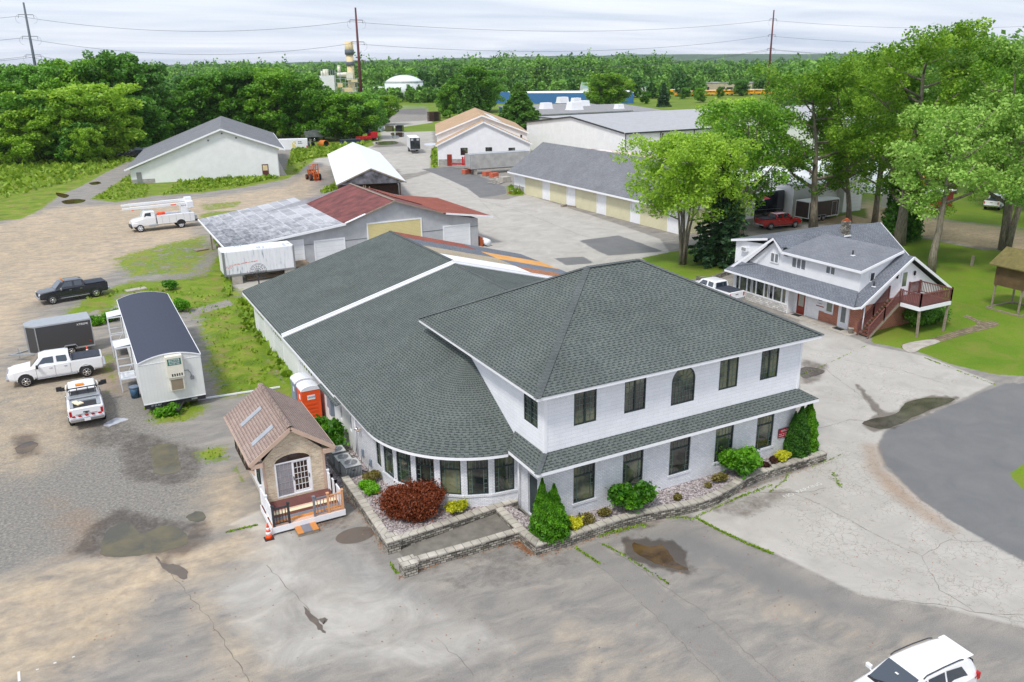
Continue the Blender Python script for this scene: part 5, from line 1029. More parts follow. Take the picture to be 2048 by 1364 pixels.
def office_trailer():
    R = thing('office_trailer', 'long white mobile office trailer with black arched roof and two side landings', 'trailer', (4.0, 62.0, 0), 0)
    # local: x across, y along; front at y=-8.6
    yf, yb, w, z0, ze = -8.5, 8.3, 1.86, .72, 3.5
    arc = [(w*sin(t), ze+.36*(cos(t/1.0*1.0)-0)/1) for t in np.linspace(-pi/2, pi/2, 15)]; arc = [(w*k, ze+.38*(1-k*k)) for k in np.linspace(-1, 1, 15)]
    m = MB(); F = [(-w, z0), (w, z0)]+[(x, z) for x, z in arc[::-1]]
    m.add([(x, yf, z) for x, z in F], [list(range(len(F)))]); m.add([(x, yb, z) for x, z in F], [list(range(len(F)))[::-1]])
    m.quad((-w, yb, z0), (-w, yf, z0), (-w, yf, ze), (-w, yb, ze)); m.quad((w, yf, z0), (w, yb, z0), (w, yb, ze), (w, yf, ze)); m.build('wall', 'trailer_panel', R)
    m = MB(); 
    for (x0, za), (x1, zb) in zip(arc[:-1], arc[1:]): m.quad((x0*1.01, yf-.03, za+.02), (x1*1.01, yf-.03, zb+.02), (x1*1.01, yb+.03, zb+.02), (x0*1.01, yb+.03, za+.02))
    m.build('roof', 'roof_black', R)
    m = MB()
    for y in (yf-.035, yb+.035):
        for (x0, za), (x1, zb) in zip(arc[:-1], arc[1:]): m.beam((x0, y, za), (x1, y, zb), .03, .07)
    for s in (1, -1): m.beam((s*w*1.01, yf, ze+.0), (s*w*1.01, yb, ze+.0), .04, .08)
    m.beam((-w, yf-.01, ze-.12), (w, yf-.01, ze-.12), .02, .03); m.beam((-w, yf-.01, z0+.02), (w, yf-.01, z0+.02), .02, .05); m.build('trim', 'white_trim', R)
    m = MB(); m.bb(-w+.02, w-.02, yf+.05, yf+.2, .42, z0); m.bb(-w+.05, w-.05, yf+.2, yb-.1, .45, z0); m.beam((-.6, yf+.3, .5), (0, yf-1.1, .42), .09); m.beam((.6, yf+.3, .5), (0, yf-1.1, .42), .09); m.beam((0, yf-.9, .4), (0, yf-.9, .05), .07)
    for y in (-5, 0, 5):
        for x in (-1.3, 1.3): m.box((x, y, .22), (.4, .4, .44))
    m.build('underframe', 'dark_metal', R)
    for x, b in ((-1.15, 'W-25-657'), (1.15, '50285')): text('number', b, R, (x, yf+.045, .58), (pi/2, 0, 0), .15, 'sign_white')
    m = MB(); m.bb(-.28, .72, yf-.42, yf, 2.35, 3.78); m.bb(-.2, .66, yf-.32, yf, 1.45, 2.35); m.build('air_conditioner', 'sign_cream', R, bevel=.015)
    m = MB(); m.bb(-.12, .58, yf-.335, yf-.32, 1.52, 2.2); m.build('grille', 'box_tan', R)
    m = MB(); [m.bb(-.02+.14*i, .06+.14*i, yf-.43, yf-.42, 2.45, 2.62) for i in range(5)]; m.build('louvre', 'steel_dark', R)
    S = MB(); S.bb(-.18, .62, yf-.435, yf-.42, 3.2, 3.62); so = S.build('name_plate', 'sign_green', R); S = MB()
    for a in ((-.08, .52, 3.56, 3.58), (-.08, .52, 3.36, 3.38), (-.08, -.06, 3.38, 3.56), (.50, .52, 3.38, 3.56)): S.bb(a[0], a[1], yf-.445, yf-.435, a[2], a[3])
    S.build('border', 'sign_white', R).parent = so
    text('lettering', 'WILLSCOT', R, (.22, yf-.44, 3.47), (pi/2, 0, 0), .13, 'sign_white').parent = so; text('lettering', '800-782-1500', R, (.22, yf-.44, 3.27), (pi/2, 0, 0), .11, 'sign_white').parent = so
    m = MB(); m.tube([(.72, yf-.05, 2.6), (1.0, yf-.05, 2.6), (1.12, yf-.05, 2.4), (1.15, yf-.05, 2.15)], .025, 6); m.box((1.18, yf-.05, 2.05), (.22, .1, .22)); m.build('conduit_box', 'grey_metal', R)
    # side landings with canopies and rails
    for y0 in (-3.4, 4.6):
        m = MB(); x0, x1, ya, yb2 = -w-1.0, -w, y0, y0+1.6
        m.bb(x0, x1, ya, yb2, .86, .93); m.add([(x0, ya, 3.2), (x1, ya, 3.3), (x1, yb2, 3.3), (x0, yb2, 3.2)], [[0, 1, 2, 3]]); m.bb(x0, x1, ya, yb2, 3.1, 3.19)
        for x in (x0+.04,):
            for y in (ya+.04, yb2-.04): m.beam((x, y, 0), (x, y, 3.15), .06)
        for z in (1.35, 1.9): m.beam((x0+.04, ya+.04, z), (x1, ya+.04, z), .04); m.beam((x0+.04, yb2-.04, z), (x1, yb2-.04, z), .04); m.beam((x0+.04, ya, z), (x0+.04, yb2, z), .04)
        m.beam((x0+.3, ya+.04, .95), (x1-.1, ya+.04, 1.9), .02); m.build('landing', 'white_metal', R)
        d = MB(); d.bb(-w-.02, -w, ya+.3, ya+1.3, .95, 3.0); d.build('side_door', 'grey_metal', R)
plain('sign_cream', lin((226, 222, 206)), .6, var=.05); plain('box_tan', lin((140, 128, 108)), .8); plain('white_metal', lin((216, 220, 226)), .45, var=.05)
office_trailer()

def red_equip():
    R = thing('roll_off_truck', 'red roll-off truck cab and frame parked at the forest edge beyond the open shed', 'truck', (78.0, 231.5, 0), radians(10))
    m = MB(); m.box((1.2, 0, 1.6), (2.2, 2.2, 1.7)); m.box((-1.6, 0, 1.0), (4, 2.2, .7)); m.build('body', 'bright_red', R, bevel=.1); m = MB(); m.box((.1, 0, 2.7), (1.0, 2.0, 1.2)); m.build('cab', 'car_black', R, bevel=.1); m = MB(); m.box((-3.0, -1.3, .9), (1.4, .3, .9)); m.build('tool_box', 'bright_red', R)
    for x in (-2.4, 2.0):
        for y in (-1, 1): wheel(R, x, y, .5, .3)
red_equip()
def dump_trailer():
    R = thing('dump_trailer', 'weathered grey dump trailer overgrown at the forest edge behind the pipes', 'trailer', (65.5, 238.5, 0), radians(-20))
    m = MB(); m.add([(-3.5, -1.2, 1.3), (3.2, -1.2, 1.3), (3.2, 1.2, 1.3), (-3.5, 1.2, 1.3), (-3.9, -1.3, 2.9), (4.2, -1.3, 4.1), (4.2, 1.3, 4.1), (-3.9, 1.3, 2.9)], [[0, 3, 2, 1], [4, 5, 6, 7], [0, 1, 5, 4], [1, 2, 6, 5], [2, 3, 7, 6], [3, 0, 4, 7]])
    m.build('body', 'truck_grey_old', R, bevel=.06)
    for x in (-2.2, -1.1):
        for y in (-1, 1): wheel(R, x, y, .5, .3)
dump_trailer()
def forklift():
    R = thing('rough_terrain_forklift', 'rusty orange rough terrain forklift with upright mast standing in the yard', 'forklift', (41.95, 158.4, 0), radians(-86))
    m = MB()
    for y in (-.45, .45): m.beam((1.5, y, .3), (1.4, y, 3.2), .18, .22)
    for z in (.5, 1.3, 2.1, 3.1): m.beam((1.5, -.5, z), (1.5, .5, z), .12)
    m.beam((1.35, 0, .6), (1.3, 0, 3.0), .14); m.beam((1.2, -.3, 1.2), (-.6, -.3, 2.0), .14); m.beam((1.2, .3, 1.2), (-.6, .3, 2.0), .14); m.build('mast', 'rust_orange', R, bevel=.02)
    m = MB(); m.box((-.6, 0, 1.1), (2.4, 1.1, .9)); m.box((-1.5, 0, 1.5), (.9, 1.2, .7)); m.box((.5, 0, .8), (.8, 1.4, .5)); m.build('body', 'rust', R, bevel=.08)
    m = MB(); m.beam((1.55, -.35, .15), (2.6, -.35, .12), .12, .06); m.beam((1.55, .35, .15), (2.6, .35, .12), .12, .06); m.build('fork', 'bright_red', R)
    m = MB(); [m.beam((x, y, 1.5), (x, y, 2.6), .07) for x in (-.9, .1) for y in (-.45, .45)]; m.box((-.4, 0, 2.62), (1.1, 1.0, .06)); m.build('cage', 'rust_orange', R)
    for x, r in ((.8, .62), (-1.4, .5)):
        for y in (-.85, .85): wheel(R, x, y, r, .4, 'rust')
forklift()
def motorhome():
    R = thing('motorhome', 'black motorhome with red awning panels parked against the white garage wall', 'motorhome', (83.6, 84.8, 0), radians(4))
    m = MB(); m.bb(-4.2, 4.2, -1.25, 1.25, .6, 3.6); m.build('body', 'car_black', R, bevel=.25)
    m = MB(); m.bb(-4.0, 4.0, -1.1, 1.1, 3.6, 3.66); m.build('roof', 'white_paint', R)
    m = MB(); m.bb(-3.9, -2.4, -1.27, -1.25, 1.8, 2.8); m.bb(-1.6, -.4, -1.27, -1.25, 1.9, 2.8); m.bb(.4, 1.6, -1.27, -1.25, 1.9, 2.8); m.build('side_window', 'car_glass', R)
    m = MB(); m.add([(-4.0, -1.28, 3.2), (-2.4, -2.2, 2.8), (-1.9, -1.28, 3.4)], [[0, 1, 2]]); m.add([(-1.7, -1.3, 3.2), (-1.7, -2.3, 2.9), (0, -2.3, 2.9), (0, -1.3, 3.2)], [[0, 1, 2, 3]]); m.build('awning', 'awning_red', R)
    m = MB(); m.beam((-4, -1.27, 1.5), (0, -1.27, 1.3), .12, .02); m.beam((0, -1.27, 1.3), (3.8, -1.27, 1.1), .08, .02); m.build('side_stripe', 'galv', R)
    for x in (-2.6, 2.6):
        for y in (-1.1, 1.1): wheel(R, x, y, .46, .3)
motorhome()
# school buses in the far depot
def school_bus(loc, rz, label):
    R = thing('school_bus', label, 'bus', (loc[0], loc[1], 0), rz, 'yellow school buses in the far depot')
    m = MB(); m.bb(-5, 3.6, -1.2, 1.2, .8, 3.1); m.bb(3.6, 5, -1.1, 1.1, .8, 1.9); m.build('body', 'bus_yellow', R, bevel=.15)
    m = MB(); m.bb(-4.6, 3.2, -1.215, -1.2, 1.95, 2.6); m.bb(-4.6, 3.2, 1.2, 1.215, 1.95, 2.6); m.build('window_band', 'glass', R)
    m = MB(); m.bb(-4.8, 3.4, -1.1, 1.1, 3.1, 3.18); m.build('roof', 'white_paint', R)
    for x in (-3, 3.8):
        for y in (-1, 1): wheel(R, x, y, .5, .3, 'grey_metal')
    return R
b0 = school_bus((327, 398), 2.5, 'one of the yellow school buses parked in rows before the tan depot')
k = 0
for i in range(11):
    t = 1+i; x, y = 327+t*5.6, 398-t*2.2+5
    copy_tree(b0, (x, y+2*(i % 2), 0), 2.1+.15*(i % 3)); k += 1
for i in range(3): copy_tree(b0, (336+i*7, 428-3*i, 0), .4)
# ---------------------------------------------------------------- other buildings
def gable_end(m, A, B, z0, ze, P, zr, mi=0):
    """pentagon wall from A to B with the ridge point P between them"""
    m.add([(A[0], A[1], z0), (B[0], B[1], z0), (B[0], B[1], ze), (P[0], P[1], zr), (A[0], A[1], ze)], [[0, 1, 2, 3, 4]], mi)
def model_house():
    R = thing('tiny_house', 'small display house with tan brick front, brown tile roof, skylights and a sample deck', 'house', (7.75, 38.0, 0)); Bd = lambda m, n, mt, **k: m.build(n, mt, R, True, **k)
    x0, x1, y0, y1, zb = 6.25, 9.3, 37.85, 43.9, .38; ze, zr, xm = 2.75, 4.25, 7.72
    w = MB(); f = Fr((x0, y0), (x1, y0)); wall(w, (x0, y0), (x1, y0), zb, 2.62, [(.55, 2.35, .5, 2.4)], .1)
    # gable field with an arch light over the door
    cx_, r = 1.45, .92; arc = [(cx_+r*cos(t), 2.4+.42*sin(t)) for t in np.linspace(0, pi, 15)]
    w.add([f.pt(0, 2.62), f.pt(3.05, 2.62), f.pt(3.05, ze-.1), f.pt(xm-x0, zr-.12), f.pt(0, ze-.1)], [[0, 1, 2, 3, 4]])
    Bd(w, 'brick_front', 'tan_brick')
    w = MB(); w.quad((x0, y1, zb), (x0, y0, zb), (x0, y0, ze), (x0, y1, ze)); w.quad((x1, y0, zb), (x1, y1, zb), (x1, y1, ze), (x1, y0, ze)); gable_end(w, (x1, y1), (x0, y1), zb, ze, (xm, y1), zr); Bd(w, 'side_wall', 'white_siding')
    g = MB(); g.add([f.pt(u, z, .006) for u, z in arc], [list(range(15))]); ao = Bd(g, 'arch_window', 'arch_glass'); g = MB()
    for (a, b), (c, d) in zip(arc[:-1], arc[1:]): g.beam(f.pt(a, b, .01), f.pt(c, d, .01), .05, .1)
    g.build('brick_arch', 'tan_brick', R, True).parent = ao
    # sliding door: left leaf behind a grey screen
    d = MB()
    for a in ((.55, .63, .5, 2.4), (2.27, 2.35, .5, 2.4), (.63, 2.27, 2.32, 2.4), (.63, 2.27, .5, .56)): f.bar(d, *a, -.1, .0)
    for a in ((1.40, 1.50, .56, 2.32), (2.17, 2.27, .56, 2.32), (1.5, 2.17, .56, .68), (1.5, 2.17, 2.24, 2.32)): f.bar(d, *a, -.08, -.03)
    for i in range(1, 4): x = 1.5+.67*i/4; f.bar(d, x-.012, x+.012, .68, 2.24, -.065, -.05)
    for j in range(1, 5): z = .68+1.56*j/5; f.bar(d, 1.5, 2.17, z-.012, z+.012, -.063, -.048)
    do = Bd(d, 'sliding_door', 'white_trim'); p = MB(); p.quad(f.pt(1.5, .68, -.07), f.pt(2.17, .68, -.07), f.pt(2.17, 2.24, -.07), f.pt(1.5, 2.24, -.07)); p.build('pane', 'arch_glass', R, True).parent = do
    p = MB(); p.quad(f.pt(.63, .56, -.05), f.pt(1.4, .56, -.05), f.pt(1.4, 2.32, -.05), f.pt(.63, 2.32, -.05)); p.build('screen', 'screen', R, True).parent = do; p = MB(); [f.bar(p, .63+.77*i/4-.01, .63+.77*i/4+.01, .56, 2.32, -.05, -.04) for i in (1, 2, 3)]; [f.bar(p, .63, 1.4, .56+1.76*j/5-.01, .56+1.76*j/5+.01, -.049, -.038) for j in range(1, 5)]; p.build('door_grid', 'galv', R, True).parent = do
    p = MB(); f.bar(p, 1.43, 1.46, 1.3, 1.5, -.03, .02); f.bar(p, 2.2, 2.23, 1.3, 1.5, -.03, .02); p.build('handle', 'black_plastic', R, True).parent = do
    # roof, overhang
    ex0, ex1, ey0, ey1 = 5.6, 9.82, 37.55, 44.15; zl, zrr = 2.80, 2.80; zt = 4.30
    m = MB(); m.slab([(ex0, ey0, zl), (xm, ey0, zt), (xm, ey1, zt), (ex0, ey1, zl)], .06); m.slab([(xm, ey0, zt), (ex1, ey0, zrr), (ex1, ey1, zrr), (xm, ey1, zt)], .06); ro = Bd(m, 'roof', 'brown_tile')
    m = MB(); n = 26
    for i in range(n):
        ya = ey0+(ey1-ey0)*i/n; yb = ya+(ey1-ey0)/n*1.15
        P = [(xm+.17*cos(t), zt-.07+.12*sin(t)+.0) for t in np.linspace(0, pi, 7)]
        m.add([(x, ya, z+.02) for x, z in P]+[(x, yb, z) for x, z in P], [[j, j+1, 8+j, 7+j] for j in range(6)], 0, None, True)
    m.build('ridge_tile', 'brown_tile', R, True).parent = ro
    for yc in (38.95, 41.6):
        m = MB(); t = lambda x: 2.80+(x-ex0)*1.5/(xm-ex0)
        xa, xb = 6.05, 7.15; dz = .07
        m.add([(xa, yc-.2, t(xa)+.0), (xb, yc-.2, t(xb)), (xb, yc+.2, t(xb)), (xa, yc+.2, t(xa)), (xa, yc-.2, t(xa)+dz), (xb, yc-.2, t(xb)+dz), (xb, yc+.2, t(xb)+dz), (xa, yc+.2, t(xa)+dz)], [[4, 5, 6, 7], [0, 1, 5, 4], [1, 2, 6, 5], [2, 3, 7, 6], [3, 0, 4, 7]]); m.build('skylight', 'galv', R, True)
    m = MB(); edge(m, [(ex0, ey0-.012, zl-.09), (xm, ey0-.012, zt-.09), (ex1, ey0-.012, zrr-.09)], .03, .2); edge(m, [(ex0-.01, ey0, zl-.07), (ex0-.01, ey1, zl-.07)], .03, .14); edge(m, [(ex1+.01, ey0, zrr-.07), (ex1+.01, ey1, zrr-.07)], .03, .14)
    m.box((5.95, 37.68, 2.62), (.55, .28, .22)); m.box((9.5, 37.68, 2.62), (.55, .28, .22)); Bd(m, 'fascia', 'tan_trim')
    m = MB(); m.bb(x0-.02, x0+.1, y0-.03, y0, zb, 2.6); m.bb(x1-.1, x1+.02, y0-.03, y0, zb, 2.6); Bd(m, 'corner_board', 'tan_trim')
    m = MB(); m.bb(x0, x1, y0+.02, y1, .1, zb); Bd(m, 'skirt', 'concrete')
    # side bay of bronze windows
    m = MB(); b = MB(); xs = x0-.32
    for i in range(3):
        ya = 40.6+i*.95; b.quad((xs, ya+.85, 1.2), (xs, ya+.06, 1.2), (xs, ya+.06, 2.55), (xs, ya+.85, 2.55))
    for i in range(4): m.beam((xs-.01, 40.6+i*.95, 1.1), (xs-.01, 40.6+i*.95, 2.66), .08)
    m.beam((xs-.01, 40.6, 1.14), (xs-.01, 43.5, 1.14), .08); m.beam((xs-.01, 40.6, 2.6), (xs-.01, 43.5, 2.6), .08); m.beam((xs, 40.6, 1.14), (x0, 40.35, 1.14), .08); m.beam((xs, 40.6, 2.6), (x0, 40.35, 2.6), .08)
    bo = Bd(m, 'bay_window', 'bronze_frame'); b.build('pane', 'glass_pale', R, True).parent = bo; m = MB(); m.add([(xs, 40.6, 1.1), (xs, 43.5, 1.1), (x0, 43.7, .75), (x0, 40.35, .75), (x0, 43.7, 1.1), (x0, 40.35, 1.1)], [[0, 1, 2, 3], [0, 3, 5], [1, 4, 2], [0, 5, 4, 1]]); m.build('bay_base', 'tan_trim', R, True).parent = bo
    window(Fr((x0, y1), (x0, y0)), R, 4.5, 5.2, 1.0, 2.3, rec=-.02, fm='window_green', cols=2, rows=3)
    # deck with sample boards
    dx0, dx1, dy0, dy1, dz = 5.95, 9.45, 35.35, 37.83, .42
    m = MB(); cols = [2, 5, 3, 6, 1, 3, 1, 2, 0, 4, 0, 4, 0, 0, 0, 0, 0, 0]
    mats = ['deck_brown', 'deck_grey', 'deck_orange', 'deck_brown', 'deck_cream', 'deck_pink', 'deck_pink']
    seq = [5, 5, 2, 2, 1, 1, 3, 3, 4, 4, 5, 0, 0, 0, 0, 0, 0, 0]
    n = len(seq); h = (dy1-dy0)/n
    for i, k in enumerate(seq): m.bb(dx0, dx1, dy0+i*h+.004, dy0+(i+1)*h-.004, dz-.03, dz, k)
    Bd(m, 'deck_board', ['deck_red', 'deck_grey', 'deck_orange', 'deck_brown', 'deck_cream', 'deck_pink', 'deck_pink'])
    m = MB(); m.bb(dx0-.02, dx1+.02, dy0-.03, dy0, .12, dz-.005); m.bb(dx0-.03, dx0, dy0, dy1, .12, dz-.005); m.bb(dx1, dx1+.03, dy0, dy1, .12, dz-.005); Bd(m, 'rim_board', 'white_trim')
    def rail(a, b, mt, post_a=True, post_b=True, solid=False):
        m = MB(); a, b = V3(*a), V3(*b); L = np.linalg.norm(b-a); up = V3(0, 0, 1)
        for p, fl_ in ((a, post_a), (b, post_b)):
            if fl_: m.box((p[0], p[1], dz+.52), (.1, .1, 1.04)); m.box((p[0], p[1], dz+1.07), (.14, .14, .05))
        m.beam(a+up*.92, b+up*.92, .07, .06); m.beam(a+up*.12, b+up*.12, .05, .05)
        if solid: m.beam(a+up*.52, b+up*.52, .03, .78)
        else:
            k = int(L/.13)
            for i in range(1, k): q = a+(b-a)*i/k; m.beam(q+up*.12, q+up*.92, .035)
        return Bd(m, 'deck_railing', mt)
    L_ = [(6.02, 37.75, dz), (6.02, 36.6, dz), (6.02, 35.45, dz)]
    rail(L_[0], L_[1], 'white_plastic', solid=True); rail(L_[1], L_[2], 'white_plastic', False, False, solid=True)
    Rr = [(9.38, 37.75, dz), (9.38, 37.1, dz), (9.38, 36.4, dz), (9.38, 35.45, dz)]
    for i in range(3): rail(Rr[i], Rr[i+1], 'white_plastic', True, i < 2, solid=True)
    rail((6.05, 35.4, dz), (6.78, 35.4, dz), 'steel_dark'); rail((8.0, 35.4, dz), (8.62, 35.4, dz), 'deck_grey', True, False); rail((8.68, 35.4, dz), (9.38, 35.4, dz), 'deck_pinkwood')
    m = MB(); kk = [0, 0, 1, 1, 1, 0, 0]
    for i, k in enumerate(kk): m.bb(6.95+i*.143, 7.09+i*.143, 34.6, 35.32, .16, .19, k)
    m.bb(6.96, 7.94, 34.62, 35.3, .01, .15, 2); Bd(m, 'step', ['deck_orange', 'deck_grey', 'wood_old'])
plain('deck_pinkwood', lin((214, 160, 118)), .7, var=.1)
model_house()

def roll_door(R, fr, u0, u1, z0, z1, mat, trim='white_trim', name='garage_door', lights=0):
    m = MB(); fr.bar(m, u0, u1, z0, z1, .005, .05); o = m.build(name, mat, R, True)
    t = MB(); fr.bar(t, u0-.14, u0, z0, z1+.14, .0, .09); fr.bar(t, u1, u1+.14, z0, z1+.14, .0, .09); fr.bar(t, u0, u1, z1, z1+.14, .0, .09); t.build('door_trim', trim, R, True).parent = o
    if lights:
        g = MB(); 
        for i in range(lights): c = u0+(u1-u0)*(i+.5)/lights; fr.bar(g, c-.45*(u1-u0)/lights*.6, c+.45*(u1-u0)/lights*.6, z0+1.55, z0+1.8, .05, .06)
        g.build('window_light', 'glass', R, True).parent = o
    return o
def grey_shop():
    R = thing('metal_shop', 'grey panelled workshop with rusty red gable roof and a patched lean-to', 'building', (32, 98, 0)); Y = 88.2; Yb = 103.5
    w = MB(); f = Fr((19.8, Y), (42.5, Y)); o = 19.8
    w.add([(o, Y, 0), (42.5, Y, 0), (42.5, Y, 3.35), (37.9, Y, 4.35), (32.1, Y, 6.25), (26.2, Y, 4.3), (o, Y, 3.6)], [list(range(7))]); w.quad((42.5, Y, 0), (42.5, Yb, 0), (42.5, Yb, 3.35), (42.5, Y, 3.35)); w.quad((o, Yb, 0), (o, Y, 0), (o, Y, 3.6), (o, Yb, 3.6))
    w.add([(o, Yb, 0), (42.5, Yb, 0), (42.5, Yb, 3.35), (32.1, Yb, 6.25), (o, Yb, 3.6)], [list(range(5))[::-1]])
    w.build('wall', 'grey_panel', R, True)
    m = MB(); m.bb(o, 42.5, Y-.03, Y-.002, 2.45, 2.5); m.build('belt_seam', 'steel_grey', R, True)
    roll_door(R, f, 28.9-o, 35.2-o, .2, 4.0, 'yellow_door'); roll_door(R, f, 38.1-o, 41.3-o, 0, 2.75, 'white_door'); roll_door(R, f, 22.85-o, 26.05-o, 0, 2.7, 'white_door'); roll_door(R, f, 19.95-o, 21.5-o, .9, 3.0, 'white_door')
    m = MB(); m.slab([(26.1, 87.8, 4.4), (32.1, 87.8, 6.4), (32.1, 103.9, 6.4), (26.1, 103.9, 4.4)], .1); m.slab([(32.1, 87.8, 6.4), (38.0, 87.8, 4.45), (38.0, 103.9, 4.45), (32.1, 103.9, 6.4)], .1); m.build('main_roof', 'red_metal_roof', R, True)
    m = MB(); m.slab([(37.9, 87.7, 4.5), (44.2, 87.7, 3.55), (44.2, 104.2, 3.55), (37.9, 104.2, 4.5)], .1); m.slab([(34.5, 95.5, 5.72), (38.0, 94.5, 4.56), (38.0, 104.2, 4.56), (34.5, 104.2, 5.72)], .05); m.build('side_roof', 'red_shingle', R, True)
    m = MB(); m.slab([(13.6, 87.8, 2.95), (26.2, 87.8, 4.42), (26.2, 109.6, 4.42), (13.9, 108.2, 2.95)], .12); m.build('lean_to_roof', 'patched_roof', R, True)
    m = MB(); edge(m, [(13.5, 87.72, 2.88), (26.3, 87.72, 4.36)], .1, .24); edge(m, [(13.5, 87.7, 2.88), (13.8, 108.2, 2.88)], .1, .2); edge(m, [(38.2, 87.62, 4.4), (44.25, 87.62, 3.48)], .1, .2); edge(m, [(26.3, 87.8, 4.46), (28.6, 87.8, 5.24)], .35, .08); m.build('fascia', 'white_trim', R, True)
    m = MB(); edge(m, [(26.3, 87.76, 4.40), (32.1, 87.76, 6.33), (38.1, 87.76, 4.38)], .12, .16); edge(m, [(32.1, 87.76, 6.43), (32.1, 104, 6.43)], .3, .05); m.build('rake_trim', 'wood_old', R, True)
    m = MB(); 
    for y in (88.6, 93, 98, 103): m.beam((14.3, y, 0), (14.3, y, 2.9), .16)
    m.build('post', 'wood_old', R, True)
grey_shop()
def big_garage():
    R = thing('garage_building', 'large white clad garage with grey gable roof at the upper left by the woods', 'building', (11.1, 172.0, 0), radians(-10)); Y = 0; D = 42; x0, x1 = 0, 26.8; xr, zr = 16.9, 9.3
    w = MB(); w.add([(x0, Y, 0), (x1, Y, 0), (x1, Y, 5.4), (xr, Y, zr), (x0, Y, 2.6)], [list(range(5))]); w.quad((x1, Y, 0), (x1, Y+D, 0), (x1, Y+D, 5.4), (x1, Y, 5.4)); w.quad((x0, Y+D, 0), (x0, Y, 0), (x0, Y, 2.6), (x0, Y+D, 2.6)); w.add([(x0, Y+D, 0), (x1, Y+D, 0), (x1, Y+D, 5.4), (xr, Y+D, zr), (x0, Y+D, 2.6)], [list(range(5))[::-1]]); w.build('wall', 'white_siding', R)
    f = Fr((x0, Y), (x1, Y)); roll_door(R, f, 4.3, 8.1, .1, 4.2, 'white_door', 'grey_metal', lights=3)
    m = MB(); f.bar(m, 1.0, 1.9, 0, 2.1, .0, .05); m.build('side_door', 'grey_metal', R); m = MB(); f.bar(m, 0, 4.1, 0, .8, .0, .02); m.build('foundation', 'block_wall', R)
    m = MB(); f.bar(m, 23.7, 24.9, .3, 2.5, .0, .06); d = m.build('red_door', 'steel_rust', R); m = MB(); f.bar(m, 23.85, 24.75, 1.3, 2.3, .06, .08); m.build('pane', 'plant_tan', R).parent = d
    m = MB(); [f.bar(m, a, a+.25, b, b+.25, 0, .12) for a, b in ((14.3, 7.3), (16.9, 8.5), (19.4, 7.6))]; m.build('gable_light', 'dark_metal', R)
    m = MB(); m.slab([(-.9, Y-.6, 2.75), (xr, Y-.6, zr+.25), (xr, Y+D+.6, zr+.25), (-.9, Y+D+.6, 2.75)], .15); m.slab([(xr, Y-.6, zr+.25), (28.3, Y-.6, 5.3), (28.3, Y+D+.6, 5.3), (xr, Y+D+.6, zr+.25)], .15); m.build('roof', 'dark_shingle', R)
    m = MB(); edge(m, [(-.9, Y-.68, 2.6), (xr, Y-.68, zr+.1), (28.3, Y-.68, 5.16)], .12, .3); edge(m, [(28.35, Y-.6, 5.15), (28.35, Y+D, 5.15)], .1, .3); m.build('fascia', 'white_trim', R)
    g = Fr((x1, Y), (x1, Y+D)); m = MB(); [g.bar(m, a, a+.25, 0, 5.0, 0, .15) for a in (.2, 6.2, 12.2, 18.2, 24.2, 30.2, 36.2)]; m.build('pilaster', 'white_trim', R)
    m = MB(); m.bb(x1, x1+1.5, Y+1, Y+D, 0, .06); m.build('apron', 'concrete', R)
big_garage()
def open_shed():
    a = radians(75.4); R = thing('open_shed', 'long open storage shed with white metal roof and weathered board gable', 'shed', (42.1, 125.0, 0), a-pi/2); L = 47; W = 5.4; ze, zr = 3.2, 5.5
    m = MB(); m.slab([(-W, 0, ze), (0, 0, zr), (0, L, zr), (-W, L, ze)], .06); m.slab([(0, 0, zr), (W, 0, ze), (W, L, ze), (0, L, zr)], .06); m.build('roof', 'white_metal_roof', R)
    m = MB(); m.add([(-W+.1, .05, ze-.05), (W-.1, .05, ze-.05), (0, .05, zr-.12)], [[0, 1, 2]]); m.add([(-W+.1, L-.05, ze-.05), (W-.1, L-.05, ze-.05), (0, L-.05, zr-.12)], [[2, 1, 0]]); m.build('board_gable', 'weathered_board', R)
    m = MB(); edge(m, [(-W, -.03, ze-.06), (0, -.03, zr-.06), (W, -.03, ze-.06)], .06, .2); m.build('rake_board', 'wood_old', R)
    m = MB(); [m.beam((x, y, 0), (x, y, ze), .2) for x in (-4.6, 4.4) for y in np.arange(.5, L, 5.6)]; [m.beam((-4.6, y, ze-.1), (4.4, y, ze-.1), .1, .25) for y in np.arange(.5, L, 5.6)]; m.build('post', 'wood_dark', R)
    m = MB(); 
    for i in range(14): m.beam((-4.2+.3*i, 1.2+.25*(i % 3), 0), (-4.2+.3*i, 1.2+.25*(i % 3), 2.2+.4*(i % 4)), .16)
    m.build('stored_board', 'plant_tan', R); m = MB(); m.bb(-4.6, 4.4, 3, L, 0, 2.4); m.build('back_lining', 'wood_dark', R)
open_shed()
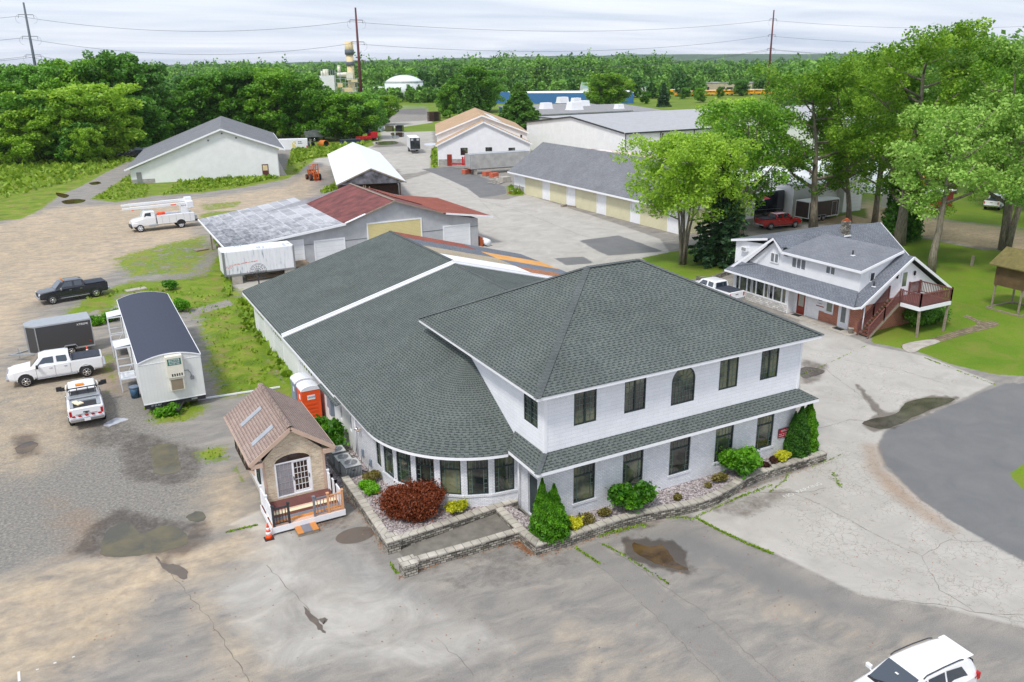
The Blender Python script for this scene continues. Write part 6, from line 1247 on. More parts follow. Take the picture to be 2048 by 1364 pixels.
def tan_hall():
    R = thing('white_hall', 'white hall with two stepped gables and tan shingle roofs beside the silver box trailer', 'building', (70.6, 165.1, 0), radians(-23)); W = 19.6; xm = W/2; b = 5.5; D = 36; z1, r1, zE, zR = 4.4, 8.9, 6.2, 9.9
    w = MB(); w.add([(0, 0, 0), (W, 0, 0), (W, 0, z1), (xm, 0, r1-.1), (0, 0, z1)], [list(range(5))]); w.quad((0, b, 0), (0, 0, 0), (0, 0, z1), (0, b, z1)); w.quad((W, 0, 0), (W, b, 0), (W, b, z1), (W, 0, z1)); w.add([(0, b, 0), (W, b, 0), (W, b, zE), (xm, b, zR-.1), (0, b, zE)], [list(range(5))]); w.quad((0, D, 0), (0, b, 0), (0, b, zE), (0, D, zE)); w.quad((W, b, 0), (W, D, 0), (W, D, zE), (W, b, zE)); w.add([(0, D, 0), (W, D, 0), (W, D, zE), (xm, D, zR), (0, D, zE)], [list(range(5))[::-1]]); w.build('wall', 'white_siding', R)
    class F_(Fr):
        def __init__(s, y): s.o = V3(0, y); s.d = V3(1, 0); s.n = V3(0, -1); s.L = W
    f = F_(0); m = MB(); f.bar(m, .1, W-.1, 0, 1.4, 0, .04); m.build('foundation', 'block_wall', R)
    for a, c, d, e_ in ((4.8, 6.3, 2.2, 3.7), (10.1, 11.5, 2.9, 3.7), (15.0, 16.4, 2.9, 3.5)):
        m = MB(); f.bar(m, a, c, d, e_, .0, .05); o = m.build('window', 'dark_metal', R); m = MB(); f.bar(m, a+.1, c-.1, d+.1, e_-.1, .05, .07); m.build('pane', 'glass', R).parent = o
    m = MB(); f.bar(m, 1.9, 2.9, 0, 2.4, .04, .1); m.build('side_door', 'door_red', R); g = F_(b); m = MB(); g.bar(m, W-1.5, W-1.1, 4.9, 5.7, 0, .05); m.build('window', 'dark_metal', R)
    def rf(ya, yb, ze, zr, e):
        m = MB(); k = (zr-ze)/xm; m.slab([(-e, ya, ze-k*e+.12), (xm, ya, zr+.12), (xm, yb, zr+.12), (-e, yb, ze-k*e+.12)], .1); m.slab([(xm, ya, zr+.12), (W+e, ya, ze-k*e+.12), (W+e, yb, ze-k*e+.12), (xm, yb, zr+.12)], .1); m.build('roof', 'tan_shingle', R)
        m = MB(); edge(m, [(-e, ya-.04, ze-k*e-.02), (xm, ya-.04, zr-.02), (W+e, ya-.04, ze-k*e-.02)], .08, .3); m.build('fascia', 'white_trim', R)
    rf(-.4, b-.02, z1, r1, .45); rf(b-.4, D+.3, zE, zR, .35)
    m = MB(); m.slab([(xm+2.2, b+1, 9.25), (xm+4.4, b+1, 8.45), (xm+3.2, b+16, 8.88), (xm+1.2, b+16, 9.62)], .05); m.build('roof_panel', 'poly_sheet', R)
tan_hall()
def garage_row():
    R = thing('garage_row', 'long white garage row with pale roll-up doors and dark shingle roof', 'building', (72, 105, 0)); x0 = 67.2; ya, yb = 124.9, 81.0; xr, xb = 73.2, 79.5; ze, zr = 3.3, 7.8
    ds = [(3.9, 9.7), (12.0, 17.0), (19.4, 25.2), (27.6, 33.4), (35.6, 41.4)]
    w = MB(); wall(w, (x0, ya), (x0, yb), 0, 3.5); gable_end(w, (xb, ya), (x0, ya), 0, 3.5, (xr, ya), zr-.1); gable_end(w, (x0, yb), (xb, yb), 0, 3.5, (xr, yb), zr-.1); w.quad((xb, yb, 0), (xb, ya, 0), (xb, ya, 3.5), (xb, yb, 3.5)); w.build('wall', 'white_paint', R, True)
    f = Fr((x0, ya), (x0, yb)); m = MB(); f.bar(m, 0, 3.6, 0, 1.1, 0, .03); m.build('foundation', 'block_wall', R, True)
    for a, b in ds: roll_door(R, f, a, b, 0, 2.95, 'pale_door')
    m = MB(); m.slab([(66.3, ya+.6, ze), (66.3, yb-.6, ze), (xr, yb-.6, zr), (xr, ya+.6, zr)], .1); m.slab([(xr, ya+.6, zr), (xr, yb-.6, zr), (80.4, yb-.6, ze), (80.4, ya+.6, ze)], .1); m.build('roof', 'dark_shingle', R, True)
    m = MB(); edge(m, [(66.28, ya+.6, ze-.12), (66.28, yb-.6, ze-.12)], .08, .24); edge(m, [(66.3, yb-.65, ze-.05), (xr, yb-.65, zr-.08), (80.4, yb-.65, ze-.05)], .08, .24); m.build('fascia', 'white_trim', R, True)
    g = Fr((x0, yb), (xb, yb)); m = MB(); g.bar(m, 9.5, 12.2, 0, .9, 0, .03); m.build('end_foundation', 'block_wall', R, True); roll_door(R, g, 1.2, 5.2, 0, 3.0, 'pale_door')
garage_row()
def simple_hall(name, label, cat, pts, h, wm, rm, pitch_axis=None, rise=.6, over=.0, parts=()):
    """quadrilateral footprint building, low gable along the longer direction"""
    cx_ = sum(p[0] for p in pts)/4; cy_ = sum(p[1] for p in pts)/4; R = thing(name, label, cat, (cx_, cy_, 0)); P = [V3(*p) for p in pts]
    m01 = (P[0]+P[1])/2; m23 = (P[2]+P[3])/2
    w = MB(); rz = h+rise
    w.quad((*P[1], 0), (*P[2], 0), (*P[2], h), (*P[1], h)); w.quad((*P[3], 0), (*P[0], 0), (*P[0], h), (*P[3], h)); gable_end(w, P[0], P[1], 0, h, m01, rz); gable_end(w, P[2], P[3], 0, h, m23, rz); w.build('wall', wm, R, True)
    m = MB(); e = .06; m.slab([(*P[0], h+e), (*m01, rz+e), (*m23, rz+e), (*P[3], h+e)], .05); m.slab([(*m01, rz+e), (*P[1], h+e), (*P[2], h+e), (*m23, rz+e)], .05); m.build('roof', rm, R, True)
    return R
# white warehouse block behind the garage row (ridge along x)
def warehouse():
    R = thing('warehouse', 'long white warehouse with dark trimmed pale grey roof behind the garage row', 'building', (130, 170, 0)); x0, y0, y1, x1 = 100.5, 139.5, 180, 176; z = 7.0; zr = 9.2; ym = 159.7
    w = MB(); wall(w, (x0, y0), (x1, y0), 0, z); w.add([(x0, y1, 0), (x0, y0, 0), (x0, y0, z), (x0, ym, zr), (x0, y1, z)], [list(range(5))]); w.quad((x1, y1, 0), (x0, y1, 0), (x0, y1, z), (x1, y1, z)); w.quad((x1, y0, 0), (x1, y1, 0), (x1, y1, z), (x1, y0, z)); w.build('wall', 'cream_panel', R, True)
    m = MB(); m.slab([(x0-.3, y0-.3, z+.08), (x1, y0-.3, z+.08), (x1, ym, zr+.1), (x0-.3, ym, zr+.1)], .08); m.slab([(x0-.3, ym, zr+.1), (x1, ym, zr+.1), (x1, y1+.3, z+.08), (x0-.3, y1+.3, z+.08)], .08); m.build('roof', 'grey_metal_roof', R, True)
    m = MB(); edge(m, [(x0-.3, y0-.34, z-.04), (x1, y0-.34, z-.04)], .08, .3); edge(m, [(x0-.34, y0, z), (x0-.34, ym, zr), (x0-.34, y1, z)], .08, .3); [m.beam((x, y0-.06, 0), (x, y0-.06, z), .22, .08) for x in np.arange(x0, x1, 8.8)]; m.build('dark_trim', 'steel_dark', R, True)
warehouse()
def warehouse2():
    R = thing('warehouse', 'second white warehouse wall with block base set back beside the pine tree', 'building', (140, 205, 0)); x0, x1, y0, y1, z = 117.8, 175, 186, 203.8, 6.2
    w = MB(); w.bb(x0, x1, y0, y1, 1.8, z); w.build('wall', 'cream_panel', R, True); w = MB(); w.bb(x0-.02, x1, y0-.02, y1+.02, 0, 1.8); w.build('foundation', 'block_wall', R, True)
    m = MB(); m.slab([(x0-.4, y0-.4, z+.25), (x1, y0-.4, z+.25), (x1, y1+.4, z+.25), (x0-.4, y1+.4, z+.25)], .2, 0, 1); m.build('roof', ['grey_metal_roof', 'steel_dark'], R, True)
warehouse2()
def flat_roofs():
    R = thing('flat_roof_building', 'wide low blue building with flat grey roof and rooftop units', 'building', (165, 262, 0)); z = 4.6
    q = [(134, 233.5), (170, 233.5), (186, 284), (150, 290)]
    w = MB(); w.prism(q, 0, z-.01); w.build('wall', 'blue_panel', R, True); m = MB(); m.prism([(133.6, 232.9), (170.6, 232.9), (186.5, 284.6), (149.5, 290.6)], z, z+.35); m.build('roof', 'membrane_roof', R, True)
    w = MB(); w.prism([(171, 240), (184, 233.2), (200, 281), (187.5, 284)], 0, z-.6); w.build('side_wall', 'blue_panel', R, True); m = MB(); m.prism([(170.8, 239.5), (184.6, 232.8), (200.5, 281.5), (187.3, 284.6)], z-.6, z-.3); m.build('side_roof', 'membrane_roof', R, True)
    for px, py, s in ((1092, 218, 1.2), (1125, 206, 1.3), (1152, 206, 1.1), (1149, 220, 1.5), (1168, 212, 1.1), (1238, 218, .9)):
        g = G(px, py, z+.3); m = MB(); m.box((g[0], g[1], z+.35+.9*s), (3.2*s, 2.6*s, 1.7*s), 0, 0, .85); m.box((g[0], g[1], z+.45), (3.4*s, 2.8*s, .25)); m.build('rooftop_unit', 'white_paint', R, True)
flat_roofs()
B1 = simple_hall('blue_warehouse', 'long blue metal warehouse with pale roof edge left of the round bright tree', 'building', [(205, 400), (212, 392), (258, 352), (268, 372)], 5.2, 'blue_panel', 'white_metal_roof', rise=.8)
B2 = simple_hall('barn', 'white house with pale green metal roof far behind the round bright tree', 'building', [(313.7, 412), (322, 428), (286, 445.6), (277.7, 429.6)], 5.0, 'white_siding', 'green_metal_roof', rise=3.2)
def depot():
    R = thing('depot_building', 'low tan bus depot with dark bay doors behind the yellow buses', 'building', (395, 440, 0), radians(-48)); m = MB(); m.bb(-19, 19, -8, 8, 0, 5.6); m.build('wall', 'tan_panel', R); m = MB(); m.bb(-19.3, 19.3, -8.3, 8.3, 5.6, 6.0); m.build('roof', 'grey_metal_roof', R)
    for a, b, c in ((-17, -13.5, 3), (-11.5, -8, 3.2), (-2, 2, 3.4), (3.2, 7, 3), (13.2, 18, 3.4)): m = MB(); m.bb(a, b, -8.06, -8.0, 0, c); m.build('bay_door', 'dark_metal', R)
depot()
def side_white_garage():
    R = thing('service_building', 'flat white garage building behind the motorhome and black trailer', 'building', (92, 92, 0)); w = MB(); w.bb(80, 100.3, 87.4, 100, 0, 4.3); w.bb(96.6, 100.3, 81.3, 87.4, 0, 4.4); w.bb(88, 96.6, 82.5, 87.4, 0, 4.3); w.build('wall', 'white_siding', R, True)
    m = MB(); m.bb(79.8, 100.5, 87.2, 100.2, 4.3, 4.5); m.bb(87.9, 100.5, 81.1, 87.2, 4.41, 4.56); m.build('roof', 'white_metal_roof', R, True)
    m = MB(); m.bb(97.4, 99.6, 81.2, 81.3, .1, 3.4); m.build('garage_door', 'white_door', R, True); m = MB(); m.bb(93.2, 94.4, 82.4, 82.5, 1.3, 1.7); m.bb(100.3, 100.35, 83, 84, 1.2, 1.6); m.build('vent', 'grey_metal', R, True)
side_white_garage()
R = simple_hall('old_shed', 'low shed with rusting white roof behind the garage row', 'shed', [(84, 138), (98, 138), (98, 101), (84, 101)], 3.8, 'white_paint', 'rusty_roof', rise=.8)
R = thing('hoop_house', 'arched greenhouse tunnel covered with grey plastic sheet among the trees', 'greenhouse', (118, 98, 0), radians(15)); m = MB(); A = [(5*cos(t), 4.6*sin(t)) for t in np.linspace(0, pi, 15)]
for (a, b), (c, d) in zip(A[:-1], A[1:]): m.quad((a, -9, b), (a, 9, b), (c, 9, d), (c, -9, d))
m.add([(a, -9, b) for a, b in A], [list(range(15))]); m.build('cover', 'poly_sheet', R); m = MB()
for y in (-9, -4.5, 0, 4.5, 9):
    for (a, b), (c, d) in zip(A[:-1], A[1:]): m.beam((a*1.01, y, b*1.01), (c*1.01, y, d*1.01), .08)
m.build('hoop', 'galv', R)
# power plant, stack, tanks
def plant():
    R = thing('power_plant', 'distant power plant with white boiler hall, pipework and a tall tan stack', 'power plant', (200, 560, 0)); b = G(712, 232); 
    dx, dy = b[0]/sqrt(b[0]**2+b[1]**2), b[1]/sqrt(b[0]**2+b[1]**2)
    D = 560.; c = (dx*D, dy*D); rt = (dy, -dx)
    P = lambda s, z, q=0: (c[0]+rt[0]*s+dx*q, c[1]+rt[1]*s+dy*q, z); a = atan2(rt[1], rt[0])
    m = MB(); m.box(P(-17.5, 6.7, 12), (11, 24, 13.4), a); m.build('boiler_hall', 'white_siding', R, True)
    m = MB(); m.tube([P(-1.3, 0), P(-1.3, 26.5)], [2.2, 2.2], 20); m.tube([P(-1.3, 26.5), P(-1.3, 33.9)], [2.6, 2.6], 20); m.build('stack', 'plant_tan', R, True)
    m = MB(); m.tube([P(-1.3, 26.0), P(-1.3, 29.0)], [2.9, 2.9], 16); m.tube([P(-1.3, 19.4), P(-1.3, 21.8)], [2.7, 2.7], 16); m.build('stack_platform', 'steel_grey', R, True)
    m = MB(); m.box(P(-2.2, 13.2, -3), (4.0, 4, 4.6), a); m.tube([P(-10, 14.2, -1), P(-2, 14.2, -1)], 1.4, 12); m.box(P(-3, 3, 0), (9, 8, 6), a); m.tube([P(-8.6, 15, 4), P(-8.6, 19.6, 4)], 1.0, 12); m.tube([P(-17, 13, 4), P(-17, 17.5, 4)], 1.8, 12); m.tube([P(-19.5, 13, 2), P(-19.5, 16.5, 2)], .7, 12); m.build('duct', 'sign_cream', R, True)
    m = MB()
    for s in (-11, -8, -5, -1.5, 2, 4.6): m.beam(P(s, 0, -6), P(s, 17 if s < -6 else 12, -6), .3)
    for z in (3.5, 6.5, 9.3, 12.0, 15.5): m.beam(P(-11.5, z, -6), P(5 if z < 13 else -6, z, -6), .28)
    for s in (-11, -8, -5, -1.5): m.beam(P(s, 6.5, -6), P(s+3, 9.3, -6), .18)
    for s in (-20, -17, -14, -12.5): m.beam(P(s, 13.4, 0), P(s, 17, 0), .18)
    m.beam(P(-20, 17, 0), P(-12.5, 17, 0), .16); m.build('pipe_rack', 'galv', R, True)
    m = MB(); m.box(P(-8.5, 8, -6.4), (3.2, .6, 2.6), a); m.box(P(-3.5, 5, -6.4), (5, .6, 2.2), a); m.box(P(.5, 10.5, -6.4), (4, .6, 1.6), a); m.build('panel', 'plant_tan', R, True)
    m = MB(); m.tube([P(8, 0, 0), P(8, 5.6, 0)], 4.6, 20); m.build('annex_tank', 'tank_white', R, True)
plant()
def dome_tank():
    g = G(811, 230); k = 520/sqrt(g[0]**2+g[1]**2); x, y = g[0]*k, g[1]*k; R = thing('storage_tank', 'large pale round storage tank with domed roof in front of the far woods', 'tank', (x, y, 0))
    r = 11.4; pr = [(r, 0), (r, 9.6)]; m = MB(); m.lathe((0, 0, 0), pr, 48); m.build('shell', 'tank_white', R); m = MB(); m.lathe((0, 0, 9.6), [(r+.1, 0), (r*.88, 1.4), (r*.7, 2.6), (r*.5, 3.5), (r*.25, 4.1), (.01, 4.3)], 48); m.build('dome', 'tank_white', R)
    m = MB(); ring = [((r+.3)*cos(t), (r+.3)*sin(t), 10.5) for t in np.linspace(0, 2*pi, 33)]; m.tube(ring, .06, 5); top = [((r*.5)*cos(t), (r*.5)*sin(t), 13.9) for t in np.linspace(0, 2*pi, 21)]; m.tube(top, .06, 5); [m.beam((*p[:2], 9.6), p, .06) for p in ring[::2]]; m.tube([(r+.5, 0, 0), (r+.5, 0, 10.6)], .35, 6); m.build('railing', 'grey_metal', R)
    m = MB(); m.lathe((-14.8, 3, 0), [(3, 0), (3, 7.4), (.01, 7.8)], 24); m.build('side_tank', 'tank_white', R)
dome_tank()

# ---------------------------------------------------------------- annex house with stairs and deck
def annex():
    R = thing('house', 'white sided house with grey shingle roofs, brick base, sunroom and a raised red deck', 'house', (57, 48, 0)); Bd = lambda m, n, mt, **k: m.build(n, mt, R, True, **k)
    xf, yS = 54.0, 42.35
    w = MB(); wall(w, (xf, 49.4), (xf, yS), 0, 2.55, [(3.4, 4.1, .95, 2.15)], .08); Bd(w, 'white_front', 'white_paint')
    w = MB(); f = Fr((xf, 49.4), (xf, yS)); f.bar(w, 2.75, 4.35, .0, .86, .0, .03); f.bar(w, 4.2, 4.7, .86, 2.5, .0, .03); f.bar(w, 5.85, 7.05, 0, 2.5, 0, .03); g = Fr((xf, yS), (63.6, yS)); 
    w.add([g.pt(-.02, 0, .03), g.pt(9.6, 0, .03), g.pt(9.6, 2.35, .03), g.pt(-.02, 2.35, .03)], [[0, 1, 2, 3]]); f.bar(w, 4.35, 4.75, 0, .86, 0, .03); Bd(w, 'brick_base', 'red_brick')
    # sunroom
    sx = 53.25; w = MB(); wall(w, (sx, 56.2), (sx, 49.4), 0, 2.5, [(.3, 6.5, .75, 2.15)], .06); wall(w, (sx, 49.4), (xf, 49.4), 0, 2.5); wall(w, (61, 56.2), (sx, 56.2), 0, 2.5); Bd(w, 'sunroom_wall', 'white_paint')
    fs = Fr((sx, 56.2), (sx, 49.4)); w = MB(); fs.bar(w, 0.02, 6.7, 0.02, .72, 0, .05); Bd(w, 'stone_skirt', 'field_stone')
    wid = [(.3, .8), (.8, 1.75), (1.75, 2.3), (2.4, 2.9), (2.9, 3.9), (3.9, 4.4), (4.5, 5.0), (5.0, 6.0), (6.0, 6.5)]
    for a, b in wid: window(fs, R, a, b, .75, 2.15, rec=.05, fm='white_trim', cols=1, rows=1, fw=.07, gm='glass')
    d = MB(); f.bar(d, .35, 1.25, .05, 2.2, 0, .05); dd = Bd(d, 'red_door', 'door_red'); p = MB(); f.bar(p, .52, 1.08, .75, 2.05, .05, .06); p.build('pane', 'frost', R, True).parent = dd
    t = MB(); f.bar(t, .22, .35, 0, 2.3, 0, .08); f.bar(t, 1.25, 1.38, 0, 2.3, 0, .08); t.build('door_trim', 'white_trim', R, True).parent = dd
    d = MB(); f.bar(d, 4.75, 5.80, .05, 2.25, 0, .06); dd = Bd(d, 'glazed_door', 'white_trim'); p = MB(); f.bar(p, 5.05, 5.5, .5, 2.05, .06, .07); p.build('pane', 'curtain', R, True).parent = dd
    window(f, R, 3.4, 4.1, .95, 2.15, rec=.05, fm='white_trim', cols=1, rows=2, gm='glass_pale'); s = MB(); f.bar(s, 3.3, 4.2, .85, .95, .0, .07); Bd(s, 'window_sill', 'white_trim')
    # sign box in the front window
    s = MB(); f.bar(s, 2.45, 3.2, 1.25, 2.2, 0, .06); s.bb(xf-.07, xf-.02, 49.4-3.2, 49.4-2.45, 1.22, 1.3, 1); so = Bd(s, 'sign_board', ['sign_white', 'door_red']); s = MB(); c = f.pt(2.82, 1.85, .065); P = [(c[0]-.002, c[1]+.27*cos(t)*(1 if abs(cos(t)) < .9 else 1), c[2]+.15*sin(t)) for t in np.linspace(0, 2*pi, 24)[:-1]]; s.add(P, [list(range(23))]); s.build('sign_oval', 'sign_blue', R, True).parent = so
    rt = Euler((pi/2, 0, -pi/2)).to_matrix().to_4x4(); off = Vector(R.location)
    for b, z, sz in (('98', 1.85, .2), ('Reception', 1.5, .12)): text('lettering', b, R, Vector(f.pt(2.82, z, .075))-off, rt, sz, 'sign_white' if b == '98' else 'sign_blue').parent = so
    # upper storey with low dormer roof
    xu = 54.3; w = MB(); wall(w, (xu, 51.5), (xu, 43.2), 2.6, 4.95, [(1.1, 2.7, 3.75, 4.7), (4.8, 5.8, 4.0, 4.7)], .05); w.add([(xu, 43.2, 2.6), (58.6, 43.2, 2.6), (58.6, 43.2, 6.0), (xu, 43.2, 4.95)], [[0, 1, 2, 3]])
    w.add([(xu, 56.5, 2.4), (xu, 51.5, 2.4), (xu, 51.5, 5.25), (xu, 52.25, 5.85), (xu, 56.5, 2.5)], [list(range(5))]); Bd(w, 'upper_wall', 'white_siding')
    fu = Fr((xu, 56.2), (xu, 43.2)); window(fu, R, 3.35, 4.35, 3.75, 4.65, rec=-.04, fm='white_trim', cols=1, rows=1, mull=1, fw=.07, gm='curtain'); window(fu, R, 5.8, 7.4, 3.75, 4.7, rec=.03, fm='white_trim', cols=1, rows=1, mull=2, fw=.07, gm='curtain'); window(fu, R, 9.5, 10.5, 4.0, 4.7, rec=.03, fm='white_trim', cols=1, rows=1, mull=1, fw=.07, gm='curtain')
    fq = Fr((xu, 43.2), (58.6, 43.2)); window(fq, R, 1.0, 1.6, 3.9, 4.7, rec=-.03, fm='white_trim', cols=1, rows=1, fw=.07, gm='glass')
    w = MB(); w.add([(xf, 57.0, 2.6), (xf, 56.2, 2.6), (xf, 53.0, 5.3), (xf, 57.0, 5.05)], [list(range(4))]); w.add([(xf, 57.0, 0), (67, 57.0, 0), (67, 57, 5.0), (xf, 57, 5.0)], [[3, 2, 1, 0]]); w.quad((xf, 57, 0), (xf, 56.2, 0), (xf, 56.2, 2.7), (xf, 57, 2.7)); Bd(w, 'rear_wall', 'white_siding')
    m = MB(); m.bb(xf-.35, xf, 55.3, 56.0, 4.25, 4.65); a_ = Bd(m, 'window_air_conditioner', 'white_trim'); m = MB(); m.bb(xf-.36, xf-.35, 55.35, 55.9, 4.3, 4.6); m.build('grille', 'ac_dark', R, True).parent = a_
    m = MB(); m.box((xu-.12, 51.0, 4.7), (.25, .3, .14)); Bd(m, 'wall_light', 'grey_metal', bevel=.03)
    # gable end above the brick, and body behind
    w = MB(); w.add([g.pt(-.25, 2.35, .02), g.pt(9.6, 2.35, .02), g.pt(4.55, 5.55, .02)], [[0, 1, 2]]); w.quad((63.6, yS, 0), (63.6, 50, 0), (63.6, 50, 2.6), (63.6, yS, 2.6)); w.quad((67, 47, 0), (67, 57, 0), (67, 57, 3), (67, 47, 3)); w.add([(67, 47, 2.3), (67, 57, 2.3), (67, 57, 3), (67, 52.25, 5.95)], [list(range(4))]); w.quad((63.6, 47, 0), (67, 47, 0), (67, 47, 2.4), (63.6, 47, 2.4)); Bd(w, 'gable_wall', 'white_paint')
    # roofs
    m = MB(); zr, yr = 6.12, 52.25; sl = .72
    Z = lambda y: zr-sl*abs(y-yr)
    m.slab([(54.4, yr-5.5, Z(yr-5.5)), (67.4, yr-5.5, Z(yr-5.5)), (67.4, yr, zr), (54.4, yr, zr)], .1); m.slab([(53.8, yr-1.0, Z(yr-1.0)), (54.4, yr-1.0, Z(yr-1.0)), (54.4, yr, zr), (53.8, yr, zr)], .1); m.slab([(67.4, 57.3, 5.1), (53.7, 57.3, 5.1), (53.7, yr+.6, zr-.2), (67.4, yr+.6, zr-.2)], .1); m.slab([(67.4, yr+.6, zr-.2), (53.7, yr+.6, zr-.2), (53.8, yr, zr), (67.4, yr, zr)], .08)
    xr, zs = 58.65, 5.85; ks = (5.85-2.45)/(58.65-53.1)
    m.slab([(53.1, 41.9, 2.45), (xr, 41.9, zs), (xr, 50, zs), (53.1, 50, 2.45)], .1); m.slab([(xr, 41.9, zs), (64.2, 41.9, 2.45), (64.2, 50, 2.45), (xr, 50, zs)], .1)
    m.slab([(52.45, 42.0, 2.52), (54.35, 43.3, 3.28), (54.35, 56.6, 3.28), (52.45, 56.6, 2.52)], .09); Bd(m, 'roof', 'grey_shingle')
    m = MB(); m.slab([(53.85, 42.85, 5.06), (58.6, 42.85, 6.18), (58.6, 50.8, 6.18), (53.85, 51.3, 5.06)], .09); Bd(m, 'dormer_roof', 'speckle_shingle')
    m = MB(); edge(m, [(53.83, 42.85, 4.95), (53.83, 51.25, 4.95), (53.83, yr, 6.0), (53.0, 56.6, 2.5)], .06, .2); edge(m, [(53.83, 42.82, 4.95), (58.6, 42.82, 6.07)], .06, .2); edge(m, [(52.43, 42.0, 2.42), (52.43, 56.6, 2.42)], .06, .16); edge(m, [(53.1, 41.87, 2.36), (xr, 41.87, 5.74), (64.2, 41.87, 2.36)], .06, .2); edge(m, [(53.65, 57.3, 5.0), (53.7, yr+.6, 5.85)], .06, .2); edge(m, [(52.45, 41.97, 2.42), (53.1, 41.87, 2.42)], .06, .16); edge(m, [(67.42, yr, 6.02), (67.42, yr-5.5, Z(yr-5.5)-.1)], .06, .2); Bd(m, 'fascia', 'white_trim')
    m = MB(); m.tube([(53.95, 42.2, 2.4), (53.95, 42.2, .1)], .05, 8); Bd(m, 'downspout', 'white_trim')
    # chimney
    m = MB(); m.box((62.0, 51.6, 6.1), (.6, .6, 1.5)); c = Bd(m, 'chimney', 'retaining_block'); m = MB(); m.box((62, 51.6, 6.9), (.5, .5, .12)); m.tube([(62, 51.6, 6.9), (62, 51.6, 7.1)], .16, 12); m.build('chimney_pot', 'rust', R, True).parent = c; m = MB(); m.box((61.9, 51.2, 5.55), (.8, .12, .12)); m.build('flashing', 'white_trim', R, True).parent = c
    for x, y, z in ((56.0, 45.6, 5.6), (55.2, 42.6, 3.75)): m = MB(); m.tube([(x, y, z-.3), (x, y, z+.35)], .07, 8); Bd(m, 'vent_pipe', 'black_plastic'); m = MB(); m.box((x, y-.1, z-.04), (.4, .3, .05)); Bd(m, 'vent_flashing', 'white_trim')
    # upper door and lamps
    d = MB(); g.bar(d, 3.95, 4.85, 2.6, 4.65, .02, .07); do = Bd(d, 'deck_door', 'white_trim'); p = MB(); g.bar(p, 4.15, 4.65, 3.35, 4.5, .07, .08); p.build('pane', 'glass_pale', R, True).parent = do
    for u in (3.4, 5.5): m = MB(); p_ = g.pt(u, 4.3, .12); m.lathe(p_, [(.02, -.2), (.09, -.1), (.08, .08), (.12, .1), (.01, .22)], 10); m.beam(g.pt(u, 4.25, .0), g.pt(u, 4.25, .12), .04); Bd(m, 'wall_lantern', 'black_plastic')
    # deck and stairs
    dz = 2.55; x0, x1, ya, yb = 56.7, 60.4, 39.4, 42.3
    m = MB(); [m.bb(x0, x1, ya+i*.145+.004, ya+(i+1)*.145-.004, dz-.04, dz) for i in range(20)]; Bd(m, 'deck_floor', 'deck_red'); m = MB(); m.bb(x0-.03, x1+.03, ya-.04, ya, dz-.32, dz-.01); m.bb(x0-.04, x0, ya, yb-1.2, dz-.32, dz-.01); m.bb(x1, x1+.04, ya, yb, dz-.32, dz-.01); Bd(m, 'deck_fascia', 'white_trim')
    m = MB(); m.beam((57.0, 39.5, 0), (56.85, 39.5, dz-.1), .15); m.beam((60.2, 39.5, 0), (60.3, 39.5, dz-.1), .15); [m.beam((x, 39.6, .1), (x-.5, 39.6, 2.2), .01) for x in ()]; Bd(m, 'deck_post', 'wood_old')
    def rl(a, b, dzb=0):
        m = MB(); a, b = V3(*a), V3(*b); u = V3(0, 0, 1); L = np.linalg.norm(b-a)
        for p in (a, b): m.beam(p, p+u*1.08, .1)
        m.beam(a+u*.98, b+u*.98, .09, .07); m.beam(a+u*.14, b+u*.14, .06); k = max(2, int(L/.14))
        for i in range(1, k): q = a+(b-a)*i/k; m.beam(q+u*.14, q+u*.98, .04)
        return Bd(m, 'deck_railing', 'deck_red')
    rl((x0, ya, dz), (x1, ya, dz)); rl((x1, ya, dz), (x1, yb-.1, dz)); rl((x0, ya, dz), (x0, yb-1.25, dz)); rl((x1-.02, yb-.05, dz), (x1-1.3, yb-.05, dz))
    ns = 13; sx0, sx1 = x0-.02, 53.5
    m = MB()
    for i in range(1, ns): x = sx0+(sx1-sx0)*i/ns; z = dz*(1-i/ns); m.box((x, 41.75, z), (.27, .98, .045))
    Bd(m, 'stair_tread', 'deck_brown'); m = MB(); [m.beam((sx0, y, dz-.2), (sx1, y, .02), .05, .26) for y in (41.22, 42.24)]; Bd(m, 'stair_stringer', 'wood_old'); mid = V3((sx0+sx1)/2, 0, dz/2)
    for y in (41.22, 42.24): rl((sx0, y, dz), ((sx0+sx1)/2, y, dz/2)); rl(((sx0+sx1)/2, y, dz/2), (sx1, y, .04))
annex()
m = MB(); m.bb(52.7, 53.98, 42.4, 49.2, 0, .05); tag(m.build('front_walk', 'concrete'), kind='structure')
R = thing('playhouse', 'brown shingled playhouse raised on grey wooden stilts at the right edge of the lawn', 'playhouse', (71.3, 40.0, 0), radians(-2)); m = MB(); A = 2.35; m.bb(-1.9, 1.1, -1.0, 1.6, 2.15, 4.2); m.add([(-1.9, -1.0, 4.2), (1.1, -1.0, 4.2), (-.4, -1.0, 5.1)], [[0, 1, 2]]); m.add([(-1.9, 1.6, 4.2), (1.1, 1.6, 4.2), (-.4, 1.6, 5.1)], [[2, 1, 0]]); m.build('cabin', 'brown_shake', R)
m = MB(); m.slab([(-2.4, -1.35, 3.98), (-.4, -1.35, 5.25), (-.4, 2.0, 5.25), (-2.4, 2.0, 3.98)], .1); m.slab([(-.4, -1.35, 5.25), (1.6, -1.35, 3.98), (1.6, 2.0, 3.98), (-.4, 2.0, 5.25)], .1); m.build('roof', 'moss_roof', R)
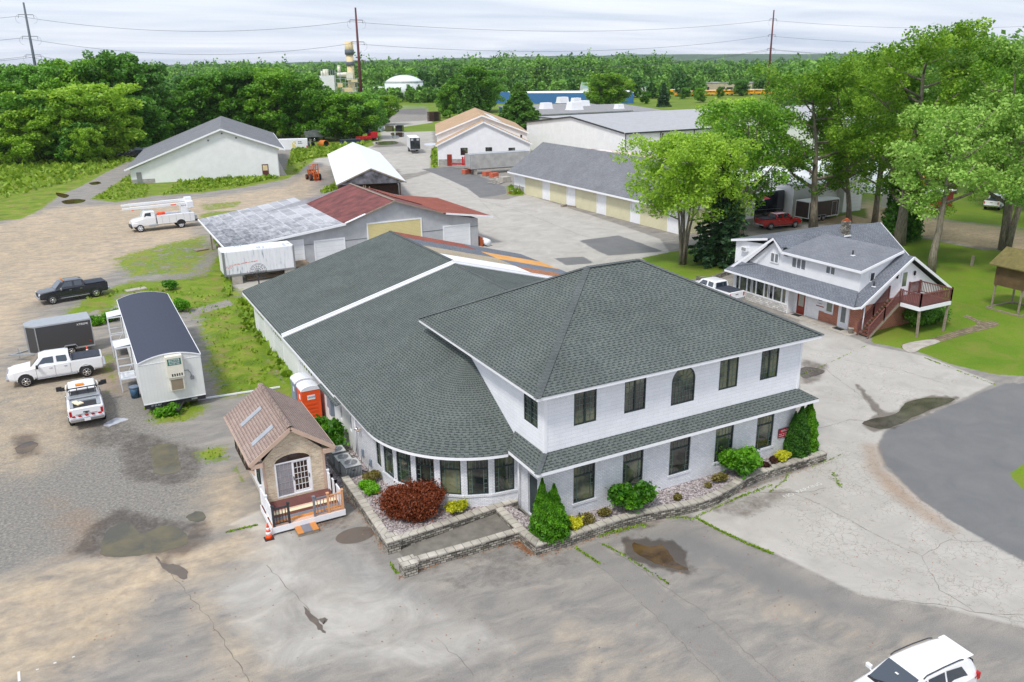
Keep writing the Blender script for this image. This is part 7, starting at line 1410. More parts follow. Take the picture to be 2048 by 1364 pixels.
m = MB(); edge(m, [(-2.4, -1.4, 3.9), (-.4, -1.4, 5.17), (1.6, -1.4, 3.9)], .06, .2); m.build('rake_board', 'wood_old', R); m = MB(); [m.beam((x, y, 0), (x*.97, y, 2.2), .12) for x in (-1.8, 1.0) for y in (-.9, 1.5)]; m.beam((-1.8, -.9, 1.5), (-1.1, -.9, 2.15), .08); m.beam((.2, -1.3, 0), (.2, -.9, 2.2), .07); m.beam((.7, -1.3, 0), (.7, -.9, 2.2), .07); [m.beam((.2, -1.3+.055*k, .27*k), (.7, -1.3+.055*k, .27*k), .05) for k in range(1, 8)]; m.build('stilt', 'wood_old', R); m = MB(); [m.beam(a, b, .12) for a, b in (((-2.1, -1.3, .06), (1.4, -1.3, .06)), ((1.4, -1.3, .06), (1.4, 1.8, .06)), ((1.4, 1.8, .06), (-2.1, 1.8, .06)), ((-2.1, 1.8, .06), (-2.1, -1.3, .06)))]; m.build('sand_box', 'wood_old', R)
# ---------------------------------------------------------------- vegetation
leaf_mat('leaf_deep2', (0.012, 0.055, 0.006), (0.075, 0.23, 0.02), .25); leaf_mat('leaf_red2', (0.03, 0.012, 0.008), (0.13, 0.05, 0.03), .2)
def leaf_object(name, P, size, tone, mat, parent=None, up=.5, elong=1.35, seed=0, quadshape=True, droop=None):
    """many small leaf faces; tone is a per-leaf random value stored for the material"""
    r = np.random.default_rng(seed); P = np.asarray(P, float); n = len(P)
    nv = r.normal(size=(n, 3)); nv[:, 2] = np.abs(nv[:, 2])*.8+up; nv /= np.linalg.norm(nv, axis=1)[:, None]
    a = r.normal(size=(n, 3)); 
    if droop is not None: a = a*.35+droop
    a -= (a*nv).sum(1)[:, None]*nv; a /= np.linalg.norm(a, axis=1)[:, None]+1e-9; b = np.cross(nv, a)
    s = (size*(.6+.8*r.random(n)))[:, None]; A = a*s*elong*.5; B = b*s*.5
    V = np.stack([P-A, P+B*.9-A*.1, P+A, P-B*.9-A*.1], 1).reshape(-1, 3)
    me = bpy.data.meshes.new(name); me.vertices.add(4*n); me.vertices.foreach_set('co', V.ravel()); me.loops.add(4*n); me.loops.foreach_set('vertex_index', np.arange(4*n)); me.polygons.add(n); me.polygons.foreach_set('loop_start', np.arange(0, 4*n, 4)); me.update()
    at = me.attributes.new('tone', 'FLOAT', 'POINT'); at.data.foreach_set('value', np.repeat(tone, 4)); me.materials.append(MATS[mat])
    o = bpy.data.objects.new(name, me); C.objects.link(o)
    if parent is not None: o.parent = parent
    return o
def clump_points(cl, per, r, flat=.75, shell=.5):
    """points in the outer part of clumps; cl rows: x,y,z,radius"""
    out = []; tone = []
    for x, y, z, R in cl:
        k = max(3, int(per*R*R)); d = r.normal(size=(k, 3)); d /= np.linalg.norm(d, axis=1)[:, None]; rad = R*(shell+(1.08-shell)*r.random(k)**.7)[:, None]
        out.append(np.array([x, y, z])+d*rad*np.array([1, 1, flat])); tone.append(np.clip(r.normal(.5+r.normal()*.12, .2, k), 0, 1))
    return np.concatenate(out), np.concatenate(tone)
def broadleaf(name, label, loc, H_, R, base, seed, mat='leaf_green', lsize=.3, per=90, cr=1.1, nl=7, stems=1, group=None, trunk=.3, lean=(0, 0), sub=5, link=True, crown_low=.35, shapef=1.0, cat='tree'):
    """tapered trunk, limbs, sub-branches; leaf clumps sit at and along the branch ends"""
    r = np.random.default_rng(seed); T = thing(name, label, cat, (loc[0], loc[1], 0), group=group); m = MB(); cl = []; nl = int(nl*1.5); sub += 2
    zc = base+(H_-base)*.5
    def env(z):   # crown radius at height
        t = (z-base*.8)/(H_-base*.8); return R*max(.3, sqrt(max(0, 1-(abs(t-.42)/.62)**2.2)))
    for s in range(stems):
        a0 = 2*pi*s/stems+r.random(); sp = .0 if stems == 1 else .35*R
        bx = .25*cos(a0)*(stems > 1); by = .25*sin(a0)*(stems > 1); top = np.array([lean[0]+sp*cos(a0), lean[1]+sp*sin(a0), H_*.90])
        pts = [np.array([bx, by, 0.])]; n = 7
        for i in range(1, n+1):
            t = i/n; pts.append(np.array([bx+(top[0]-bx)*t**1.3+r.normal()*.18*t, by+(top[1]-by)*t**1.3+r.normal()*.18*t, top[2]*t]))
        tr = trunk/sqrt(stems)**.8; m.tube(pts, [tr*(1.25 if i == 0 else 1)*(1-.88*i/n) for i in range(n+1)], 8)
        P = np.array(pts)
        L = max(3, int(nl*(1 if stems == 1 else .6)))
        for l in range(L):
            t = crown_low+(1-crown_low)*(l+.3+.4*r.random())/L; q = np.array([np.interp(t, np.linspace(0, 1, n+1), P[:, k]) for k in range(3)])
            az = 2.399*l+a0+r.normal()*.3; rr = env(min(H_*.95, q[2]+1.0))*(.75+.35*r.random()); dz = rr*(.35+.5*r.random())
            e = q+np.array([cos(az)*rr, sin(az)*rr, dz]); e[2] = min(e[2], H_-.6); mid = (q+e)/2+np.array([0, 0, -.12*rr]); br = tr*(1-.85*t)*.6+.02
            m.tube([q, mid, e], [br, br*.7, br*.2], 6)
            for k in range(sub):
                u = .4+.6*(k+1)/sub; w = (q*(1-u)**2+2*mid*u*(1-u)+e*u*u); off = r.normal(size=3)*np.array([1, 1, .6])*cr*.95; c = w+off
                if k < 3: m.tube([w, c], [br*.35, .015], 4, cap=False)
                cl.append((*c, cr*(.65+.5*r.random())))
        for k in range(3): cl.append((*(top+r.normal(size=3)*cr*.5+np.array([0, 0, .3])), cr*.8))
    cl = np.array(cl); cl[:, 2] = np.clip(cl[:, 2], base*.7, H_-cl[:, 3]*.7)
    pp, tt = clump_points(cl, per, r)
    leaf_object('crown', pp, lsize, tt, mat, T, seed=seed); m.build('trunk', 'bark', T); return T
def conifer(name, label, loc, H_, R, seed, mat='leaf_pine', group=None, per=260, lsize=.3, base=.3):
    r = np.random.default_rng(seed); T = thing(name, label, 'tree', (loc[0], loc[1], 0), group=group); m = MB(); m.tube([(0, 0, 0), (0, 0, H_*.98)], [.22, .03], 8); P = []; tone = []
    nw = int(H_*1.5)
    for i in range(nw):
        z = base+(H_-base)*i/nw; rr = R*(1-i/nw)**.85*(.85+.3*r.random())+.15; nb = 9
        for k in range(nb):
            az = 2*pi*k/nb+i*.7+r.normal()*.12; L = rr*(.8+.35*r.random()); m.tube([(0, 0, z), (cos(az)*L, sin(az)*L, z-.18*L)], [.05, .01], 3, cap=False)
            n = int(per*L/9)+4; t = r.random(n)**.6; w = (.25+.35*(1-t))*(.5+.2*L); s = r.normal(size=n)*w*.45
            P.append(np.stack([cos(az)*L*t-sin(az)*s, sin(az)*L*t+cos(az)*s, z-.18*L*t-np.abs(s)*.3+r.normal(size=n)*.06], 1)); tone.append(np.clip(r.normal(.5+r.normal()*.1, .18, n), 0, 1))
    leaf_object('crown', np.concatenate(P), lsize, np.concatenate(tone), mat, T, seed=seed, up=.9, elong=1.8); m.build('trunk', 'bark', T); return T
def shrub(name, label, loc, rx, ry, h, seed, mat, lsize=.09, n=4200, z0=0.0, lump=9, cat='shrub', group=None, top=None, shape='dome'):
    r = np.random.default_rng(seed); T = thing(name, label, cat, (loc[0], loc[1], z0), group=group); cl = []
    for i in range(lump):
        if shape == 'dome':
            a = r.random()*2*pi; q = sqrt(r.random())*.62; cl.append((cos(a)*q*rx, sin(a)*q*ry, h*(.28+.42*(1-q*.7)*r.random()+.1), .42*min(rx, ry)*(.8+.5*r.random())))
    if shape == 'dome': P, t = clump_points(np.array(cl), n/max(1e-3, sum(c[3]**2 for c in cl)), r, .8, .5); P[:, 2] = np.abs(P[:, 2]); q = r.random(len(P)) < .07; P[q] += (P[q]-np.array([0, 0, h*.4]))*(.1+.25*r.random((q.sum(), 1)))
    elif shape == 'cone':
        P = []; 
        for tx, ty, th, tr in top:
            k = int(n*th*tr/sum(q[2]*q[3] for q in top)); u = r.random(k)**.8; a = r.random(k)*2*pi; prof = tr*(1+.08*np.sin(u*31+a*3))*np.clip(np.sin(np.clip((1-u)*1.9, 0, pi/2))*(.82+.18*(1-u)), .02, 2); d = prof*(.82+.24*r.random(k))*(1+.10*np.sin(a*5+u*9)+.06*np.sin(a*11-u*17)); P.append(np.stack([tx+d*np.cos(a), ty+d*np.sin(a), th*u+.02], 1))
        P = np.concatenate(P); t = np.clip(r.normal(.5, .2, len(P))+.15*np.sin(P[:, 2]*9+P[:, 0]*7), 0, 1)
    leaf_object('foliage', P, lsize, t, mat, T, seed=seed, up=.3 if shape == 'dome' else .15, droop=np.array([0, 0, .5]) if shape == 'cone' else None)
    m = MB(); [m.tube([(0, 0, -.05), (rx*.3*cos(a), ry*.3*sin(a), h*.5)], [.03, .01], 5) for a in np.arange(0, 6.2, 1.2)]; m.build('stem', 'bark', T); return T
# planting by the office
shrub('arborvitae', 'bright green three-topped arborvitae at the office corner beside the dark door', (17.0, 28.55), .95, .95, 2.7, 1, 'leaf_shrub', .075, 52000, .44, shape='cone', top=[(.0, 0, 2.1, .80), (-.22, .3, 2.7, .45), (.28, .1, 2.4, .52), (.1, -.2, 1.8, .72)])
shrub('arborvitae', 'left one of the two tall arborvitae at the far right corner of the office', (32.75, 28.75), .6, .6, 2.9, 2, 'leaf_deep2', .075, 30000, .44, shape='cone', top=[(.1, 0, 2.95, .56), (-.15, .2, 2.5, .42)])
shrub('arborvitae', 'right one of the two tall arborvitae at the far right corner of the office', (33.75, 28.95), .6, .6, 2.9, 3, 'leaf_shrub', .075, 30000, .44, shape='cone', top=[(-.1, 0, 3.05, .58), (.1, .2, 2.6, .45)])
shrub('round_shrub', 'round bright green shrub in front of the second ground floor window', (21.55, 28.55), 1.35, .95, 1.55, 4, 'leaf_shrub', .16, 5200, .44, 14)
shrub('round_shrub', 'round bright green shrub in front of the fourth ground floor window', (28.6, 28.6), 1.15, .95, 1.75, 5, 'leaf_shrub', .16, 5200, .44, 14)
shrub('red_maple', 'dark red weeping lace-leaf maple in the curved planter bed', (12.2, 33.4), 1.6, 1.4, 1.3, 6, 'leaf_red', .075, 42000, .46, 26)
shrub('yellow_shrub', 'yellow leaved low shrub right of the red maple', (14.0, 32.35), .65, .45, .6, 7, 'leaf_yellow', .09, 3000, .46, 8)
shrub('low_juniper', 'low green juniper at the left corner of the red maple bed', (11.1, 36.3), .55, .9, .4, 8, 'leaf_shrub', .09, 3200, .46, 8)
shrub('low_juniper', 'small olive barberry behind the red maple', (11.5, 37.4), .6, .45, .6, 18, 'leaf_olive', .09, 2000, .46, 8)
shrub('yellow_shrub', 'yellow green small shrub right beside the corner arborvitae', (18.2, 28.45), .45, .4, .45, 9, 'leaf_yellow', .09, 2000, .44, 7)
shrub('yellow_shrub', 'yellow leaved shrub left of the far corner arborvitae pair', (31.7, 28.6), .6, .45, .5, 10, 'leaf_yellow', .09, 2600, .44, 7)
for i, (x, y, rr, lab, mt) in enumerate(((19.0, 28.5, .5, 'brownish heather mound below the first window', 'leaf_olive'), (20.0, 28.6, .45, 'brownish heather mound left of the round shrub', 'leaf_olive'), (24.1, 28.2, .32, 'small sparse heather in the middle of the gravel bed', 'leaf_olive'), (26.2, 28.3, .3, 'small sparse green plant near the curved wall', 'leaf_olive'), (27.1, 28.5, .5, 'olive mound left of the fourth window shrub', 'leaf_olive'), (30.2, 28.5, .35, 'small dark red mound under the last window', 'leaf_red2'), (31.0, 28.7, .38, 'dark purplish mound beside the yellow shrub', 'leaf_red2'))):
    shrub('low_shrub', lab, (x, y), rr, rr*.8, rr*.9, 30+i, mt, .07, 1300, .44, 6)
shrub('hedge', 'dark rounded yew hedge beneath the red deck', (60.8, 41.6), 3.6, 1.3, 1.7, 40, 'leaf_deep', .12, 26000, 0, 40, cat='hedge')
shrub('tall_weeds', 'bright green sumac growth between the tiny house and the white side wall', (10.9, 43.4), .9, 1.9, 1.9, 41, 'leaf_shrub', .2, 5200, 0, 18)
for i, (px, py, rx, h, lab) in enumerate(((366, 622, 1.1, 1.3, 'round weed bush right behind the roof of the office trailer'), (342, 580, .9, 1.0, 'round weed bush farther behind the office trailer'), (235, 640, 1.2, .9, 'leafy weeds between the charcoal trailer and the landing'), (335, 828, .9, .5, 'tuft of weeds at the trailer tow bar'), (190, 650, .8, .7, 'weeds behind the charcoal trailer corner'))):
    g = G(px, py); shrub('weed_bush', lab, g, rx, rx*.8, h, 50+i, 'leaf_shrub', .14, 2600, 0, 10)
# big trees around the annex
TA = [('maple_tree', 'multi-stemmed bright maple on the lawn tip before the garage row', (57.3, 68.4), 13.6, 5.6, 2.6, 101, 'leaf_bright', .26, 130, 1.0, 8, 5, .32, (0, 0)),
 ('silver_maple', 'tall forked maple directly behind the annex left roof end', (84.7, 75.6), 20.5, 6.2, 7, 102, 'leaf_bright', .30, 66, 1.15, 11, 1, .5, (-1.5, 1)),
 ('silver_maple', 'leaning maple between the spruce and the red pickup', (73.0, 76.5), 16.5, 5.4, 5, 103, 'leaf_green', .30, 62, 1.1, 10, 2, .35, (0.5, 0)),
 ('silver_maple', 'slender leaning maple right of the black trailer', (90.5, 74.9), 19.5, 5.2, 5, 104, 'leaf_bright', .30, 60, 1.1, 9, 1, .35, (-4, 1)),
 ('silver_maple', 'straight double-stemmed maple left of the tallest tree', (94.2, 73.8), 22, 5.6, 5, 105, 'leaf_bright', .30, 60, 1.1, 9, 2, .4, (0, 0)),
 ('silver_maple', 'tallest silver maple with thick pale trunk behind the annex chimney', (84.9, 62.9), 24.6, 7.2, 6, 106, 'leaf_bright', .30, 72, 1.25, 14, 1, .62, (.5, 0)),
 ('silver_maple', 'forked maple growing on the lawn right of the red deck', (76.4, 52.5), 16.5, 4.4, 6.5, 107, 'leaf_silver', .28, 66, 1.05, 9, 1, .42, (1.4, .5)),
 ('silver_maple', 'big silvery maple with several dark stems at the right frame edge', (92.6, 55.0), 23, 8.2, 4.2, 108, 'leaf_silver', .32, 74, 1.3, 9, 3, .6, (1, 0)),
 ('silver_maple', 'silvery maple cut by the right frame edge nearest the playhouse', (84.5, 44.5), 20, 6.5, 5.5, 109, 'leaf_silver', .30, 70, 1.25, 11, 1, .5, (3, 1)),
 ('silver_maple', 'bushy maple behind the black trailer roof', (101, 84), 20, 6.5, 3, 110, 'leaf_bright', .34, 60, 1.3, 10, 1, .4, (0, 0)),
 ('silver_maple', 'tree behind the hoop house', (125, 84), 22, 7.5, 2.5, 111, 'leaf_green', .38, 56, 1.4, 11, 1, .4, (0, 0)),
 ('silver_maple', 'dense tree beyond the sand track on the right', (118, 66), 22, 8.0, 2.5, 112, 'leaf_green', .38, 60, 1.5, 12, 1, .4, (0, 0)),
 ('silver_maple', 'dense tree far right beyond the parked cars', (140, 70), 24, 9.0, 4, 113, 'leaf_green', .42, 56, 1.6, 12, 1, .45, (0, 0)),
 ('silver_maple', 'slim tree rising over the service building roof', (97, 104), 15, 5, 3, 114, 'leaf_bright', .34, 56, 1.2, 9, 1, .3, (0, 0))]
for nm, lab, loc, hh, R_, bs, sd, mt, ls, per, cr, nl, st, tk, ln in TA: broadleaf(nm, lab, loc, hh, R_, bs, sd, mt, ls*.8, per*(1.0 if sd == 101 else 1.75), cr, nl, st, None, tk, ln, 6, crown_low=.35 if sd in (101, 107) else .2)
conifer('spruce_tree', 'dark spruce standing right behind the multi-stemmed maple', (60.8, 66.3), 12.3, 3.4, 120, 'leaf_pine')
shrub('columnar_cedar', 'tall dark cedar behind the annex ridge between the maple trunks', (88.3, 65.3), 2.2, 2.2, 10.5, 121, 'leaf_deep', .26, 16000, 0, shape='cone', top=[(0, 0, 10.8, 2.1), (1.3, .5, 8.5, 1.5), (-1.0, -.5, 6.5, 1.7)], cat='tree')
# woods at the left and middle distance: a few grown trees, copied with turns and sizes
woods = []
for i, (hh, R_, bs, mt) in enumerate(((20, 6.2, 1.2, 'leaf_green'), (22, 6.8, 1.4, 'leaf_deep'), (16, 5.8, .6, 'leaf_vivid'), (18, 5.8, .9, 'leaf_green'), (14, 5.6, .5, 'leaf_deep'))):
    woods.append((hh, broadleaf('forest_tree', 'wood edge tree', (0, -400-20*i), hh, R_, bs, 200+i, mt, .55, 44, 1.7, 11, 1, 'trees of the wood edge', .3, (0, 0), 6, crown_low=.06)))
edge_tones = ['dark green', 'deep green', 'bright yellow-green', 'mid green', 'low dark']
WT = []
r = random.Random(5)
for i, (px, py, h, k) in enumerate(((-60, 322, 19, 1), (-10, 322, 18, 0), (30, 322, 18, 3), (75, 322, 15, 4), (120, 321, 16, 2), (165, 322, 15, 2), (215, 316, 17, 2), (160, 325, 9, 4), (262, 306, 14, 4), (300, 300, 12, 3), (20, 305, 19, 1), (100, 300, 22, 1), (180, 296, 23, 0), (240, 294, 25, 1), (290, 288, 22, 1), (338, 284, 12, 4), (372, 282, 14, 4), (408, 280, 18, 3), (440, 278, 19, 1), (470, 276, 19, 3), (505, 276, 20, 1), (540, 274, 20, 3), (565, 278, 19, 0), (600, 278, 18, 3), (622, 280, 17, 0), (648, 280, 14, 3), (672, 282, 12.5, 0), (700, 280, 13, 3), (724, 278, 11, 4), (645, 262, 13, 1), (700, 262, 12, 4), (735, 262, 12, 4), (768, 250, 10, 2), (-60, 285, 24, 1), (0, 280, 22, 1), (60, 275, 19, 0), (130, 272, 22, 1), (410, 258, 18, 1), (450, 256, 19, 1), (520, 255, 20, 0), (580, 256, 18, 1), (200, 318, 14, 2), (60, 328, 12, 2), (-30, 326, 14, 2), (185, 327, 8, 2), (900, 236, 12.5, 3), (918, 226, 14, 4), (955, 226, 19, 3), (975, 222, 18, 1), (1215, 216, 15, 2), (1195, 214, 11, 2), (1232, 214, 12, 2), (1262, 195, 10, 2), (1310, 194, 9, 4), (1330, 205, 6, 4), (1290, 208, 6, 3), (1050, 180, 12, 1), (1075, 182, 11, 4), (1110, 180, 12, 3), (1160, 180, 14, 3), (1175, 176, 14, 4), (1480, 192, 9, 4), (1440, 196, 6, 3), (1560, 190, 14, 1), (1580, 200, 15, 3), (1400, 205, 7, 3), (1640, 195, 16, 1), (1500, 180, 15, 3), (1370, 198, 6, 4), (1090, 268, 5, 3), (1238, 209, 6, 4))):
    g = G(px, py); sc = h/woods[k][0]; lab = f'{edge_tones[k]} tree of the wood edge, one of many' 
    WT.append((g, sc, k, r.random()*6.28))
used = set()
GRP = {0: 'tall mid green trees of the wood edge', 1: 'tall deep green trees of the wood edge', 2: 'bright yellow-green trees of the wood edge', 3: 'mid green trees of the wood edge', 4: 'low dark trees of the wood edge'}
for g, sc, k, a in WT:
    src = woods[k][1]; lab = {0: 'tall mid green broadleaf tree in the wooded belt', 1: 'tall deep green broadleaf tree in the wooded belt', 2: 'bright yellow-green bushy tree in the wooded belt', 3: 'mid green rounded tree in the wooded belt', 4: 'low dark bushy tree in the wooded belt'}[k]
    s3 = (sc*r.uniform(.95, 1.25), sc*r.uniform(.95, 1.25), sc)
    if k not in used: used.add(k); src.location = (g[0], g[1], 0); src.rotation_euler = (0, 0, a); src.scale = s3; src['label'] = lab; src['group'] = GRP[k]
    else: t_ = copy_tree(src, (g[0], g[1], 0), a, lab, s3)
conifer('pine_tree', 'broad blue-green pine between the white hall and the white warehouses', (117, 214), 15.5, 8.0, 130, 'leaf_far', per=420, lsize=.7)
conifer('pine_tree', 'second broad pine behind the white hall ridge', (106, 222), 17, 6.5, 131, 'leaf_far', per=420, lsize=.75)
conifer('spruce_tree', 'small blue spruce beside the pale green roofed barn', (250, 318), 11, 3.2, 132, 'leaf_pine', per=240, lsize=.6)
# far woods: one mass nobody could count, from 430 m to the horizon
def far_woods():
    r = np.random.default_rng(77); P = []; tone = []; tr = []
    def add(D0, D1, n, h0, h1, pxa, pxb):
        if pxb > 1330 and D0 >= 585 and pxa < 1330: add(D0, D1, int(n*(pxb-1330)/(pxb-pxa)), h0*.62, h1*.72, 1330, pxb); n = int(n*(1330-pxa)/(pxb-pxa)); pxb = 1330
        for _ in range(n):
            D = D0+(D1-D0)*r.random(); px = pxa+(pxb-pxa)*r.random(); g = np.array(G(px, 300)[:2]); g = g/np.linalg.norm(g)*D; h = (h0+(h1-h0)*r.random())*(.86+.2*np.sin(g[0]*.021+D*.013)*np.sin(g[1]*.017)+.08*r.normal()); tr.append((g[0], g[1], h, D))
    add(585, 700, 330, 17, 25, 700, 1620); add(700, 1000, 420, 18, 26, 600, 1700); add(1000, 1700, 700, 18, 26, 100, 1900); add(470, 540, 110, 6, 10, 740, 905); add(640, 760, 90, 9, 14, 1250, 1560)
    add(330, 420, 90, 15, 19, 1560, 2120); add(420, 700, 260, 17, 24, 1640, 2150); add(300, 360, 50, 24, 30, 1860, 2150); add(1700, 3200, 700, 18, 28, -100, 2150); add(430, 560, 170, 10, 15, 240, 640); add(600, 900, 260, 14, 21, -60, 650); add(300, 420, 130, 16, 21, -120, 330)
    add(480, 600, 60, 8, 14, 1000, 1400)
    for x, y, h, D in tr:
        R = h*(.24+.1*r.random()); k = 420 if D < 720 else (190 if D < 1200 else 60); sz = 1
        u = r.normal(size=(k, 3)); u /= np.linalg.norm(u, axis=1)[:, None]; lump = 1+.28*np.sin(u[:, 0]*5+x)*np.sin(u[:, 1]*5+y)+.15*np.sin(u[:, 2]*9+x*3); q = u*(lump*(.72+.3*r.random(k)))[:, None]*np.array([R, R, h*.5]); q[:, 2] += h*.52; q[:, 0] += x; q[:, 1] += y
        P.append(np.concatenate([q, np.full((k, 1), (.78 if D < 720 else .85)*max(1, D/650)**.9)], 1)); tone.append(np.clip(r.normal(.42+r.normal()*.3, .1, k), 0, 1))
    P = np.concatenate(P); t = np.concatenate(tone); o = leaf_object('far_woods', P[:, :3], 1.0, t, 'leaf_far', None, up=.35, seed=3)
    # leaf size grows with distance only because single leaves are not what one sees there: whole boughs
    s = np.repeat(P[:, 3], 4)*1.7; me = o.data; co = np.zeros(len(me.vertices)*3); me.vertices.foreach_get('co', co); co = co.reshape(-1, 3); c = np.repeat(P[:, :3], 4, 0); me.vertices.foreach_set('co', (c+(co-c)*s[:, None]).ravel()); me.update(); tag(o, kind='stuff')
far_woods()
def hills():
    m = MB(); r = np.random.default_rng(4)
    for D, h, w0 in ((4200, 30, .0), (6200, 52, 1.7)):
        n = 120; V = []; az = np.linspace(-.75, 1.75, n); hh = h*(.62+.38*np.sin(az*5+w0)*np.sin(az*2.1+w0*2)); hh += r.normal(size=n)*1.6
        for a, z in zip(az, hh): V += [(sin(a)*D*.93, cos(a)*D*.93, -1), (sin(a)*D, cos(a)*D, z), (sin(a)*D*1.15, cos(a)*D*1.15, -1)]
        m.add(V, [[3*i, 3*i+3, 3*i+4, 3*i+1] for i in range(n-1)]+[[3*i+1, 3*i+4, 3*i+5, 3*i+2] for i in range(n-1)])
    m_, N, L, b = nodes('hill_wood'); f = noise(N, L, .012, 6, .7, worldpos(N)); L.new(ramp(N, L, f, [(.3, (.02, .06, .02)), (.7, (.06, .13, .035))]), b.inputs['Base Color']); b.inputs['Roughness'].default_value = 1
    o = m.build('hills', 'hill_wood'); tag(o, kind='structure')
hills()
# long grass and weeds: nobody could count them
HOLE = P2((292, 398), (302, 362), (352, 362), (338, 384), (310, 400))
def grass_tufts():
    r = np.random.default_rng(9); P = []; S = []; T = []
    def area(px, dens, h, jit=1):
        poly = P2(*px); lo, hi = poly.min(0), poly.max(0); n = int((hi-lo)[0]*(hi-lo)[1]*dens); X = lo[0]+(hi-lo)[0]*r.random(n); Y = lo[1]+(hi-lo)[1]*r.random(n); ok = (sdf(X, Y, poly) > r.random(n)*.8) & (sdf(X, Y, HOLE) < 0)
        X, Y = X[ok], Y[ok]; cl = np.sin(X*1.3)*np.sin(Y*1.1+1)+np.sin(X*3.1+Y*2.2)*.5; k = r.random(len(X)) < np.clip(.55+.35*cl, .1, 1); X, Y = X[k], Y[k]; hh = h*(.4+.8*r.random(len(X)))*(1+.3*cl[k])
        P.append(np.stack([X, Y, hh*.42], 1)); S.append(hh); T.append(np.clip(r.normal(.45, .22, len(X)), 0, 1))
    area([(470, 605), (495, 600), (560, 668), (598, 745), (598, 795), (570, 770), (530, 700), (480, 650)], 60, .5)
    area([(440, 520), (455, 520), (470, 590), (448, 600)], 45, .5); area([(430, 480), (445, 480), (445, 500), (432, 500)], 40, .6)
    area([(100, 600), (250, 575), (330, 560), (460, 590), (590, 770), (430, 790), (400, 650), (240, 600)], 7, .22)
    area([(180, 398), (215, 378), (258, 350), (300, 372), (575, 350), (620, 318), (600, 345), (480, 374), (400, 384), (230, 402)], 9, .42); area([(350, 364), (560, 350), (560, 356), (480, 372), (400, 378)], 10, .7)
    area([(-100, 330), (235, 316), (275, 320), (165, 360), (0, 400), (-200, 440)], 3.2, .8); area([(575, 335), (582, 300), (745, 283), (680, 310), (622, 318)], 8, .8); area([(640, 385), (668, 366), (690, 395), (660, 400)], 18, .6)
    area([(280, 815), (330, 800), (400, 800), (370, 845), (300, 850)], 30, .22); area([(380, 905), (455, 885), (465, 920), (395, 925)], 30, .15); area([(862, 300), (876, 292), (876, 336), (862, 336)], 14, .7); area([(1090, 270), (1110, 300), (1062, 320), (1056, 290)], 6, .6)
    area([(1015, 372), (1048, 376), (1050, 392), (1020, 390)], 20, .7)
    P_ = np.concatenate(P); S_ = np.concatenate(S); T_ = np.concatenate(T); o = leaf_object('long_grass', P_, 1, T_, 'grass_blade', None, up=.0, elong=1, seed=8, droop=np.array([0, 0, 1.6]))
    me = o.data; co = np.zeros(len(me.vertices)*3); me.vertices.foreach_get('co', co); co = co.reshape(-1, 3); c = np.repeat(P_, 4, 0); me.vertices.foreach_set('co', (c+(co-c)*(np.repeat(S_, 4)*1.0)[:, None]).ravel()); me.update(); tag(o, kind='stuff')
grass_tufts()
def crack_grass():
    r = np.random.default_rng(19); P = []
    for px, n, w in (([(1392, 1036), (1440, 1062), (1500, 1090), (1545, 1108)], 1500, .06), ([(1380, 1036), (1330, 1035), (1470, 998), (1545, 970)], 500, .08), ([(1196, 1072), (1240, 1060), (1290, 1050)], 500, .12), ([(1150, 1095), (1200, 1128)], 350, .05), ([(1205, 1088), (1250, 1112), (1340, 1170)], 350, .05),
     ([(780, 1125), (795, 1148)], 120, .05), ([(455, 1064), (515, 1050)], 300, .06), ([(1666, 945), (1680, 975)], 120, .08), ([(1990, 770), (1880, 728), (1850, 716)], 250, .08), ([(1735, 690), (1650, 730), (1600, 750)], 150, .04), ([(1620, 935), (1660, 920), (1690, 905)], 60, .05), ([(1380, 1040), (1500, 985)], 250, .05), ([(1540, 985), (1570, 960), (1580, 940)], 160, .05)):
        g = np.array([G(a, b)[:2] for a, b in px]); n = int(n*.55); w *= .7; t = r.random(n)*(len(g)-1); i = np.minimum(t.astype(int), len(g)-2); f = (t-i)[:, None]; q = g[i]*(1-f)+g[i+1]*f+r.normal(size=(n, 2))*w; P.append(np.concatenate([q, np.full((n, 1), .03)], 1))
    P = np.concatenate(P); o = leaf_object('crack_grass', P, .075, np.clip(r.normal(.5, .2, len(P)), 0, 1), 'grass_blade', None, up=.3, seed=2); tag(o, kind='stuff')
crack_grass()
leaf_mat('dead_leaf', (0.16, 0.06, 0.03), (0.42, 0.22, 0.10), .1)
def litter():
    r = np.random.default_rng(29); P = []
    for px, n, w in (([(1028, 1080), (1066, 1108)], 700, .14), ([(742, 1035), (775, 1100)], 600, .16), ([(800, 1155), (870, 1128), (1030, 1082)], 500, .1), ([(690, 990), (745, 1040)], 300, .2), ([(1080, 1112), (1250, 1056)], 250, .12), ([(1240, 1056), (1500, 975), (1650, 925)], 300, .12), ([(820, 1090), (1040, 1045)], 350, .25), ([(600, 1062), (660, 1040)], 200, .3)):
        g = np.array([G(a, b)[:2] for a, b in px]); t = r.random(n)*(len(g)-1); i = np.minimum(t.astype(int), len(g)-2); f = (t-i)[:, None]; q = g[i]*(1-f)+g[i+1]*f+r.normal(size=(n, 2))*w; P.append(np.concatenate([q, np.full((n, 1), .012)], 1))
    q = np.stack([r.uniform(-2, 34, 900), r.uniform(16, 34, 900), np.full(900, .01)], 1); q = q[(q[:, 1] < 27.5) | (q[:, 0] < 5)]; P.append(q)
    P = np.concatenate(P); o = leaf_object('leaf_litter', P, .05, r.random(len(P)), 'dead_leaf', None, up=3, seed=12); tag(o, kind='stuff')
litter()
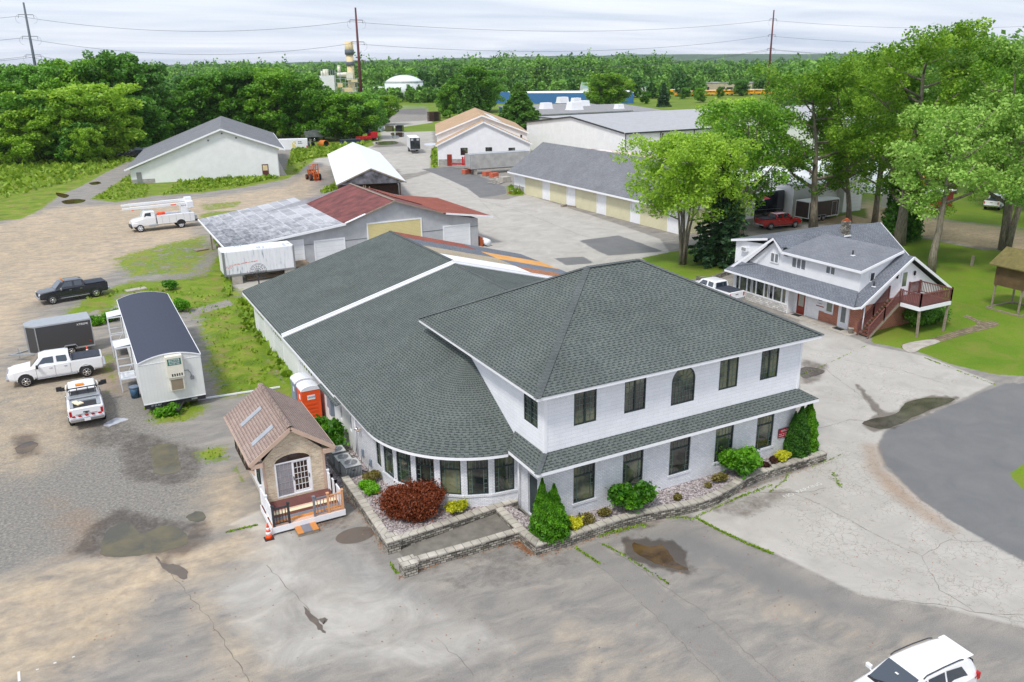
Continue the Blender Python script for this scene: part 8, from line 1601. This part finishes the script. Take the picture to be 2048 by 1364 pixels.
# ---------------------------------------------------------------- yard objects
def cone(label, loc):
    R = thing('traffic_cone', label, 'cone', (loc[0], loc[1], 0)); m = MB(); m.lathe((0, 0, .04), [(.17, 0), (.13, .22)], 18); m.lathe((0, 0, .04), [(.105, .35), (.085, .45)], 18); m.lathe((0, 0, .04), [(.065, .57), (.03, .78)], 18); m.build('cone_body', 'cone_orange', R)
    m = MB(); m.lathe((0, 0, .04), [(.13, .22), (.105, .35)], 18); m.lathe((0, 0, .04), [(.085, .45), (.065, .57)], 18); m.build('reflective_band', 'sign_white', R); m = MB(); m.box((0, 0, .02), (.42, .42, .04)); m.build('base', 'rubber', R, bevel=.01)
cone('orange traffic cone at the left corner of the sample deck', (5.72, 35.2)); cone('orange traffic cone between the charcoal trailer and the white pickup bed', (-.55, 68.0))
def toilet(label, loc, mat, grp=None):
    R = thing('portable_toilet', label, 'portable toilet', (loc[0], loc[1], 0)); w = .58; m = MB(); m.bb(-w, w, -w, w, .1, 2.05)
    for z in (.35, .6, .85, 1.1): m.bb(-.36, .36, -w-.02, -w, z, z+.14); m.bb(-w-.02, -w, -.36, .36, z, z+.14)
    m.build('cabin', mat, R, bevel=.02); m = MB(); n = 10
    for i in range(n):
        a0, a1 = pi*i/n, pi*(i+1)/n; m.quad((w*1.04*cos(a0), -w*1.04, 2.05+.28*sin(a0)), (w*1.04*cos(a0), w*1.04, 2.05+.28*sin(a0)), (w*1.04*cos(a1), w*1.04, 2.05+.28*sin(a1)), (w*1.04*cos(a1), -w*1.04, 2.05+.28*sin(a1)))
    for s in (-1, 1): m.add([(w*1.04*cos(a), s*w*1.03, 2.05+.28*sin(a)) for a in np.linspace(0, pi, n+1)][::-s], [list(range(n+1))])
    for i in range(1, 5): y = -w+2*w*i/5; m.tube([(w*1.05*cos(a), y, 2.06+.29*sin(a)) for a in np.linspace(0, pi, 9)], .025, 6)
    m.build('roof', 'white_plastic', R); m = MB(); m.bb(-.24, .24, -w-.012, -w, 1.45, 1.75); s = m.build('name_plate', 'sign_white', R); text('lettering', 'United', R, (0, -w-.02, 1.62), (pi/2, 0, 0), .16, 'sign_blue').parent = s
    m = MB(); m.bb(-w-.015, -w, -.44, .44, .2, 1.98); m.build('door', mat, R); m = MB(); m.bb(-w-.03, -w-.015, -.3, -.05, 1.45, 1.75); m.build('notice', 'sign_white', R); m = MB(); m.bb(-w-.01, w, -w-.01, w+.01, .0, .1); m.build('base', 'black_plastic', R)
toilet('orange portable toilet with white roof against the white side wall', (11.2, 48.0), 'orange_plastic'); toilet('grey portable toilet with white roof behind the orange one', (11.2, 49.5), 'grey_plastic')
def ac(label, loc, s=1.0):
    R = thing('air_conditioner', label, 'air conditioner', (loc[0], loc[1], 0.06), group='condenser units beside the office'); h = .88*s; w = .44*s; m = MB(); m.bb(-w, w, -w, w, .03, h, 1)  # dark body behind light slats, and dark pad: depth shading put into colours
    k = 11
    for i in range(k): t = -w+2*w*(i+.5)/k; m.bb(t-.012, t+.012, -w-.014, w+.014, .08, h-.06); m.bb(-w-.014, w+.014, t-.012, t+.012, .08, h-.06)
    m.build('cabinet', ['ac_grey', 'steel_grey'], R); m = MB(); m.box((0, 0, h+.02), (2*w+.05, 2*w+.05, .07)); m.build('top', 'ac_grey', R, bevel=.05); m = MB(); m.lathe((0, 0, h+.057), [(.34*s, 0), (.34*s, .004), (.001, .004)], 24); g = m.build('fan_grille', 'ac_dark', R); m = MB()
    for q in (.1, .16, .22, .28, .34): m.tube([(q*s*cos(a), q*s*sin(a), h+.07) for a in np.linspace(0, 2*pi, 25)], .009, 4, cap=False)
    m.lathe((0, 0, h+.06), [(.07*s, 0), (.07*s, .03), (.001, .03)], 12); m.build('grille_ring', 'galv', R).parent = g; m = MB(); m.bb(-.08, .08, -w-.02, -w-.014, h*.72, h*.80); m.build('badge', 'steel_dark', R); m = MB(); m.bb(-w-.1, w+.1, -w-.1, w+.1, -.06, .03); m.build('pad', 'dark_concrete', R)
ac('nearest and largest of the three grey condenser units beside the office', (10.95, 38.95), .98); ac('middle one of the three grey condenser units beside the office', (10.85, 40.05), .85); ac('farthest of the three grey condenser units beside the weeds', (10.85, 41.15), .85)
for a, b in (((11.4, 39.3), (12.0, 39.1)), ((11.3, 40.3), (12.0, 40.3)), ((11.2, 41.4), (12.0, 41.3))):
    m = MB(); m.tube([(a[0], a[1], .3), ((a[0]+b[0])/2, a[1], .1), (b[0]-.1, b[1], .15), (b[0], b[1], .6)], .025, 6); tag(m.build('coolant_line', 'dark_metal'), 'black coolant line from a condenser unit to the office wall', 'pipe', 'coolant lines of the condenser units')
R = thing('waste_bin', 'blue round waste bin with grey lid under the office trailer landing', 'bin', (1.85, 57.2, 0)); m = MB(); m.lathe((0, 0, 0), [(.24, 0), (.31, .75)], 20); m.build('bin_body', 'bin_blue', R); m = MB(); m.lathe((0, 0, .75), [(.34, 0), (.33, .05), (.2, .1), (.001, .12)], 20); m.build('lid', 'bin_lid', R)
m = MB(); a, b = G(396, 801), G(560, 776); m.beam((a[0], a[1], .08), (b[0], b[1], .08), .1); tag(m.build('white_pipe', 'white_plastic'), 'long white plastic pipe lying across the weeds behind the tiny house', 'pipe')
m = MB(); g = G(272, 580); m.box((g[0], g[1], .06), (1.9, .9, .1), .2); tag(m.build('sheet_panel', 'concrete'), 'pale flat sheet lying in the weeds behind the office trailer', 'panel')
m = MB(); g = G(402, 500); m.box((g[0], g[1], .08), (1.6, 1.1, .1), .3); tag(m.build('board_stack', 'wood_old'), 'weathered board lying beside the lean-to', 'board')
def box_body():
    R = thing('box_body', 'white weather-streaked truck box raised on concrete blocks before the workshop', 'truck box', (16.1, 85.9, 0), radians(-1)); m = MB(); m.bb(-3.5, 3.6, -1.3, 1.3, .95, 3.4); m.build('box', 'streaked_white', R, bevel=.12); m = MB(); m.bb(-3.52, -3.3, -1.33, -1.15, 1.0, 3.35); m.bb(3.45, 3.62, -1.32, -1.25, 1.0, 3.35); m.beam((-3.5, -1.32, .98), (3.6, -1.32, .98), .08, .14); m.build('corner_trim', 'grey_metal', R)
    r = random.Random(3); m = MB()
    for i in range(26): x = -2.9+i*.105+r.uniform(-.03, .03); w = r.uniform(.05, .16); z = 1.93+.008*i+r.uniform(-.04, .04); m.bb(x, x+w, -1.307, -1.30, z, z+r.uniform(.03, .09))
    for i in range(9): x = -3.2+i*.07; z = 1.75+.1*sin(i*1.7); m.bb(x-.06, x, -1.307, -1.30, z, z+r.uniform(.04, .1))
    m.build('faded_lettering', 'faded_red', R)
    for x in (-2.3, 3.0): m = MB(); m.box((x, -1.0, .47), (1.0, .6, .94)); m.box((x, 1.0, .47), (1.0, .6, .94)); m.build('support_block', 'concrete', R, bevel=.03)
plain('faded_red', lin((224, 130, 112)), .7, var=.3); box_body()
m = MB(); m.bb(19.9, 21.6, 85.1, 88.1, .82, .9); [m.beam((x, y, 0), (x, y, .85), .12) for x in (20.0, 21.5) for y in (85.2, 87.9)]; [m.bb(20.1, 21.4, 84.8-.28*i, 85.05-.28*i, .62-.2*i, .67-.2*i) for i in range(3)]; tag(m.build('wooden_dock', 'wood_plank'), 'small weathered wooden dock with steps between the truck box and the workshop door', 'dock')
m = MB(); [m.beam((14.8, 85.2+.25*i, .2+.1*(i % 3)), (19.4, 85.5+.25*i, .2+.1*(i % 3)), .16, .1) for i in range(6)]; tag(m.build('plank_pile', 'wood_plank'), 'pile of long planks stored under the white truck box', 'planks')
def dish():
    R = thing('satellite_dish', 'dark mesh satellite dish on a pole behind the long green roof', 'satellite dish', (15.2, 81.3, 0)); m = MB(); m.tube([(0, 0, 0), (0, 0, 1.5)], .06, 8); m.beam((0, 0, 1.5), (0, -.4, 1.8), .05); m.build('mast', 'dark_metal', R); m = MB(); A = 14
    for i in range(A): a = 2*pi*i/A; m.tube([(k*cos(a), -.1-.35*k*k*1.0, 1.9+k*sin(a)) for k in (.05, .35, .6, .8)], .016, 4)
    for k in (.3, .5, .68, .8): m.tube([(k*cos(a), -.1-.35*k*k, 1.9+k*sin(a)) for a in np.linspace(0, 2*pi, 25)], .016, 4, cap=False)
    m.build('dish', 'steel_dark', R)
dish()
def container():
    R = thing('storage_container', 'white storage container with yellow emblem beside the big white garage', 'container', (53.9, 219.5, 0), radians(-18)); m = MB(); m.bb(-4.0, 3.2, 0, 2.6, 0, 2.6); m.build('body', 'white_panel', R); m = MB(); m.bb(2.9, 3.22, -.02, .3, 0, .9); m.build('corner_post', 'bright_red', R)
    m = MB(); r = random.Random(2); [m.bb(-.6+.32*i, -.34+.32*i, -.03, -.0, .7+.36*j, .98+.36*j) for i in range(3) for j in range(4) if (i+j) % 4 != 3]; m.build('emblem', 'sign_yellow', R); m = MB(); [m.bb(.9+.1*i, .9+.1*i+.07, -.03, 0, z, z+.2) for z in (1.85, 1.45) for i in range(9 if z > 1.6 else 11) if i % 5 != 4]; m.build('lettering', 'steel_dark', R)
container()
def boxy(name, label, cat, a, b, h, d, mat, rim=None, grp=None):
    """open skip between two near ground corners"""
    a, b = V3(*a[:2]), V3(*b[:2]); L = np.linalg.norm(b-a); R = thing(name, label, cat, ((a[0]+b[0])/2, (a[1]+b[1])/2, 0), atan2(b[1]-a[1], b[0]-a[0]), grp); m = MB(); t = .08
    for q in ((-L/2, L/2, 0, t), (-L/2, L/2, d-t, d), (-L/2, -L/2+t, t, d-t), (L/2-t, L/2, t, d-t)): m.bb(*q, .1, h)
    m.bb(-L/2, L/2, 0, d, .1, .2); [m.bb(-L/2+L*i/5-.05, -L/2+L*i/5+.05, -.06, 0, .15, h) for i in range(6)]; m.build('skip_body', mat, R); m = MB(); m.bb(-L/2-.03, L/2+.03, -.07, .08, h, h+.08); m.bb(-L/2-.03, L/2+.03, d-.08, d+.05, h, h+.08); m.build('rim', rim or mat, R); return R
boxy('skip', 'pale blue-grey skip at the left of three on the far lot', 'skip', G(751, 263), G(764.5, 263), 1.5, 2, 'unpainted_dumpster'); boxy('skip', 'olive skip between the pale one and the black one', 'skip', G(771, 263), G(784.5, 263), 1.6, 2, 'olive'); boxy('skip', 'black skip at the right of three on the far lot', 'skip', G(791.5, 263.4), G(804.5, 263.4), 1.8, 2, 'car_black', 'steel_dark')
boxy('skip', 'long dark blue skip beyond the open shed roof', 'skip', G(684, 289), G(724, 287), 1.1, 2.4, 'navy', 'steel_grey'); boxy('skip', 'grey skip beside the black pickup near the woods', 'skip', G(288, 312), G(307, 308), 1.9, 2.2, 'unpainted_dumpster')
for px, py, mt, L, lab, rr in ((622, 296, 'grey_metal', 1.6, 'grey steel pipe section lying left of the orange one', .85), (648, 295, 'orange_pipe', 2.2, 'orange steel pipe section lying in the grass', .95)):
    if mt not in MATS: plain(mt, lin((206, 122, 48)), .7, var=.2)
    g = G(px, py); R = thing('pipe_section', lab, 'pipe', (g[0], g[1], rr), radians(20)); m = MB(); m.lathe((0, 0, 0), [(rr, -L/2), (rr, L/2), (rr*.9, L/2), (rr*.9, -L/2), (rr, -L/2)], 24, 0, 'y', cap=False); m.build('pipe', mt, R); m = MB(); m.lathe((0, 0, 0), [(rr*.89, L/2-.02), (rr*.89, -L/2+.02)], 24, 0, 'y', cap=False); m.build('lining', 'steel_dark', R)
def flat_trailer():
    R = thing('semi_trailer', 'long ribbed silver box trailer parked before the white hall', 'trailer', (76.4, 148.9, 0), radians(-2)); m = MB(); m.bb(-6.4, 6.6, -1.25, 1.25, 1.2, 3.85); m.build('body', 'silver_rib', R); m = MB(); [m.bb(-6.42, -6.3, y, y+.12, 1.2, 3.8) for y in (-1.26, -.5, .3, 1.1)]; m.bb(-6.4, 6.6, -1.28, -1.25, 1.1, 1.25); m.bb(-6.4, 6.6, -1.27, 1.27, 3.85, 3.92); m.build('trim', 'galv', R); m = MB(); m.lathe((-6.5, -.9, 1.25), [(.001, -.05), (.16, -.04), (.16, .04)], 12, 0, 'x'); m.build('lamp', 'lamp_amber', R); m = MB(); m.box((-5.2, -.8, .6), (.6, .6, 1.2)); m.box((-5.2, .8, .6), (.6, .6, 1.2)); m.bb(-3.5, 6, -.4, .4, .8, 1.2); m.build('support_block', 'concrete', R)
flat_trailer()
R = thing('red_log_trailer', 'red stake trailer frame standing beside the silver trailer', 'trailer', (73.6, 158, 0), radians(-40)); m = MB(); m.bb(-3, 3.5, -.25, .25, .8, 1.1); [m.bb(x, x+.35, -1.1, -.95, .8, 2.5) for x in (-.4, .1, .6)]; [m.bb(x, x+.35, .95, 1.1, .8, 2.5) for x in (-.4, .1, .6)]; m.bb(-.4, 1.0, -1.1, 1.1, .9, 1.0); m.build('frame', 'bright_red', R)
for x in (2.2, 3.2):
    for y in (-1, 1): wheel(R, x, y, .5, .3)
for px, py, lab in ((933, 348, 'pallet of salmon bricks left of the support block'), (974, 352, 'pallet of salmon bricks under the silver trailer'), (988, 355, 'toppled pallet of salmon bricks by the broken slabs')):
    g = G(px, py); R = thing('brick_pallet', lab, 'bricks', (g[0], g[1], 0), .3); m = MB(); m.bb(-.8, .8, -.5, .5, .12, .9); m.build('bricks', 'brick_stack', R, bevel=.03); m = MB(); m.bb(-.85, .85, -.55, .55, .0, .12); m.build('pallet', 'wood_old', R)
g = G(1010, 364); R = thing('concrete_block', 'big concrete block beside the weeds at the garage row', 'block', (g[0], g[1], 0), .2); m = MB(); m.bb(-1, 1, -.6, .6, 0, 1.0); m.build('block', 'concrete', R, bevel=.05)
m = MB(); rr = random.Random(8)
for i in range(16): g = G(985+rr.uniform(-5, 25), 360+rr.uniform(-6, 8)); m.box((g[0], g[1], .12), (rr.uniform(.6, 1.8), rr.uniform(.2, .6), .12), rr.random()*3)
tag(m.build('slab_rubble', 'concrete'), 'scattered broken stone slabs and planks in the weeds', 'rubble', kind='stuff')
g = G(1028, 386); R = thing('pallet', 'steel rack pallet with a white slab at the corner of the garage row', 'pallet', (g[0], g[1], 0), -.3); m = MB(); m.bb(-.9, .9, -.6, .6, .05, .15); [m.beam((x, -.55, 0), (x, -.55, 1.4), .06) for x in (-.85, .85)]; m.build('rack', 'rust', R); m = MB(); m.bb(-.6, .6, -.4, .4, .15, .4); m.build('slab', 'white_paint', R)
m = MB(); g = G(1128, 413); m.box((g[0], g[1], .15), (1.2, .4, .25), .4); m.box((g[0]+.8, g[1]-1, .1), (1.6, .2, .2), 1.8); tag(m.build('lumber', 'wood_old'), 'short timber pieces lying by a garage row pier', 'lumber')
R = thing('lumber_stack', 'tall dark stack of pallets at the right edge of the far lot', 'stack', (126, 297, 0), .6); m = MB(); [m.bb(-2.4+.05*(i % 3), 2.4, -1.5, 1.5, .35*i, .35*i+.22) for i in range(10)]; m.build('stack', 'wood_dark', R)
g = G(960, 492); R = thing('gas_tank', 'white gas tank cluster against the workshop corner', 'tank', (43.4, 88.2, 0)); m = MB(); m.tube([(0, -.9, .5), (0, .9, .5)], .4, 14); m.build('tank', 'white_plastic', R); m = MB(); m.box((-.6, 0, .55), (.12, 1.0, 1.1)); m.build('rusty_cabinet', 'rust', R)
R = thing('planter', 'white square planter pot at the annex corner', 'planter', (54.0, 42.9, 0)) ; R.location = (53.35, 42.75, .05); m = MB(); m.lathe((0, 0, 0), [(.16, 0), (.27, .42), (.3, .45), (.26, .45)], 4); m.build('pot', 'concrete', R)
for y, lab in ((48.5, 'black mat before the red door of the annex'), (44.05, 'black mat before the white glazed door of the annex')): m = MB(); m.box((53.45, y, .062), (.5, .85, .02)); tag(m.build('door_mat', 'mat_black'), lab, 'mat')
g = G(1943, 532); m = MB(); m.beam((g[0], g[1], 0), (g[0]+.05, g[1], 1.1), .22); tag(m.build('post', 'wood_old'), 'short weathered wooden post standing alone on the lawn', 'post')
# brick path on the lawn
def path():
    px = [(1716, 697), (1745, 690), (1790, 695), (1855, 688), (1905, 673), (1960, 655), (1985, 647), (1980, 640), (1955, 645), (1930, 632), (1935, 640), (1950, 650), (1900, 662), (1850, 676), (1790, 682), (1740, 683)]
    px = [(1812, 697), (1860, 690), (1920, 672), (1985, 655), (1998, 648), (1985, 642), (1962, 642), (1935, 630), (1928, 634), (1955, 648), (1910, 662), (1858, 678), (1805, 688)]
    m = MB(); m.add(blob(px, .012, 3, .02, 2), [list(range(len(px)*3))]); tag(m.build('brick_path', 'pavers'), kind='structure')
path()
m = MB(); m.add(blob([(1806, 690), (1860, 679), (1880, 684), (1850, 694), (1822, 706)], .016, 4, .04, 5), [list(range(20))]); tag(m.build('gravel_path', 'concrete'), kind='structure')
# painted traces
text_o = text('parking_lettering', 'NO  PARKING', None, Vector(G(1606, 980, .012)), (0, 0, radians(2)), .36, 'faded_paint', sx=1.2, extrude=0); tag(text_o, kind='structure')
m = MB()
for px, L, w in (((38, 1353), .6, .09), ((75, 1339), .06, .1), ((110, 1326), .08, .1), ((147, 1314), .06, .09)): g = G(*px); m.box((g[0], g[1], .008), (w, L, .004), 0.05)
tag(m.build('paint_mark', 'faded_paint'), kind='structure')
R = thing('retaining_wall', 'low brown stone edging of the lawn tip behind the white pickup', 'wall', (47, 61, 0)); pts = [G(1392, 561), G(1420, 562), G(1465, 546)]; m = MB(); [m.beam((a[0], a[1], .2), (b[0], b[1], .2), .3, .4) for a, b in zip(pts[:-1], pts[1:])]; m.build('stones', 'retaining_block', R, True)
m = MB(); g = (105.5, 139.3); m.beam((109.5, 139.0, 0), (109.5, 139.0, 6.6), .25); tag(m.build('utility_post', 'wood_dark'), 'short utility post against the long warehouse wall', 'post')
# parked vehicles at the right behind the trees (glimpses)
pickup('white pickup glimpsed through leaves at the right beyond the track', (118, 72.5), radians(20), 'car_white'); R = thing('red_shed', 'small red shed glimpsed behind the right trees', 'shed', (112, 77, 0), .1); m = MB(); m.bb(-1.3, 1.3, -1, 1, 0, 2.4); m.build('wall', 'door_red', R); m = MB(); m.bb(-1.5, 1.5, -1.2, 1.2, 2.4, 2.55); m.build('roof', 'white_paint', R)
R = thing('site_trailer', 'white trailer glimpsed behind the right trees', 'trailer', (106, 78.5, 0), .1); m = MB(); m.bb(-4, 4, -1.2, 1.2, .6, 3.0); m.build('body', 'white_paint', R)
R = thing('excavator', 'yellow digging machine glimpsed through the right trees', 'excavator', (121, 88, 0), .4); m = MB(); m.bb(-2, 2, -1.2, 1.2, .9, 2.6); m.beam((1.5, 0, 2), (4.5, 0, 4.6), .5); m.beam((4.5, 0, 4.6), (6, 0, 1.6), .4); m.build('body', 'bus_yellow', R, bevel=.1); m = MB(); m.bb(-2.2, 2.2, -1.6, -.9, 0, .9); m.bb(-2.2, 2.2, .9, 1.6, 0, .9); m.build('track', 'rubber', R, bevel=.1)
# ---------------------------------------------------------------- power line: three steel poles and sagging wires
poles = [((-2.8, 400), 45.2, 'steel_grey', 'slim grey transmission pole over the left woods'), ((110, 332.3), 41.3, 'steel_rust', 'dark red transmission pole before the tan stack'), ((351.4, 355.6), 45.2, 'steel_rust', 'dark transmission pole over the right fields')]
arms = {}
for (x, y), h, mt, lab in poles:
    R = thing('transmission_pole', lab, 'pole', (x, y, 0)); m = MB(); m.tube([(0, 0, 0), (0, 0, h)], [.75, .34], 12); m.build('shaft', mt, R); arms[(x, y)] = []
    for i, z in enumerate((h-4.5, h-12.5, h-19.5)):
        s = 2.6; m = MB(); m.beam((-s, -.3, z), (s, .3, z), .16, .22); m.build('crossarm', mt, R); m = MB()
        for q in (-s, s): m.tube([(q, .1*q, z), (q*1.05, .1*q, z-1.2)], .09, 6); m.tube([(q*.9+1.6*sin(a)*(1 if q > 0 else -1)*.9, .1*q, z-1.6*(1-cos(a))) for a in np.linspace(0, pi, 9)], .035, 4, cap=False)
        m.build('insulator', 'steel_grey', R); arms[(x, y)].append(z)
def wire(a, b, sag, k):
    n = 26; P = [(a[0]+(b[0]-a[0])*t, a[1]+(b[1]-a[1])*t, a[2]+(b[2]-a[2])*t-4*sag*t*(1-t)) for t in np.linspace(0, 1, n)]
    m = MB(); m.tube(P, .055, 4, cap=False); tag(m.build('power_line', 'wire'), 'thin overhead wire slung between the transmission poles', 'power line', 'overhead wires of the transmission line')
pk = [p[0] for p in poles]; ext = [(-160, 520), *pk, (620, 330)]; az = {pk[i]: arms[pk[i]] for i in range(3)}; az[ext[0]] = [46, 38, 31]; az[ext[4]] = [42, 34, 27]
for i in range(4):
    for k in range(3):
        for s in (-2.6, 2.6)[:(2 if k == 2 else 1)]:
            a, b = ext[i], ext[i+1]; wire((a[0]+s, a[1], az[a][k]-.6), (b[0]+s, b[1], az[b][k]-.6), 4.5+.6*k, k)
# air between here and the hills
m_ = bpy.data.materials.new('haze_air'); m_.use_nodes = True; nt = m_.node_tree; nt.nodes.clear(); o_ = nt.nodes.new('ShaderNodeOutputMaterial'); v_ = nt.nodes.new('ShaderNodeVolumePrincipled'); v_.inputs['Color'].default_value = (.80, .88, 1, 1); v_.inputs['Density'].default_value = .00005; v_.inputs['Anisotropy'].default_value = .2; nt.links.new(v_.outputs[0], o_.inputs['Volume']); MATS['haze_air'] = m_
HAZE = True
if HAZE: m = MB(); m.bb(-9500, 9500, -200, 12200, -2.2, 62); tag(m.build('haze', 'haze_air'), kind='stuff')
# pieces that do not touch become parts of their own
def split_loose(o, names):
    me = o.data; n = len(me.vertices); par = list(range(n))
    def fd(a):
        while par[a] != a: par[a] = par[par[a]]; a = par[a]
        return a
    for p in me.polygons:
        v = p.vertices; a = fd(v[0])
        for k in v[1:]:
            b = fd(k)
            if a != b: par[b] = a
    co = np.zeros(n*3); me.vertices.foreach_get('co', co); co = co.reshape(-1, 3); root = np.array([fd(i) for i in range(n)]); cs = [[root == k] for k in set(root.tolist())]
    bx = [[co[c[0]].min(0)-.03, co[c[0]].max(0)+.03, c[0]] for c in cs]; ch = True
    while ch:
        ch = False
        for i in range(len(bx)):
            for j in range(i+1, len(bx)):
                if (bx[i][0] <= bx[j][1]).all() and (bx[j][0] <= bx[i][1]).all(): bx[i] = [np.minimum(bx[i][0], bx[j][0]), np.maximum(bx[i][1], bx[j][1]), bx[i][2] | bx[j][2]]; bx.pop(j); ch = True; break
            if ch: break
    if len(bx) < 2 or len(bx) > 12: return
    for k, (_, _, mask) in enumerate(bx):
        tgt = o if k == 0 else o.copy()
        nm = me.copy(); tgt.data = nm
        if k: C.objects.link(tgt); tgt.parent = o.parent
        bm = bmesh.new(); bm.from_mesh(nm); bm.verts.ensure_lookup_table(); bmesh.ops.delete(bm, geom=[v for v in bm.verts if not mask[v.index]], context='VERTS'); bm.to_mesh(nm); bm.free()
KEEP = {'window_light', 'louvre', 'deck_railing', 'wheel', 'rim', 'crown', 'trunk', 'foliage', 'stem', 'lettering', 'reflective_stripe', 'faded_lettering', 'emblem', 'door_seam', 'locker_seam', 'badge', 'pilaster', 'stair_tread', 'deck_board', 'deck_floor', 'stored_board', 'window_band', 'roof_and_trim', 'name_plate', 'number', 'logo', 'block_face', 'cap_stone', 'ridge_tile', 'pallet', 'stack', 'grille_ring', 'door_grid', 'cabinet', 'mast', 'pipe_rack', 'dish', 'railing', 'rack', 'wall', 'brick_wall', 'upper_wall', 'lower_roof', 'wing_roof', 'sample_shingle_roof', 'cab_rack', 'tool_box', 'cabin', 'hoop', 'drawbar', 'wing_wall', 'gable_wall', 'stilt'}
for o in list(bpy.data.objects):
    if o.type == 'MESH' and o.parent and len(o.data.vertices) < 3000 and o.name.split('.')[0] not in KEEP and not kids(o): split_loose(o, None)
